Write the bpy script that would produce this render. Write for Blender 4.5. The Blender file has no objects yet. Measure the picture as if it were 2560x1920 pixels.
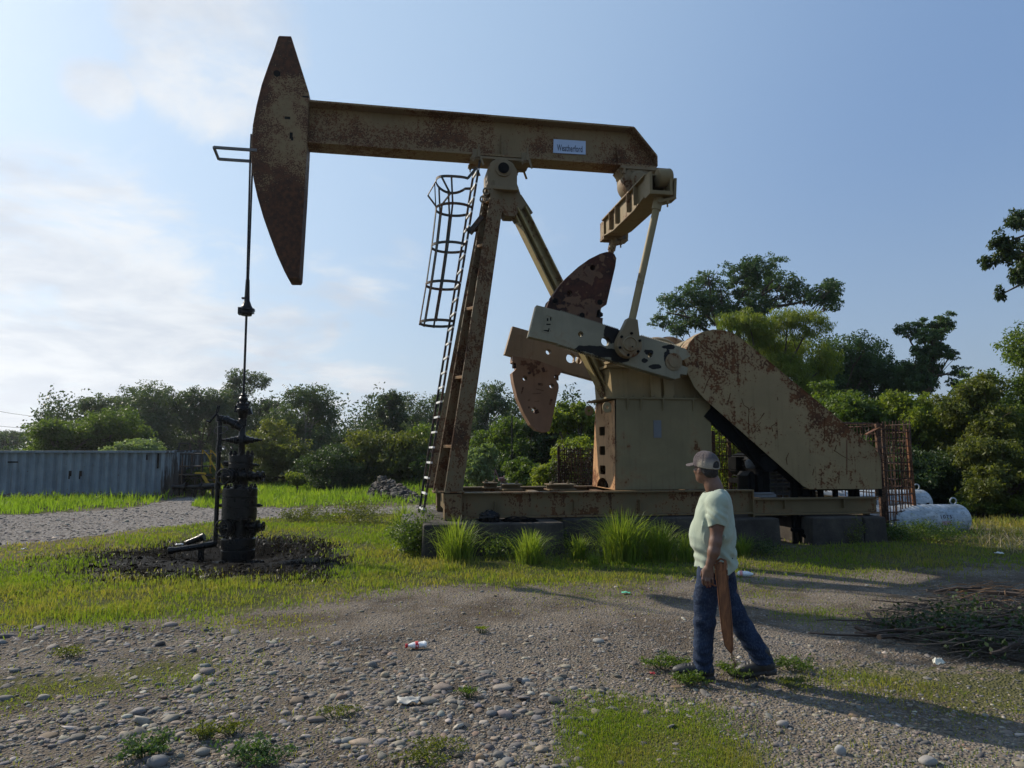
import bpy, math, random
import numpy as np
from mathutils import Vector, Matrix
from mathutils.geometry import tessellate_polygon
rng = np.random.default_rng(7)
random.seed(7)
scene = bpy.context.scene
COL = scene.collection
R = math.radians

# ------------------------------------------------------------------ camera
F, CAMH = 1774.0, 1.7                      # focal length in pixels of the 2560 px wide photograph
PITCH = math.atan(168 / F)
cam = bpy.data.objects.new('camera', bpy.data.cameras.new('camera'))
COL.objects.link(cam)
cam.data.sensor_width = 36.0
cam.data.lens = 36.0 * F / 2560
cam.data.clip_end = 9000
cam.location = (0, 0, CAMH)
cam.rotation_euler = (R(90) + PITCH, 0, 0)
scene.camera = cam

# ------------------------------------------------------------------ light
SUN_AZ = math.atan2(0.60, -0.80)           # direction to the sun, seen from above
SUN_EL = R(34)
sun = bpy.data.objects.new('sun', bpy.data.lights.new('sun', 'SUN'))
COL.objects.link(sun)
sun.data.energy = 5.0
sun.data.angle = R(0.6)
sun.data.color = (1.0, 0.90, 0.76)
sd = Vector((math.cos(SUN_AZ) * math.cos(SUN_EL), math.sin(SUN_AZ) * math.cos(SUN_EL), math.sin(SUN_EL)))
sun.rotation_euler = sd.to_track_quat('Z', 'Y').to_euler()
sun.location = (-40, 30, 40)
scene.view_settings.view_transform = 'Standard'
scene.view_settings.look = 'None'
scene.view_settings.gamma = 1.0
scene.view_settings.use_curve_mapping = False
scene.view_settings.exposure = 0.1
scene.cycles.use_denoising = True
scene.cycles.max_bounces = 8
scene.cycles.transparent_max_bounces = 8
scene.cycles.sample_clamp_indirect = 6

# ------------------------------------------------------------------ world
W = bpy.data.worlds.new('World')
scene.world = W
W.use_nodes = True
nt = W.node_tree
nt.nodes.clear()


class NB:                                   # small node builder
    def __init__(s, tree):
        s.t = tree

    def n(s, typ, **kw):
        nd = s.t.nodes.new(typ)
        for k, v in kw.items():
            if isinstance(k, str) and hasattr(nd, k):
                setattr(nd, k, v)
        return nd

    def link(s, a, b):
        s.t.links.new(a, b)

    def val(s, x, sock):
        if hasattr(x, 'is_linked') or isinstance(x, bpy.types.NodeSocket):
            s.link(x, sock)
        else:
            sock.default_value = x

    def math(s, op, a, b=0.0, clamp=False):
        nd = s.n('ShaderNodeMath', operation=op)
        nd.use_clamp = clamp
        s.val(a, nd.inputs[0])
        s.val(b, nd.inputs[1])
        return nd.outputs[0]

    def vmath(s, op, a, b=(0, 0, 0), out=0):
        nd = s.n('ShaderNodeVectorMath', operation=op)
        s.val(a, nd.inputs[0])
        if op != 'SCALE':
            s.val(b, nd.inputs[1])
        else:
            s.val(b, nd.inputs[3])
        return nd.outputs[out]

    def noise(s, vec, scale, detail=4, rough=0.55, dist=0.0):
        nd = s.n('ShaderNodeTexNoise')
        s.link(vec, nd.inputs['Vector'])
        nd.inputs['Scale'].default_value = scale
        nd.inputs['Detail'].default_value = detail
        nd.inputs['Roughness'].default_value = rough
        nd.inputs['Distortion'].default_value = dist
        return nd.outputs[0]

    def step(s, v, lo, hi, a=0.0, b=1.0):
        nd = s.n('ShaderNodeMapRange')
        nd.interpolation_type = 'SMOOTHSTEP'
        s.val(v, nd.inputs[0])
        nd.inputs[1].default_value = lo
        nd.inputs[2].default_value = hi
        nd.inputs[3].default_value = a
        nd.inputs[4].default_value = b
        return nd.outputs[0]

    def mix(s, f, a, b, blend='MIX'):
        nd = s.n('ShaderNodeMix', data_type='RGBA', blend_type=blend)
        s.val(f, nd.inputs[0])
        s.val(c4(a), nd.inputs[6])
        s.val(c4(b), nd.inputs[7])
        return nd.outputs[2]

    def scalevec(s, vec, sx, sy, sz):
        return s.vmath('MULTIPLY', vec, (sx, sy, sz))


def c4(c):
    if isinstance(c, bpy.types.NodeSocket):
        return c
    return (c[0], c[1], c[2], 1.0)


b = NB(nt)
out = b.n('ShaderNodeOutputWorld')
bg = b.n('ShaderNodeBackground')
b.link(bg.outputs[0], out.inputs[0])
sky = b.n('ShaderNodeTexSky', sky_type='NISHITA', sun_disc=False)
sky.sun_elevation = SUN_EL
sky.sun_rotation = math.atan2(sd.x, sd.y)
sky.air_density = 1.3
sky.dust_density = 0.9
sky.ozone_density = 2.5
bg.inputs['Strength'].default_value = 0.105


def pxdir(u, v):                            # photograph pixel (2560 wide) -> world direction
    x, y = (u - 1280) / F, (960 - v) / F
    d = Vector((x, math.cos(PITCH) - y * math.sin(PITCH), math.sin(PITCH) + y * math.cos(PITCH)))
    return d.normalized()


gen = b.n('ShaderNodeTexCoord').outputs['Generated']
sepz = b.n('ShaderNodeSeparateXYZ')
b.link(gen, sepz.inputs[0])
den = b.math('ADD', b.math('MAXIMUM', sepz.outputs[2], 0.0), 0.22)
cmb = b.n('ShaderNodeCombineXYZ')
b.link(b.math('DIVIDE', sepz.outputs[0], den), cmb.inputs[0])
b.link(b.math('DIVIDE', sepz.outputs[1], den), cmb.inputs[1])
flat = cmb.outputs[0]
n1 = b.noise(flat, 2.6, 9, 0.58, 0.35)
n2 = b.noise(flat, 0.9, 5, 0.5)
nz = b.math('ADD', b.math('MULTIPLY', n1, 0.75), b.math('MULTIPLY', n2, 0.35))


def skyblob(u, v, cos_in, cos_out):         # 1 near a direction, falling to 0
    d = b.vmath('DOT_PRODUCT', gen, tuple(pxdir(u, v)), out=1)
    return b.step(d, cos_out, cos_in)


m = b.math('MULTIPLY', skyblob(540, 80, 0.9985, 0.986), 0.85)
m = b.math('MAXIMUM', m, b.math('MULTIPLY', skyblob(60, 840, 0.993, 0.945), 1.15))
m = b.math('MAXIMUM', m, b.math('MULTIPLY', skyblob(650, 940, 0.992, 0.95), 0.8))
m = b.math('MAXIMUM', m, b.math('MULTIPLY', skyblob(240, 225, 0.9999, 0.998), 0.8))
m = b.math('MAXIMUM', m, b.math('MULTIPLY', skyblob(1450, 740, 0.998, 0.97), 0.45))
m = b.math('MAXIMUM', m, b.math('MULTIPLY', skyblob(880, 650, 0.9985, 0.985), 0.55))
cl = b.step(b.math('ADD', nz, b.math('MULTIPLY', m, 0.36)), 0.74, 0.95)
cl = b.math('MULTIPLY', cl, b.step(m, 0.0, 0.45))
shade = b.step(b.noise(flat, 1.9, 7, 0.55, 0.3), 0.36, 0.62)
ccol = b.mix(shade, (4.7, 5.2, 6.0), (7.3, 7.5, 7.7))
sunny = b.step(b.vmath('DOT_PRODUCT', gen, tuple(sd), out=1), 0.22, 0.97)
high = b.step(sepz.outputs[2], 0.0, 0.42)
grad = b.mix(high, (2.8, 4.0, 5.7), (1.75, 3.0, 5.4))
grad = b.mix(sunny, grad, (4.2, 5.9, 7.9))
base = b.mix(0.72, sky.outputs[0], grad)
skyc = b.mix(b.math('MULTIPLY', cl, 0.85), base, ccol)
b.link(skyc, bg.inputs['Color'])

# ------------------------------------------------------------------ mapping helpers
TH = R(10.0)                                # the pump's plane is turned 10 degrees
PC = Vector((-0.26, 13.3, 0.0))             # under the saddle bearing
EX = Vector((math.cos(TH), math.sin(TH), 0))
EY = Vector((-math.sin(TH), math.cos(TH), 0))


def ray(u, v):
    x, y = (u - 1280) / F, (960 - v) / F
    return Vector((x, math.cos(PITCH) - y * math.sin(PITCH), math.sin(PITCH) + y * math.cos(PITCH)))


def PL(p, yp):                              # pixel -> (s, z) in the pump's plane at depth yp
    d = ray(*p)
    o = Vector((0, 0, CAMH))
    t = (PC + EY * yp - o).dot(EY) / d.dot(EY)
    q = o + d * t
    return ((q - PC).dot(EX), q.z)


def GP(u, v, z=0.0):                        # pixel -> ground point
    d = ray(u, v)
    t = (z - CAMH) / d.z
    return Vector((d.x * t, d.y * t, z))


def AT(u, v, Y):                            # pixel -> point at distance Y
    d = ray(u, v)
    t = Y / d.y
    return Vector((d.x * t, Y, CAMH + d.z * t))


def OV(u, v, Y):                            # the same in the 2212 px wide view
    k = 2560 / 2212
    return AT(u * k, v * k, Y)


def crop(x0, y0, s):
    return lambda x, y: (x0 + x * s, y0 + y * s)


k1 = crop(500, 50, .42194); k2 = crop(1000, 350, .30139); k3 = crop(1200, 350, .33153)
k4 = crop(1450, 800, .33153); k5 = crop(1700, 900, .33146); k6 = crop(400, 950, .30143)
k8 = crop(1000, 1100, .33906); k9 = crop(1250, 600, .30139); kl = crop(1000, 780, .33149)
ko = crop(0, 0, 2560 / 2212)


# ------------------------------------------------------------------ numpy noise
def _hash(ix, iy, seed):
    h = (ix.astype(np.int64) * 374761393 + iy.astype(np.int64) * 668265263 + seed * 974711) & 0x7fffffff
    h = ((h ^ (h >> 13)) * 1274126177) & 0x7fffffff
    return ((h ^ (h >> 16)) & 0xffff) / 65535.0


def vnoise(x, y, seed=0):
    ix, iy = np.floor(x), np.floor(y)
    fx, fy = x - ix, y - iy
    fx = fx * fx * (3 - 2 * fx)
    fy = fy * fy * (3 - 2 * fy)
    a = _hash(ix, iy, seed); bb = _hash(ix + 1, iy, seed)
    c = _hash(ix, iy + 1, seed); d = _hash(ix + 1, iy + 1, seed)
    return (a * (1 - fx) + bb * fx) * (1 - fy) + (c * (1 - fx) + d * fx) * fy


def fbm(x, y, seed=0, octv=4):
    r, a, t = 0, 1.0, 0
    for i in range(octv):
        r = r + a * vnoise(x * 2 ** i, y * 2 ** i, seed + i * 17)
        t += a
        a *= 0.5
    return r / t


# ------------------------------------------------------------------ mesh builder
class MB:
    def __init__(s):
        s.v, s.f = [], []

    def add(s, vs, fs):
        o = len(s.v)
        s.v += [tuple(p) for p in vs]
        s.f += [tuple(i + o for i in f) for f in fs]
        return s

    def box(s, c, d, ax=None):
        """box at c with full size d; ax = optional 3x3 axes"""
        hx, hy, hz = d[0] / 2, d[1] / 2, d[2] / 2
        X, Y, Z = ax if ax else (Vector((1, 0, 0)), Vector((0, 1, 0)), Vector((0, 0, 1)))
        c = Vector(c)
        vs = [c + X * (i * hx) + Y * (j * hy) + Z * (k * hz) for k in (-1, 1) for j in (-1, 1) for i in (-1, 1)]
        return s.add(vs, [(0, 2, 3, 1), (4, 5, 7, 6), (0, 1, 5, 4), (2, 6, 7, 3), (0, 4, 6, 2), (1, 3, 7, 5)])

    def bar(s, p, q, w, h, up=(0, 0, 1)):
        """rectangular bar from p to q, h measured near 'up'"""
        p, q = Vector(p), Vector(q)
        Z = (q - p).normalized()
        U = Vector(up)
        X = Z.cross(U)
        if X.length < 1e-4:
            X = Z.cross(Vector((1, 0, 0)))
        X.normalize()
        Y = X.cross(Z)
        return s.box((p + q) / 2, (w, h, (q - p).length), (X, Y, Z))

    def tube(s, pts, r, n=10, cap=True):
        pts = [Vector(p) for p in pts]
        rs = r if isinstance(r, (list, tuple)) else [r] * len(pts)
        vs, fs = [], []
        prev = None
        for i, p in enumerate(pts):
            if i == 0:
                t = pts[1] - p
            elif i == len(pts) - 1:
                t = p - pts[i - 1]
            else:
                t = (pts[i + 1] - pts[i - 1])
            t.normalize()
            if prev is None:
                a = t.cross(Vector((0, 0, 1)))
                if a.length < 1e-3:
                    a = t.cross(Vector((0, 1, 0)))
            else:
                a = prev - t * prev.dot(t)
            a.normalize()
            prev = a
            c = t.cross(a)
            for k in range(n):
                an = 2 * math.pi * k / n
                vs.append(p + a * (math.cos(an) * rs[i]) + c * (math.sin(an) * rs[i]))
        for i in range(len(pts) - 1):
            for k in range(n):
                k2_ = (k + 1) % n
                fs.append((i * n + k, i * n + k2_, (i + 1) * n + k2_, (i + 1) * n + k))
        if cap:
            fs.append(tuple(range(n - 1, -1, -1)))
            fs.append(tuple((len(pts) - 1) * n + k for k in range(n)))
        return s.add(vs, fs)

    def lathe(s, prof, c=(0, 0, 0), axis=(0, 0, 1), n=24):
        """prof: list of (radius, height along axis)"""
        A = Vector(axis).normalized()
        X = A.cross(Vector((0, 1, 0)))
        if X.length < 1e-3:
            X = A.cross(Vector((1, 0, 0)))
        X.normalize()
        Y = A.cross(X)
        c = Vector(c)
        vs, fs = [], []
        for r, h in prof:
            for k in range(n):
                an = 2 * math.pi * k / n
                vs.append(c + A * h + X * (r * math.cos(an)) + Y * (r * math.sin(an)))
        for i in range(len(prof) - 1):
            for k in range(n):
                k2_ = (k + 1) % n
                fs.append((i * n + k, i * n + k2_, (i + 1) * n + k2_, (i + 1) * n + k))
        fs.append(tuple(range(n - 1, -1, -1)))
        fs.append(tuple((len(prof) - 1) * n + k for k in range(n)))
        return s.add(vs, fs)

    def prism(s, loops, f0, f1):
        """loops: outer outline (and holes) in 2-D; f0/f1 map 2-D to the two faces"""
        flat2 = [p for L in loops for p in L]
        tri = tessellate_polygon([[Vector((p[0], p[1], 0)) for p in L] for L in loops])
        n = len(flat2)
        vs = [f0(*p) for p in flat2] + [f1(*p) for p in flat2]
        fs = []
        if len(loops) == 1:
            fs += [tuple(range(n)), tuple(range(2 * n - 1, n - 1, -1))]
        else:
            fs += [tuple(t) for t in tri] + [tuple(n + i for i in reversed(t)) for t in tri]
        o = 0
        for L in loops:
            m_ = len(L)
            for i in range(m_):
                j = (i + 1) % m_
                fs.append((o + i, o + j, n + o + j, n + o + i))
            o += m_
        return s.add(vs, fs)

    def plate(s, loops, y0, y1):            # loops in (s, z), extruded along y'
        return s.prism(loops, lambda a, c: (a, y0, c), lambda a, c: (a, y1, c))

    def bolt(s, p, axis, r=0.03, h=0.03):
        return s.lathe([(r, 0), (r, h)], p, axis, 6).lathe([(r * .5, h), (r * .5, h * 1.8)], p, axis, 6)

    def pieces(s, gap=0.012):
        """one builder per separate piece (islands that touch stay together)"""
        par = list(range(len(s.v)))

        def find(i):
            while par[i] != i:
                par[i] = par[par[i]]
                i = par[i]
            return i
        for f in s.f:
            for i in f[1:]:
                par[find(i)] = find(f[0])
        isl = {}
        for i in range(len(s.v)):
            isl.setdefault(find(i), []).append(i)
        V_ = np.array(s.v)
        keys = list(isl)
        bb = [(V_[isl[k]].min(0) - gap, V_[isl[k]].max(0) + gap) for k in keys]
        g = list(range(len(keys)))
        for i in range(len(keys)):
            for j in range(i):
                if (bb[i][0] <= bb[j][1]).all() and (bb[j][0] <= bb[i][1]).all():
                    a, c = g[i], g[j]
                    g = [c if q == a else q for q in g]
        out = {}
        own = {}
        for k, gi in zip(keys, g):
            own[k] = gi
            out.setdefault(gi, (MB(), {}))
        for f in s.f:
            m_, mp_ = out[own[find(f[0])]]
            nf = []
            for i in f:
                if i not in mp_:
                    mp_[i] = len(m_.v)
                    m_.v.append(s.v[i])
                nf.append(mp_[i])
            m_.f.append(tuple(nf))
        return [m_ for m_, _ in out.values()]

    def build(s, name, mat, parent=None, smooth=None, bev=0.0, rough=0.0, split=False):
        if split:
            return [q_.build(name, mat, parent, smooth, bev) for q_ in s.pieces()]
        me = bpy.data.meshes.new(name)
        me.from_pydata(s.v, [], s.f)
        me.validate()
        import bmesh
        bm = bmesh.new()
        bm.from_mesh(me)
        bmesh.ops.recalc_face_normals(bm, faces=bm.faces)
        bm.to_mesh(me)
        bm.free()
        o = bpy.data.objects.new(name, me)
        COL.objects.link(o)
        if parent is not None:
            o.parent = parent
        if mat is not None:
            me.materials.append(mat)
        if smooth:
            for pgn in me.polygons:
                pgn.use_smooth = True
            me.set_sharp_from_angle(angle=R(smooth))
        if bev > 0:
            md = o.modifiers.new('bevel', 'BEVEL')
            md.width = bev
            md.segments = 2
            md.limit_method = 'ANGLE'
            md.angle_limit = R(40)
            md.use_clamp_overlap = True
        return o


def big_mesh(name, V, quads=None, tris=None, mat=None, parent=None, smooth=False, attrs=None):
    me = bpy.data.meshes.new(name)
    V = np.asarray(V, np.float32)
    me.vertices.add(len(V))
    me.vertices.foreach_set('co', V.ravel())
    idx, start, tot = [], [], []
    base = 0
    for arr, k in ((quads, 4), (tris, 3)):
        if arr is None or len(arr) == 0:
            continue
        arr = np.asarray(arr, np.int32)
        idx.append(arr.ravel())
        start.append(base + np.arange(len(arr), dtype=np.int32) * k)
        tot.append(np.full(len(arr), k, np.int32))
        base += len(arr) * k
    idx = np.concatenate(idx); start = np.concatenate(start); tot = np.concatenate(tot)
    me.loops.add(len(idx))
    me.loops.foreach_set('vertex_index', idx)
    me.polygons.add(len(start))
    me.polygons.foreach_set('loop_start', start)
    me.polygons.foreach_set('loop_total', tot)
    if smooth:
        me.polygons.foreach_set('use_smooth', np.ones(len(start), bool))
    for nm, a in (attrs or {}).items():
        a = np.asarray(a, np.float32)
        if a.ndim == 1:
            at = me.attributes.new(nm, 'FLOAT', 'POINT')
            at.data.foreach_set('value', a)
        else:
            at = me.attributes.new(nm, 'FLOAT_COLOR', 'POINT')
            a4 = np.ones((len(a), 4), np.float32)
            a4[:, :3] = a
            at.data.foreach_set('color', a4.ravel())
    me.update(calc_edges=True)
    me.validate()
    o = bpy.data.objects.new(name, me)
    COL.objects.link(o)
    if parent is not None:
        o.parent = parent
    if mat is not None:
        me.materials.append(mat)
    return o


def tag(o, label=None, cat=None, group=None, kind=None):
    if label: o['label'] = label
    if cat: o['category'] = cat
    if group: o['group'] = group
    if kind: o['kind'] = kind
    return o


def empty(name, loc, rz=0.0):
    o = bpy.data.objects.new(name, None)
    o.empty_display_size = 0.2
    COL.objects.link(o)
    o.location = loc
    o.rotation_euler = (0, 0, rz)
    return o


# ------------------------------------------------------------------ materials
def newmat(name):
    mt = bpy.data.materials.new(name)
    mt.use_nodes = True
    mt.node_tree.nodes.clear()
    nb = NB(mt.node_tree)
    o = nb.n('ShaderNodeOutputMaterial')
    p = nb.n('ShaderNodeBsdfPrincipled')
    nb.link(p.outputs[0], o.inputs[0])
    return mt, nb, p, o


def bump(nb, p, h, strength, dist=0.01):
    bm = nb.n('ShaderNodeBump')
    bm.inputs['Strength'].default_value = strength
    bm.inputs['Distance'].default_value = dist
    nb.link(h, bm.inputs['Height'])
    nb.link(bm.outputs[0], p.inputs['Normal'])


def plain(name, col, rough=0.6, metal=0.0, var=0.25, scale=8.0, bmp=0.2, spec=0.5):
    mt, nb, p, o = newmat(name)
    tc = nb.n('ShaderNodeTexCoord').outputs['Object']
    n = nb.noise(tc, scale, 6, 0.6)
    n2_ = nb.noise(tc, scale * 9, 3, 0.6)
    dk = tuple(c * (1 - var) for c in col)
    lt = tuple(min(1, c * (1 + var)) for c in col)
    nb.link(nb.mix(nb.step(n, 0.3, 0.7), dk, lt), p.inputs['Base Color'])
    nb.link(nb.step(n, 0.2, 0.8, rough * 0.8, min(1, rough * 1.2)), p.inputs['Roughness'])
    p.inputs['Metallic'].default_value = metal
    p.inputs['Specular IOR Level'].default_value = spec
    if spec < .25: p.inputs['IOR'].default_value = 1.18
    if bmp:
        bump(nb, p, nb.math('ADD', n, nb.math('MULTIPLY', n2_, 0.4)), bmp, 0.01)
    return mt


def rusty(name, paint, thr=0.62, blobs=(), rust=(0.115, 0.049, 0.018), dark=(0.034, 0.02, 0.012), speck=34.0,
          speck_amt=0.5, large=0.95, streak=0.12, oil=()):
    """old enamel over rust. blobs: (x, z, rx, rz, weight) around which the paint has gone"""
    mt, nb, p, o = newmat(name)
    tc = nb.n('ShaderNodeTexCoord').outputs['Object']
    nl = nb.noise(tc, large, 7, 0.62, 0.3)
    nm = nb.noise(tc, speck * 0.3, 5, 0.65)
    ns = nb.noise(tc, speck, 2, 0.5)
    st = nb.noise(nb.scalevec(tc, 9, 9, 0.55), 1.6, 4, 0.6)
    nlS = nb.step(nl, 0.34, 0.68)
    nmS = nb.step(nm, 0.32, 0.70)
    tot = nb.math('ADD', nb.math('MULTIPLY', nlS, 0.50), nb.math('MULTIPLY', nmS, 0.28))
    stS = nb.step(st, 0.5, 0.78)
    tot = nb.math('ADD', tot, nb.math('MULTIPLY', stS, streak))
    acc = None

    def blob(x, z, rx, rz, w):
        q = nb.vmath('MULTIPLY', nb.vmath('SUBTRACT', tc, (x, 0, z)), (1 / rx, 0, 1 / rz))
        ln = nb.vmath('LENGTH', q, out=1)
        return nb.math('MULTIPLY', nb.step(ln, 1.0, 0.15), w)
    for bl in blobs:
        g = blob(*bl)
        acc = g if acc is None else nb.math('ADD', acc, g)
    if acc is not None:
        tot = nb.math('ADD', tot, acc)
    spk = nb.math('MULTIPLY', nb.math('SUBTRACT', ns, 0.5), speck_amt * 1.9)
    msk = nb.step(nb.math('ADD', tot, spk), thr - 0.03, thr + 0.05)
    halo = nb.step(nb.math('ADD', tot, nb.math('MULTIPLY', spk, 0.35)), thr - 0.30, thr + 0.03)
    pv = nb.mix(nb.step(nl, 0.3, 0.7), tuple(c * 0.82 for c in paint), tuple(c * 1.12 for c in paint))
    pv = nb.mix(nb.math('MULTIPLY', stS, 0.4), pv, tuple(c * 0.58 for c in paint))
    pv = nb.mix(nb.math('MULTIPLY', halo, 0.5), pv, (0.19, 0.095, 0.04))
    rv = nb.mix(nb.step(nm, 0.35, 0.68), dark, rust)
    rv = nb.mix(nb.math('MULTIPLY', nb.step(ns, 0.5, 0.8), 0.4), rv, (0.16, 0.066, 0.026))
    col = nb.mix(msk, pv, rv)
    ro = nb.step(msk, 0, 1, 0.6, 0.9)
    for bl in oil:
        g = nb.step(nb.math('ADD', blob(*bl), nb.math('MULTIPLY', nb.math('SUBTRACT', nm, 0.5), 1.3)), 0.42, 0.5)
        col = nb.mix(g, col, (0.006, 0.005, 0.004))
    nb.link(col, p.inputs['Base Color'])
    p.inputs['Specular IOR Level'].default_value = .25
    nb.link(ro, p.inputs['Roughness'])
    bump(nb, p, nb.math('ADD', nb.math('MULTIPLY', msk, -0.4), nb.math('MULTIPLY', ns, 0.35)), 0.35, 0.012)
    return mt


def leafmat(name, c_dark, c_light, trans=0.42, gloss=0.35):
    mt, nb, p, o = newmat(name)
    at = nb.n('ShaderNodeAttribute')
    at.attribute_name = 'tint'
    col = nb.mix(at.outputs['Fac'], c_dark, c_light)
    nb.link(col, p.inputs['Base Color'])
    p.inputs['Roughness'].default_value = 0.5
    p.inputs['Specular IOR Level'].default_value = gloss
    tr = nb.n('ShaderNodeBsdfTranslucent')
    hs = nb.mix(1.0, col, (1.25, 1.25, 0.45), 'MULTIPLY')
    nb.link(hs, tr.inputs['Color'])
    mx = nb.n('ShaderNodeMixShader')
    mx.inputs[0].default_value = trans
    nb.link(p.outputs[0], mx.inputs[1])
    nb.link(tr.outputs[0], mx.inputs[2])
    nb.link(mx.outputs[0], o.inputs[0])
    return mt


CREAM = (0.24, 0.168, 0.08)
GREYG = (0.18, 0.136, 0.072)
M = {}
M['horse'] = rusty('horsehead_paint', CREAM, 0.37, [(-4.55, 7.6, 0.42, 2.6, 0.30), (-3.9, 5.2, 1.05, 1.75, 0.6), (-4.0, 8.9, 0.5, 0.6, 0.10), (-4.2, 6.5, 0.6, 0.5, 0.10), (-3.85, 7.35, .5, .8, -.13), (-3.62, 7.0, 0.25, 1.6, -0.10), (-3.9, 7.9, .4, .25, -.06)], speck=42, speck_amt=0.75, rust=(0.105, 0.045, 0.022), dark=(0.042, 0.021, 0.014))
M['beam'] = rusty('beam_paint', CREAM, 0.5, [(-2.0, 7.6, 0.75, 0.45, 0.22), (-1.0, 7.7, 0.5, 0.35, 0.14), (0.9, 7.75, 0.6, 0.5, 0.16), (2.2, 7.6, 0.8, 0.45, 0.18), (-2.9, 7.5, .4, .4, 0.08)], speck=46, speck_amt=0.7, rust=(0.14, 0.06, 0.025), dark=(0.05, 0.026, 0.016))
M['post'] = rusty('post_paint', GREYG, 0.55, [(-0.9, 1.6, 0.6, 1.5, 0.18), (-0.55, 3.6, .5, 1.6, 0.16), (-0.3, 5.2, .5, .9, .08)], speck=30, speck_amt=0.55, dark=(0.045, 0.028, 0.018))
M['leg'] = rusty('rear_leg_paint', (0.34, 0.27, 0.12), 0.52, [], speck=24, speck_amt=0.5)
edge = [(*PL(ko(1625 + 262 * f, 757 + 212 * f + 10), -0.86), 0.30, 0.22, w_) for f, w_ in ((0, .08), (.14, .16), (.28, .24), (.4, .2), (.52, .25), (.64, .18), (.76, .22), (.88, .24), (1.0, .2))]
edge += [(*PL(ko(1765, 905), -0.86), .28, .22, .26), (*PL(ko(1860, 985), -0.86), .3, .16, .22), (*PL(ko(1530, 735), -0.86), .22, .2, .14), (*PL(ko(1610, 880), -0.86), .06, .5, .14), (*PL(ko(1495, 760), -0.86), .1, .2, .14)]
M['guard'] = rusty('guard_paint', (0.285, 0.205, 0.10), 0.57, edge, speck=26, speck_amt=0.7, rust=(0.14, 0.055, 0.02), dark=(0.06, 0.028, 0.014), large=1.0, streak=.3)
M['crank'] = rusty('crank_paint', (0.24, 0.215, 0.145), 0.80, [], speck=26, speck_amt=0.3, oil=[(*PL(k9(930, 770), -1.14), 0.26, 0.30, 1.0), (*PL(k9(760, 905), -1.14), 0.48, 0.11, 1.0), (*PL(k9(900, 940), -1.14), 0.45, 0.14, 1.0), (*PL(k9(1000, 985), -1.14), 0.30, 0.12, 1.0), (*PL(k9(1390, 985), -1.14), 0.12, 0.26, 1.0), (*PL(k9(1200, 1000), -1.14), 0.11, 0.08, .9), (*PL(k9(1280, 1050), -1.14), 0.21, 0.09, .8), (*PL(k9(1400, 885), -1.14), 0.24, 0.08, .8), (*PL(k9(1230, 930), -1.14), 0.15, 0.09, .8), (*PL(k9(1500, 1010), -1.14), 0.08, 0.08, 1.0)])
M['crank_far'] = rusty('far_crank_paint', (0.27, 0.185, 0.105), 0.76, [], speck=26, speck_amt=0.3)
M['weight_dark'] = rusty('counterweight_rust', (0.085, 0.046, 0.03), 0.26, [], speck=9, speck_amt=0.35, rust=(0.075, 0.028, 0.018), dark=(0.022, 0.013, 0.011))
M['weight_pink'] = rusty('counterweight_primer', (0.24, 0.14, 0.085), 0.64, [], speck=9, speck_amt=0.35, rust=(0.12, 0.05, 0.025))
M['pedestal'] = rusty('pedestal_paint', (0.205, 0.162, 0.082), 0.66, [(3.6, 1.2, 0.18, 0.45, 0.2), (2.4, 1.35, 0.6, 0.35, 0.12)], speck=20, speck_amt=0.2, streak=0.22)
M['pedestal_end'] = rusty('pedestal_end_rust', (0.50, 0.28, 0.13), 0.6, [], speck=18, speck_amt=0.3, streak=0.25, rust=(0.22, 0.085, 0.032), dark=(0.1, 0.04, 0.02))
M['gear'] = rusty('gearbox_paint', (0.26, 0.195, 0.095), 0.70, [], speck=18, speck_amt=0.2)
M['skid'] = rusty('skid_paint', (0.15, 0.108, 0.052), 0.63, [(2.0, 0.95, 6, 0.16, 0.12), (-1.0, 0.8, 0.7, 0.4, 0.06)], speck=26, speck_amt=0.4, streak=0.3)
M['rod'] = rusty('pitman_paint', (0.30, 0.235, 0.12), 0.58, [], speck=20, speck_amt=0.4)
M['bearing'] = rusty('bearing_paint', (0.215, 0.162, 0.09), 0.62, [], speck=24, speck_amt=0.3)
M['equal'] = rusty('equalizer_paint', (0.235, 0.175, 0.085), 0.56, [], speck=22, speck_amt=0.4)
M['steel'] = rusty('ladder_steel', (0.025, 0.026, 0.025), 0.55, [], speck=30, speck_amt=0.4, rust=(0.06, 0.03, 0.02), dark=(0.02, 0.014, 0.011))
M['cage'] = rusty('cage_steel', (0.045, 0.055, 0.05), 0.55, [], speck=30, speck_amt=0.4, rust=(0.08, 0.035, 0.02), dark=(0.03, 0.016, 0.012))
M['rung'] = plain('rung_paint', (0.75, 0.75, 0.72), 0.5)
M['oilblack'] = plain('crude_oil_coat', (0.003, 0.0028, 0.003), 0.30, 0.0, 0.4, 14, 0.7, 0.28)
M['black'] = plain('black_paint', (0.007, 0.007, 0.007), 0.55, 0, 0.3, 10, 0.2, 0.2)
M['greysteel'] = rusty('grey_steel', (0.16, 0.165, 0.17), 0.75, [], speck=26, speck_amt=0.3)
M['rebar'] = rusty('rebar_rust', (0.05, 0.03, 0.025), 0.4, [], speck=26, speck_amt=0.3, rust=(0.04, 0.019, 0.012), dark=(0.015, 0.010, 0.008))
M['redrust'] = rusty('red_rust', (0.13, 0.052, 0.024), 0.5, [], speck=22, speck_amt=0.3, rust=(0.14, 0.052, 0.022))
M['yellow'] = rusty('yellow_paint', (0.45, 0.27, 0.02), 0.75, [], speck=22, speck_amt=0.3)
M['sign'] = plain('sign_face', (0.40, 0.46, 0.56), 0.35, 0.3, 0.06, 3, 0.0)
M['signtext'] = plain('sign_letters', (0.05, 0.06, 0.09), 0.5, 0, 0.1, 5, 0.0)
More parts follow.
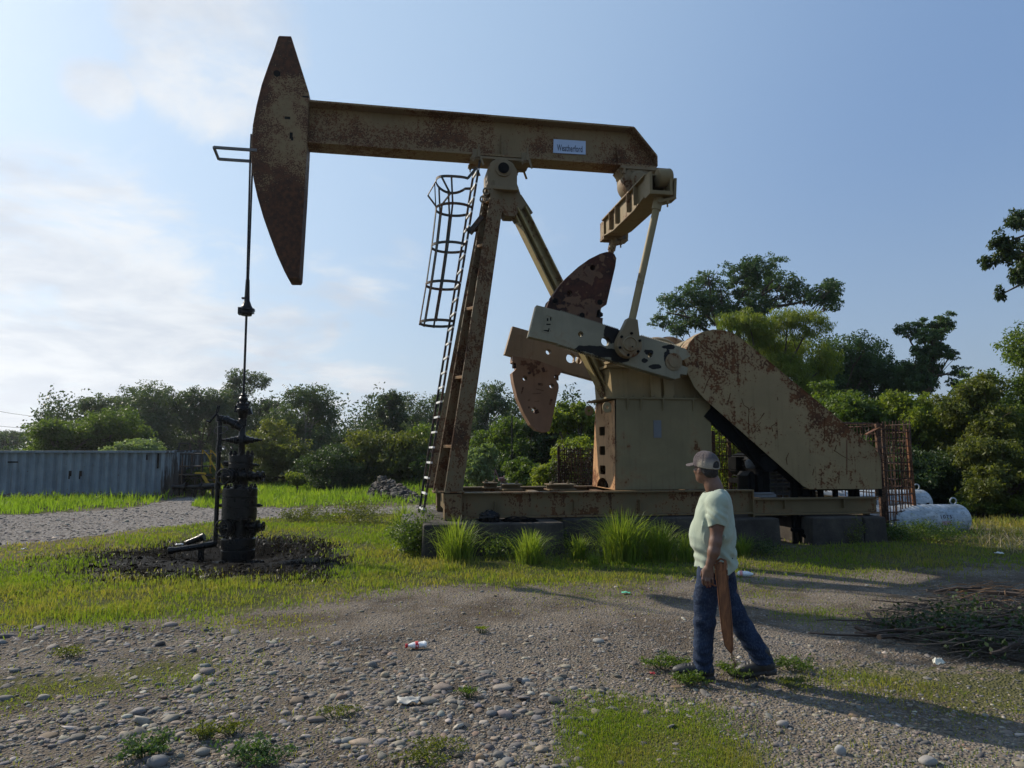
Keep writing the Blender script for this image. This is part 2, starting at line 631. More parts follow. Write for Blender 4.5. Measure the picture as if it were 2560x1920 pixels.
M['rustrun'] = plain('rust_stain', (0.095, 0.04, 0.018), 0.9, 0, 0.4, 20, 0.3, 0.2)

# ================================================================== PUMPJACK
pump = empty('pumpjack', PC, TH)
tag(pump, 'tall rust streaked cream oil pumpjack standing on concrete blocks', 'pumpjack')


def pts(kf, lst, yp):
    return [PL(kf(*q), yp) for q in lst]


# ---- skid
m = MB()
def ibeam(m, s0, s1, y, z0, z1, w, ft=0.03, wt=0.022):
    m.box(((s0 + s1) / 2, y, z1 - ft / 2), (s1 - s0, w, ft))
    m.box(((s0 + s1) / 2, y, z0 + ft / 2), (s1 - s0, w, ft))
    m.box(((s0 + s1) / 2, y, (z0 + z1) / 2), (s1 - s0, wt, z1 - z0 - 2 * ft))
for y in (-0.92, 0.92):
    ibeam(m, -0.78, 4.55, y, 0.56, 1.0, 0.2)
    ibeam(m, 4.55, 7.12, y, 0.53, 0.84, 0.2)
    m.box((-0.93, y, 0.765), (0.29, 0.3, 0.43))
    for s in (-0.2, 1.2, 2.4, 3.6, 5.2, 6.4):
        m.box((s, y, 0.74), (0.016, 0.17, 0.2))
    m.box((4.56, y, 0.75), (0.025, 0.21, 0.5))
for s, zt in ((-0.93, 0.96), (0.75, 0.95), (2.05, 0.95), (3.95, 0.95), (5.4, 0.8), (7.0, 0.8)):
    m.box((s, 0, zt - 0.16), (0.16, 1.6, 0.3))
m.build('skid', M['skid'], pump, bev=0.005)
for s, y, L in ((0.18, -0.35, 0.35), (1.05, -0.55, 0.5), (-0.1, 0.3, 0.25)):
    m = MB()
    m.box((s, y, 1.015), (L, 0.5, 0.024)).box((s, y, 1.105), (L, 0.42, 0.02)).box((s, y, 1.06), (L, 0.03, 0.07))
    m.bolt((s - L * .3, y, 1.115), (0, 0, 1), 0.03, 0.03).bolt((s + L * .3, y, 1.115), (0, 0, 1), 0.03, 0.03)
    m.build('mounting_bracket', M['skid'], pump, bev=0.003)

# ---- samson post: two splayed H-section columns and a rear leg
ROT = R(35)
N1 = Vector((math.sin(ROT), -math.cos(ROT), 0))         # outward normal of the near flange
T1 = Vector((math.cos(ROT), math.sin(ROT), 0))


def column(sy):
    m = MB()
    def fl(c0, c1, w0, w1, depth, th):
        n = Vector((N1.x, N1.y * sy, 0)); t = Vector((T1.x, T1.y * sy, 0))
        a0, a1 = c0 - n * depth[0], c1 - n * depth[1]
        vs = []
        for c, w in ((a0, w0), (a1, w1)):
            for q in (0, -th):
                vs += [c + t * (w / 2) + n * q, c - t * (w / 2) + n * q]
        m.add(vs, [(0, 1, 5, 4), (2, 6, 7, 3), (0, 4, 6, 2), (1, 3, 7, 5), (0, 2, 3, 1), (4, 5, 7, 6)])
    sb, zb = PL(kl(405, 1352), -0.98)
    st, zt = PL(k2(825, 352), -0.2)
    c0 = Vector((sb, -0.98 * -sy if sy > 0 else -0.98, 1.0)); c1 = Vector((st, 0.2 * sy, zt))
    c0.y = 0.98 * sy
    # normals are for the near side (sy = -1)
    n = Vector((N1.x, N1.y * -sy, 0)); t = Vector((T1.x, T1.y * -sy, 0))
    d0, d1 = 0.30, 0.17
    def slab(o0, o1, u0, u1, w0, w1, th, dirw, dirn):
        vs = []
        for c, w in ((o0, w0), (o1, w1)):
            for q in (0, th):
                vs += [c + dirw * (w / 2) - dirn * q, c - dirw * (w / 2) - dirn * q]
        m.add(vs, [(0, 1, 5, 4), (2, 6, 7, 3), (0, 4, 6, 2), (1, 3, 7, 5), (0, 2, 3, 1), (4, 5, 7, 6)])
    slab(c0, c1, 0, 0, 0.40, 0.34, 0.022, t, n)
    slab(c0 - n * d0, c1 - n * d1, 0, 0, 0.40, 0.34, 0.022, t, n)
    mid0 = c0 - n * (d0 / 2) + t * 0.01; mid1 = c1 - n * (d1 / 2) + t * 0.01
    slab(mid0, mid1, 0, 0, d0 - .04, d1 - .04, 0.02, n, t)
    o = m.build('samson_post_leg', M['post'], pump, bev=0.004)
    m2 = MB()
    for f in (0.135, 0.345, 0.565, 0.775, 0.93):         # stiffener plates between the flanges
        c = c0.lerp(c1, f) - n * ((d0 * (1 - f) + d1 * f) / 2)
        d = d0 * (1 - f) + d1 * f - 0.045
        up = (c1 - c0).normalized()
        m2.box(c - t * 0.085, (0.17, d, 0.05), (t, n, t.cross(n)))
    m2.build('stiffener', M['pedestal_end'], o, bev=0.003, split=True)
    m3 = MB()
    m3.box(c0 - n * 0.15 + Vector((0, 0, 0.012)), (0.52, 0.46, 0.03))
    for i in (-1, 1):
        for j in (-1, 1):
            m3.bolt(c0 - n * 0.15 + Vector((i * 0.21, j * 0.18, 0.027)), (0, 0, 1), 0.028, 0.03)
    m3.build('base_plate', M['post'], o, bev=0.003)
    # lifting eyes on the left edge of the near column
    if sy < 0:
        m4 = MB()
        for q in ((715, 425), (690, 492)):
            s_, z_ = PL(k2(*q), -0.3)
            for a in range(12):
                a0, a1 = 2 * math.pi * a / 12, 2 * math.pi * (a + 1) / 12
                m4.bar((s_ + .055 * math.cos(a0), -0.3, z_ + .06 * math.sin(a0)), (s_ + .055 * math.cos(a1), -0.3, z_ + .06 * math.sin(a1)), 0.03, 0.03, (0, 1, 0))
            m4.box((s_ + 0.07, -0.3, z_), (0.06, 0.03, 0.06))
        m4.build('lifting_eye', M['bearing'], o, split=True)
for sy in (-1, 1):
    column(sy)
# rear bracket and rear leg in the middle plane
m = MB()
br = pts(k2, [(850, 345), (945, 345), (1012, 545), (1040, 548), (1008, 585), (935, 655), (862, 652), (800, 560)], 0.0)
m.plate([br], -0.16, 0.16)
s_, z_ = PL(k2(985, 568), 0)
m.bar((s_ - .2, 0, z_ - .14), (s_ + .16, 0, z_ + .1), 0.42, 0.06, (0, 1, 0))
m.build('rear_bracket', M['post'], pump, bev=0.006)
s0, z0 = PL(k2(985, 592), 0)
s1, z1 = PL(k9(915, 1300), 0)
m = MB()
a, c = Vector((s0, 0, z0)), Vector((s1, 0, z1))
ax = (c - a).normalized()
m.bar(a - Vector((0.055, 0.1, 0)), c - Vector((0.055, 0.1, 0)), 0.022, 0.24, (0, 1, 0))
L_ = (c - a).length
Yv = Vector((0, 1, 0)); Xv = Yv.cross(ax)
m.box((a + c) / 2 + Xv * 0.0, (0.03, 0.26, L_), (Xv, Yv, ax))
m.box((a + c) / 2 - Xv * 0.125, (0.028, 0.3, L_), (Xv, Yv, ax))
m.box((a + c) / 2 + Xv * 0.125, (0.028, 0.3, L_), (Xv, Yv, ax))
m.box((a + c) / 2, (0.25, 0.024, L_ * 0.999), (Xv, Yv, ax))
m.build('rear_leg', M['leg'], pump, bev=0.004)

# ---- saddle bearing
sb, zb = PL(k2(858, 235), -0.3)
m = MB()
m.box((sb - 0.02, 0, zb - 0.38), (0.62, 0.62, 0.07))
hs = [(sb - 0.30, zb - 0.345), (sb + 0.27, zb - 0.345), (sb + 0.27, zb - 0.02), (sb + 0.19, zb + 0.13), (sb + 0.05, zb + 0.2), (sb - 0.12, zb + 0.2), (sb - 0.24, zb + 0.12), (sb - 0.3, zb - 0.02)]
m.plate([hs], -0.27, 0.27)
for i in (-1, 1):
    for j in (-1, 1):
        m.bolt((sb - 0.02 + i * 0.26, j * 0.24, zb - 0.345), (0, 0, 1), 0.035, 0.05)
sad = m.build('saddle_bearing', M['bearing'], pump, bev=0.008)
m = MB().lathe([(0.15, 0), (0.15, .03), (0.115, .035), (0.115, 0.05)], (sb, -0.27, zb), (0, -1, 0), 28)
m.build('bearing_ring', M['bearing'], sad, smooth=35)
m = MB().lathe([(0.105, 0), (0.105, 0.012)], (sb, -0.322, zb), (0, -1, 0), 28)
m.lathe([(0.15, 0), (0.15, .05)], (sb, 0.27, zb), (0, 1, 0), 28)
m.build('shaft_end', M['black'], sad, smooth=35, split=True)
m = MB()
for s_ in (sb - 0.52, sb + 0.42):
    for j in (-1, 1):
        m.box((s_, j * 0.2, zb + 0.19), (0.2, 0.09, 0.05))
        m.box((s_, j * 0.24, zb + 0.28), (0.12, 0.035, 0.16))
        m.bolt((s_ - 0.05, j * 0.27, zb + 0.22), (0, 0, -1), 0.028, 0.06)
        m.bolt((s_ + 0.05, j * 0.27, zb + 0.2), (0, 0, 1), 0.03, 0.14)
        m.bar((s_ + .07, j * .27, zb + 0.24), (s_ + 0.14, j * .27, zb + 0.05), 0.025, 0.04)
m.box((sb - 0.03, 0, zb + 0.215), (1.15, 0.5, 0.045))
m.build('beam_clamp', M['bearing'], sad, bev=0.003, split=True)

# ---- walking beam
ZT, ZB = 8.12, 7.305
BW = 0.225
m = MB()
tp = PL(ko(1370, 275), -BW)[0]
rt = 3.14
zc = PL((1654, 390), -BW)[1]
m.box(((-3.62 + tp) / 2, 0, ZT - 0.02), (tp + 3.62, 2 * BW, 0.04))
m.box(((-3.62 + rt) / 2, 0, ZB + 0.02), (rt + 3.62, 2 * BW, 0.04))
web = [(-3.62, ZB + 0.04), (rt, ZB + 0.04), (rt, zc), (tp, ZT - 0.04), (-3.62, ZT - 0.04)]
m.plate([web], -0.014, 0.014)
m.bar((tp - 0.005, 0, ZT - 0.02), (rt + 0.005, 0, zc + 0.005), 2 * BW, 0.04, (0, 0, 1))
m.box((rt + 0.014, 0, (ZB + zc) / 2 + 0.02), (0.028, 2 * BW, zc - ZB - 0.03))
for s_ in (sb, 2.38):
    for j in (-1, 1):
        tri = [(0.02, ZB + 0.04), (0.19, ZB + 0.04), (0.03, ZT - 0.28), (0.02, ZT - 0.28)]
        m.prism([tri], lambda a, c: (s_ - 0.01, j * a, c), lambda a, c: (s_ + 0.01, j * a, c))
beam = m.build('walking_beam', M['beam'], pump, bev=0.005)
m = MB()
for s_ in (-1.12, 0.65):
    m.lathe([(0.09, 0), (0.085, .03), (0.04, .055)], (s_, 0, ZT), (0, 0, 1), 12)
m.build('top_cap', M['beam'], beam, smooth=40, split=True)
# the maker's plate on the web
q = [PL(ko(1196, 300.5), -0.03), PL(ko(1265, 305), -0.03), PL(ko(1265, 334), -0.03), PL(ko(1195, 330), -0.03)]
m = MB()
m.prism([[(a, c) for a, c in q]], lambda a, c: (a, -0.034, c), lambda a, c: (a, -0.016, c))
sg = m.build('name_plate', M['sign'], beam)
sw = q[1][0] - q[0][0]
cu = bpy.data.curves.new('plate_lettering', 'FONT')
cu.body = 'Weatherford'
cu.size = 0.2
cu.offset = 0.0035
cu.space_character = 1.05
cu.align_x = 'CENTER'; cu.align_y = 'CENTER'
to = bpy.data.objects.new('plate_lettering_curve', cu)
COL.objects.link(to)
bpy.context.view_layer.update()
dg = bpy.context.evaluated_depsgraph_get()
tm = bpy.data.meshes.new_from_object(to.evaluated_get(dg))
bpy.data.objects.remove(to)
xs = [v_.co.x for v_ in tm.vertices]
kx = sw * 0.80 / (max(xs) - min(xs))
cs = (q[0][0] + q[1][0]) / 2; cz = q[3][1] * 0.62 + q[0][1] * 0.38
for v_ in tm.vertices:
    x, y = v_.co.x, v_.co.y
    v_.co = (cs + x * kx, -0.0375, cz - (q[0][1] - q[1][1]) / sw * (x * kx) + y * 0.92)
tl = bpy.data.objects.new('plate_lettering', tm)
COL.objects.link(tl)
tm.materials.clear(); tm.materials.append(M['signtext'])
tl.parent = sg

# ---- horsehead: curved front about the saddle bearing
HY = 0.26
hh_c = [(470, 92), (540, 95), (645, 428), (645, 465), (632, 780), (620, 1000), (588, 1520), (580, 1533), (522, 1532), (500, 1490)]
hh_arc = [(455, 1390), (410, 1270), (375, 1170), (340, 1050), (318, 950), (305, 860), (302, 800), (305, 720), (312, 620), (335, 500), (365, 380), (405, 265), (440, 170), (462, 100)]
outl = pts(k1, hh_c + hh_arc, -HY)
m = MB()
m.plate([outl], -HY, HY)
hh = m.build('horsehead', M['horse'], pump, bev=0.012)
m = MB()
for (cx, cy), r in (((456, 317), 0.062),):
    s_, z_ = PL(k1(cx, cy), -HY)
    m.lathe([(r, 0), (r, 0.004)], (s_, -HY - 0.0, z_), (0, -1, 0), 16)
s_, z_ = PL(k1(518, 580), -HY); m.box((s_, -HY, z_), (0.1, 0.006, 0.05))
s_, z_ = PL(k1(540, 685), -HY); m.box((s_, -HY, z_), (0.055, 0.006, 0.12)); m.box((s_ + .02, -HY, z_ - .06), (0.04, 0.02, 0.06))
s_, z_ = PL(k1(627, 455), -HY); m.box((s_, -HY, z_), (0.12, 0.006, 0.03))
m.build('slot', M['black'], hh, split=True)
m = MB()
s_, z_ = PL(k1(578, 415), -HY)
m.lathe([(0.095, 0), (0.095, 0.012)], (s_, -HY, z_), (0, -1, 0), 20)
m.build('hinge_boss', M['horse'], hh, smooth=35)
# flat U-shaped wireline guide out in front
zn = PL(k1(300, 770), -HY)[1]
m = MB()
e0 = PL(k1(82, 762), -HY)[0]; e1 = PL(k1(110, 832), HY)[0]
sh = PL(k1(303, 770), -HY)[0] + 0.1
m.bar((sh, -HY, zn), (e0, -HY, zn), 0.045, 0.045).bar((sh, HY, zn), (e1, HY, zn), 0.045, 0.045).bar((e0, -HY, zn), (e1, HY, zn), 0.04, 0.04)
m.build('wireline_guide', M['greysteel'], hh)
# bridle, carrier bar and polished rod
SR = -4.555
m = MB()
ztop = PL(k1(303, 850), 0)[1]
zc1 = PL(ko(534, 640), 0)[1]
for y in (-0.05, 0.05):
    m.tube([(SR - .005, y * 2.4, ztop + 0.5), (SR - .01, y * 2.2, ztop), (SR, y, zc1 + 0.25), (SR, y * .6, zc1)], 0.018, 8)
m.tube([(SR, 0, zc1 + .3), (SR, 0, zc1 - .12)], [0.035, 0.05], 10)
m.build('bridle_cable', M['oilblack'], pump, smooth=40)
zc2 = PL(ko(535, 682), 0)[1]
m = MB()
hgt = zc1 - zc2
m.lathe([(0.03, 0), (0.045, -0.2 * hgt), (0.085, -0.5 * hgt), (0.11, -0.62 * hgt), (0.11, -0.72 * hgt), (0.095, -0.78 * hgt), (0.105, -0.86 * hgt), (0.09, -hgt)], (SR, 0, zc1), (0, 0, 1), 14)
m.box((SR, 0, zc1 - 0.70 * hgt), (0.27, 0.12, 0.04)).box((SR - .1, 0, zc1 - 0.78 * hgt), (0.07, 0.16, 0.12)).box((SR + .09, 0, zc1 - 0.80 * hgt), (0.06, 0.16, 0.05))
m.box((SR - .05, -.02, zc1 - 0.12 * hgt), (0.07, 0.05, 0.03)).bar((SR - .1, 0, zc1 - .62 * hgt), (SR - .12, 0, zc1 - .98 * hgt), 0.03, 0.03)
m.build('carrier_bar', M['oilblack'], pump, smooth=30)
m = MB().tube([(SR, 0, zc2 + 0.1), (SR, 0, 2.3)], 0.021, 10)
m.build('polished_rod', M['oilblack'], pump, smooth=40)

# ---- ladder with safety cage, leaning along the front of the post
lb, lzb = PL(kl(155, 1510), 0); lt, lzt = PL(k2(627, 207), 0)
lzb = 0.57
A0, A1 = Vector((lb, 0, lzb)), Vector((lt + .02, 0, lzt))
m = MB()
rails = []
for y, ds in ((-0.21, 0.035), (0.21, -0.02)):
    o = Vector((ds, y, 0))
    m.bar(A0 + o, A1 + o, 0.05, 0.042, (1, 0, 0))
lad = m.build('ladder', M['steel'], pump, bev=0.003)
m = MB(); NR = 24
for i in range(NR):
    f = (i + 0.35) / NR
    c = A0.lerp(A1, f)
    m.bar(c + Vector((0.035, -0.238, 0)), c + Vector((-0.02, 0.238, 0)), 0.034, 0.034)
m.build('rung', M['rung'], lad, split=True)
hoops = [(440, 358, 0), (450, 578, 1), (415, 890, 2), (370, 1205, 3), (320, 1520, 4)]
HR = 0.355
cents = []
for cx, cy, i in hoops:
    s_, z_ = PL(k2(cx, cy), 0)
    cents.append((s_, z_))
    m = MB()
    P_ = []
    zl = z_
    f = (zl - lzb) / (lzt - lzb)
    ladp = A0.lerp(A1, f)
    n = 28
    for a in range(n + 1):
        an = R(38) + R(284) * a / n
        x, y = math.cos(an) * HR, math.sin(an) * HR
        dz = 0.0
        if i == 0:
            dz = 0.035 * math.cos(2 * an) - 0.03 * math.sin(an)
            x *= 0.92
        P_.append(Vector((s_ + x, y, z_ + dz)))
    P_ = [Vector((ladp.x + 0.03, 0.21, z_))] + P_ + [Vector((ladp.x + 0.03, -0.21, z_ + (0.25 if i == 0 else 0)))]
    for u, w_ in zip(P_[:-1], P_[1:]):
        m.bar(u, w_, 0.012, 0.05)
    m.build('cage_hoop', M['cage'], lad)
for an in (100, 135, 165, 195, 225, 260):
    m = MB()
    P_ = [Vector((s_ + math.cos(R(an)) * HR, math.sin(R(an)) * HR, z_)) for s_, z_ in cents]
    if an in (195, 225):
        # the top of the cage is bent
        P_[0] = P_[0] + Vector((0.02, 0, 0))
        P_.insert(1, P_[0].lerp(P_[1], 0.55) + Vector((-0.16 if an == 195 else 0.16, 0.05, 0.0)))
    P_[-1] = P_[-1] - Vector((0.01, 0, 0.03))
    for u, w_ in zip(P_[:-1], P_[1:]):
        m.bar(u, w_, 0.034, 0.016, (math.cos(R(an)), math.sin(R(an)), 0))
    m.build('cage_bar', M['cage'], lad)
m = MB()
s0, z0 = cents[1]; s1, z1 = cents[4]
m.tube([(s0 - HR, 0, z0), (s0 - HR - .03, 0, (z0 + z1) / 2 + .6), ((s0 + s1) / 2 - HR - .03, 0, (z0 + z1) / 2 - .4), (s1 - HR, 0, z1)], 0.006, 5)
m.build('loose_wire', M['steel'], lad)
m = MB()                                     # brackets from the ladder to the post
for f, yy in ((0.075, .0), (0.80, .0), (0.17, .0)):
    c = A0.lerp(A1, f)
    m.box(c + Vector((0.16, -0.1, 0)), (0.34, 0.06, 0.05))
c = A0.lerp(A1, 0.815)
m.bar(c + Vector((0.04, -0.2, -.18)), c + Vector((0.26, -0.22, .12)), 0.16, 0.09)
m.build('ladder_bracket', M['steel'], lad, bev=0.003, split=True)

# ---- tail bearing, equalizer and pitmans
m = MB()
s_t, z_t = PL(k3(1190, 312), -0.2)
m.box((s_t + 0.12, 0, ZB - 0.03), (0.95, 0.46, 0.06))
m.lathe([(0.10, 0), (0.30, 0.005), (0.31, .05), (0.31, 0.37), (0.30, 0.40), (0.1, .405)], (s_t, -0.21, z_t), (0, 1, 0), 30)
m.plate([[(s_t - 0.25, z_t + 0.06), (s_t + 0.26, z_t + 0.06), (s_t + 0.33, ZB - .055), (s_t - 0.4, ZB - .055)]], -0.17, 0.17)
for i in (-0.28, 0.5):
    m.bolt((s_t + i, -0.2, ZB - 0.06), (0, 0, -1), 0.04, 0.1)
    m.bolt((s_t + i, 0.2, ZB - 0.06), (0, 0, -1), 0.04, 0.1)
tb = m.build('tail_bearing', M['bearing'], pump, smooth=40, bev=0.004)
m = MB()
s2, z2 = PL(k3(1268, 268), -0.35)
m.lathe([(0.18, 0.0), (0.18, 0.10), (0.12, 0.12), (0.12, 0.16)], (s_t + 0.0, -0.2, z_t), (0, -1, 0), 26)
for k in range(6):
    a = k * math.pi / 3
    m.bolt((s_t + 0.235 * math.cos(a), -0.21, z_t + 0.235 * math.sin(a)), (0, -1, 0), 0.022, 0.02)
m.build('bearing_cap', M['bearing'], tb, smooth=40)
SE = 2.70; ZE = 6.50
m = MB()
# box girder, deep in the middle and tapering to its ends
def eqprof(y):
    return 0.36 if abs(y) < 0.55 else 0.36 - 0.10 * (abs(y) - 0.55) / 0.75
for th, ss in ((0.025, -0.15), (0.025, 0.15)):
    lo = []
    ys = [-1.3, -0.9, -0.5, 0.5, 0.9, 1.3]
    lo = [(y, ZE - eqprof(y) / 2 - 0.04) for y in ys] + [(y, ZE + 0.18) for y in reversed(ys)]
    m.prism([lo], lambda a, c, q=SE + ss - th / 2: (q, a, c), lambda a, c, q=SE + ss + th / 2: (q, a, c))
m.box((SE, 0, ZE + 0.195), (0.46, 2.62, 0.028)).box((SE, 0, ZE - 0.235), (0.40, 1.25, 0.028))
for sgn in (-1, 1):
    m.bar((SE, sgn * .62, ZE - 0.235), (SE, sgn * 1.3, ZE - 0.15), 0.40, 0.028)
    for y in (0.35, 0.75):
        m.box((SE - 0.2, sgn * y, ZE), (0.09, 0.016, 0.38))
        m.box((SE + 0.2, sgn * y, ZE), (0.09, 0.016, 0.38))
m.build('equalizer', M['equal'], pump, bev=0.004)
m = MB()
m.plate([[(s_t - 0.2, ZE + 0.21), (s_t + 0.34, ZE + 0.21), (s_t + 0.2, z_t), (s_t - 0.14, z_t)]], -0.33, -0.24)
m.plate([[(s_t - 0.2, ZE + 0.21), (s_t + 0.34, ZE + 0.21), (s_t + 0.2, z_t), (s_t - 0.14, z_t)]], 0.24, 0.33)
m.build('equalizer_saddle', M['equal'], pump, bev=0.005, split=True)
for sgn in (-1, 1):
    y = 1.3 * sgn
    wt = Vector(PL(k3(1350, 440), -1.3)[:1] + (0, 0)) if False else None
    ts, tz = 2.745, 6.25
    bs, bz = (2.12, 3.72)
    m = MB()
    m.box((SE - 0.18, y + .07 * sgn, ZE - 0.02), (0.05, 0.26, 0.40)).box((SE + 0.2, y + .07 * sgn, ZE - 0.02), (0.05, 0.26, 0.40))
    m.box((SE + .01, y + .07 * sgn, ZE - 0.20), (0.44, 0.28, 0.07))
    if sgn < 0:
        eq_r = PL((1674, 462), -1.3)[0]
        m.lathe([(0.05, 0), (0.155, 0.005), (0.165, 0.03), (0.165, 0.24), (0.15, 0.26)], (eq_r - .26, y - 0.05, ZE + 0.12), (1, 0, 0.1), 20)
    m.bar((SE + 0.32, y, ZE + .12), (SE + 0.30, y, ZE - 0.22), 0.05, 0.24, (0, 1, 0))
    m.bar((SE + 0.32, y, ZE - 0.24), (SE - .02, y, ZE - 0.34), 0.26, 0.05)
    m.bolt((SE + .16, y - .1 * 1, ZE - 0.28), (0, 0, -1), 0.035, 0.08)
    m.build('pitman_clamp', M['equal'], pump, smooth=40, bev=0.004)
    m = MB()
    a, c = Vector((ts, y, tz + 0.05)), Vector((bs, y, bz))
    m.tube([a, a.lerp(c, 0.10), a.lerp(c, 0.10), c], [0.085, 0.085, 0.066, 0.066], 16)
    m.tube([a.lerp(c, 0.62), a.lerp(c, 0.625)], 0.072, 16)
    m.tube([a.lerp(c, 0.92), c], 0.078, 16)
    m.build('pitman', M['rod'], pump, smooth=40)

# ---- cranks, wrist bearings, counterweights
CRF, CRT = -1.14, 0.21                        # front face of the near crank and its thickness


def serrate(p, q, n, d, sgn):
    p, q = Vector(p), Vector(q)
    t = (q - p); L = t.length; t.normalize()
    nn = Vector((-t.y, t.x)) * sgn
    o = []
    for i in range(n):
        f0, f1, f2, f3 = (i / n, (i + .3) / n, (i + .5) / n, (i + .8) / n)
        for f, h in ((f0, 0), (f1, d), (f2, d), (f3, 0)):
            w = p + t * (f * L) + nn * h
            o.append((w.x, w.y))
    return o


def circ(c, r, n=20):
    return [(c[0] + r * math.cos(2 * math.pi * i / n), c[1] + r * math.sin(2 * math.pi * i / n)) for i in range(n)]


kc = lambda x, y: PL(k9(x, y), CRF)
TLc, BLc = kc(305, 540), kc(240, 800)
t1, t2, t3, t4 = kc(500, 590), kc(985, 745), kc(1170, 795), kc(1500, 890)
b4, b3, b2, b1 = kc(1455, 1150), kc(1180, 1070), kc(880, 975), kc(480, 858)
outl = [TLc] + serrate(t1, t2, 34, 0.022, 1) + serrate(t3, t4, 24, 0.022, 1) + [kc(1540, 902), kc(1582, 962), kc(1498, 1008), kc(1488, 1032), kc(1560, 1058), kc(1550, 1118), kc(1497, 1112), kc(1490, 1146)] + serrate(b4, b3, 22, 0.02, 1) + serrate(b3, b1, 42, 0.02, 1) + [BLc]
h1, h2, h3 = kc(670, 780), kc(878, 840), kc(1245, 955)
shaft = kc(1440, 1010)
m = MB()
m.plate([outl, circ(h1, 0.05), circ(h2, 0.085), circ(h3, 0.045)], CRF, CRF + CRT)
cr = m.build('crank', M['crank'], pump)
m = MB()
m.lathe([(0.16, 0), (0.16, 0.015), (0.135, 0.02), (0.10, 0.02), (0.10, 0.035), (0.03, .04)], (shaft[0], CRF, shaft[1]), (0, -1, 0), 30)
m.build('crankshaft_end', M['bearing'], cr, smooth=35)
m = MB()
rr = [kc(385, 620), kc(438, 640), kc(408, 770), kc(352, 755)]
for i in range(4):
    a, c = rr[i], rr[(i + 1) % 4]
    m.bar((a[0], CRF - .003, a[1]), (c[0], CRF - .003, c[1]), 0.018, 0.012, (0, 1, 0))
m.build('rating_panel', M['crank'], cr)
m = MB()
for cx, cy, w_, hh_, in ((405, 700, .09, .022), (395, 660, .025, .05), (420, 655, .02, .06), (385, 755, .10, .035), (410, 745, .04, .05)):
    s_, z_ = kc(cx, cy)
    m.box((s_, CRF, z_), (w_, 0.004, hh_))
m.build('worn_marking', M['black'], cr, split=True)
# wrist bearing (teardrop)
wp = PL(k9(1075, 865), CRF - 0.24)
kw = lambda x, y: PL(k9(x, y), CRF - 0.24)
td = [kw(1062, 645), kw(1142, 660)]
wr = 0.235
for i in range(15):
    an = R(35) - R(242) * i / 14
    td.append((wp[0] + wr * math.cos(an) * .98, wp[1] + wr * math.sin(an)))
m = MB()
m.plate([td], CRF - 0.25, CRF - 0.06)
wb = m.build('wrist_bearing', M['bearing'], pump, bev=0.01)
m = MB()
m.lathe([(0.13, 0), (0.135, 0.03), (0.12, 0.05), (0.115, 0.05), (0.105, 0.03), (0.09, 0.032), (0.02, 0.04)], (wp[0], CRF - 0.25, wp[1]), (0, -1, 0), 30)
m.lathe([(0.165, 0), (0.165, 0.012)], (wp[0], CRF - 0.25, wp[1]), (0, -1, 0), 30)
m.build('bearing_cover', M['bearing'], wb, smooth=35)
m = MB()
for k in range(6):
    a = R(20 + 60 * k)
    m.bolt((wp[0] + 0.195 * math.cos(a), CRF - 0.25, wp[1] + 0.195 * math.sin(a)), (0, -1, 0), 0.026, 0.022)
m.lathe([(0.012, 0), (0.012, .02)], (wp[0] + .03, CRF - .29, wp[1] - .05), (0, -1, 0), 8)
m.build('bolt', M['black'], wb, split=True)
kk = lambda x, y: PL(k9(x, y), CRF + 0.02)
up = [kk(388, 560), kk(412, 495), kk(445, 488), kk(438, 462), kk(500, 372), kk(560, 303), kk(650, 222), kk(740, 158), kk(830, 113), kk(885, 97), kk(925, 100), kk(952, 118), kk(967, 150), kk(958, 220), kk(885, 535), kk(808, 585), kk(800, 640), kk(855, 645), kk(850, 715), kk(620, 660)]
m = MB()
m.plate([up, circ(kk(770, 228), 0.052, 16), circ(kk(578, 438), 0.05, 16)], CRF + 0.03, CRF + 0.33)
cw = m.build('counterweight', M['weight_dark'], pump, bev=0.0)
m = MB()
for cx, cy in ((832, 620), (455, 505), (680, 625)):
    s_, z_ = kk(cx, cy)
    m.lathe([(0.05, 0), (0.05, 0.03)], (s_, CRF + 0.03, z_), (0, -1, 0), 6)
s_, z_ = kk(828, 618); m.lathe([(0.04, 0), (0.04, 0.16)], (s_, CRF + .12, z_ - .05), (0, 0, 1), 6)
s_, z_ = kk(830, 515); m.lathe([(0.05, 0), (0.05, 0.004)], (s_, CRF + .03, z_), (0, -1, 0), 14)
m.build('clamp_bolt', M['black'], cw, split=True)
FRF = 0.98
kf = lambda x, y: PL(k9(x, y), FRF)
TLr, BLr = kf(105, 715), kf(40, 945)
dirv = Vector((t4[0] - TLc[0], t4[1] - TLc[1]))
L_ = dirv.length
e_top = (TLr[0] + dirv.x, TLr[1] + dirv.y); e_bot = (BLr[0] + dirv.x, BLr[1] + dirv.y)
g0, g1 = kf(500, 1080), kf(770, 1148)
outl = [TLr, e_top, e_bot] + serrate((e_bot[0] - .02, e_bot[1]), g0, 60, 0.02, 1) + [BLr]
m = MB()
m.plate([outl, circ(kf(402, 928), 0.055), circ(kf(588, 980), 0.10), circ(kf(655, 993), 0.085)], FRF, FRF + CRT)
fc = m.build('crank', M['crank_far'], pump)
m = MB()
rr = [kf(140, 785), kf(200, 795), kf(180, 915), kf(118, 900)]
for i in range(4):
    a, c = rr[i], rr[(i + 1) % 4]
    m.bar((a[0], FRF - .003, a[1]), (c[0], FRF - .003, c[1]), 0.018, 0.012, (0, 1, 0))
a, c = kf(235, 790), kf(205, 930)
m.bar((a[0], FRF - .003, a[1]), (c[0], FRF - .003, c[1]), 0.012, 0.01, (0, 1, 0))
m.build('rating_panel', M['crank_far'], fc)
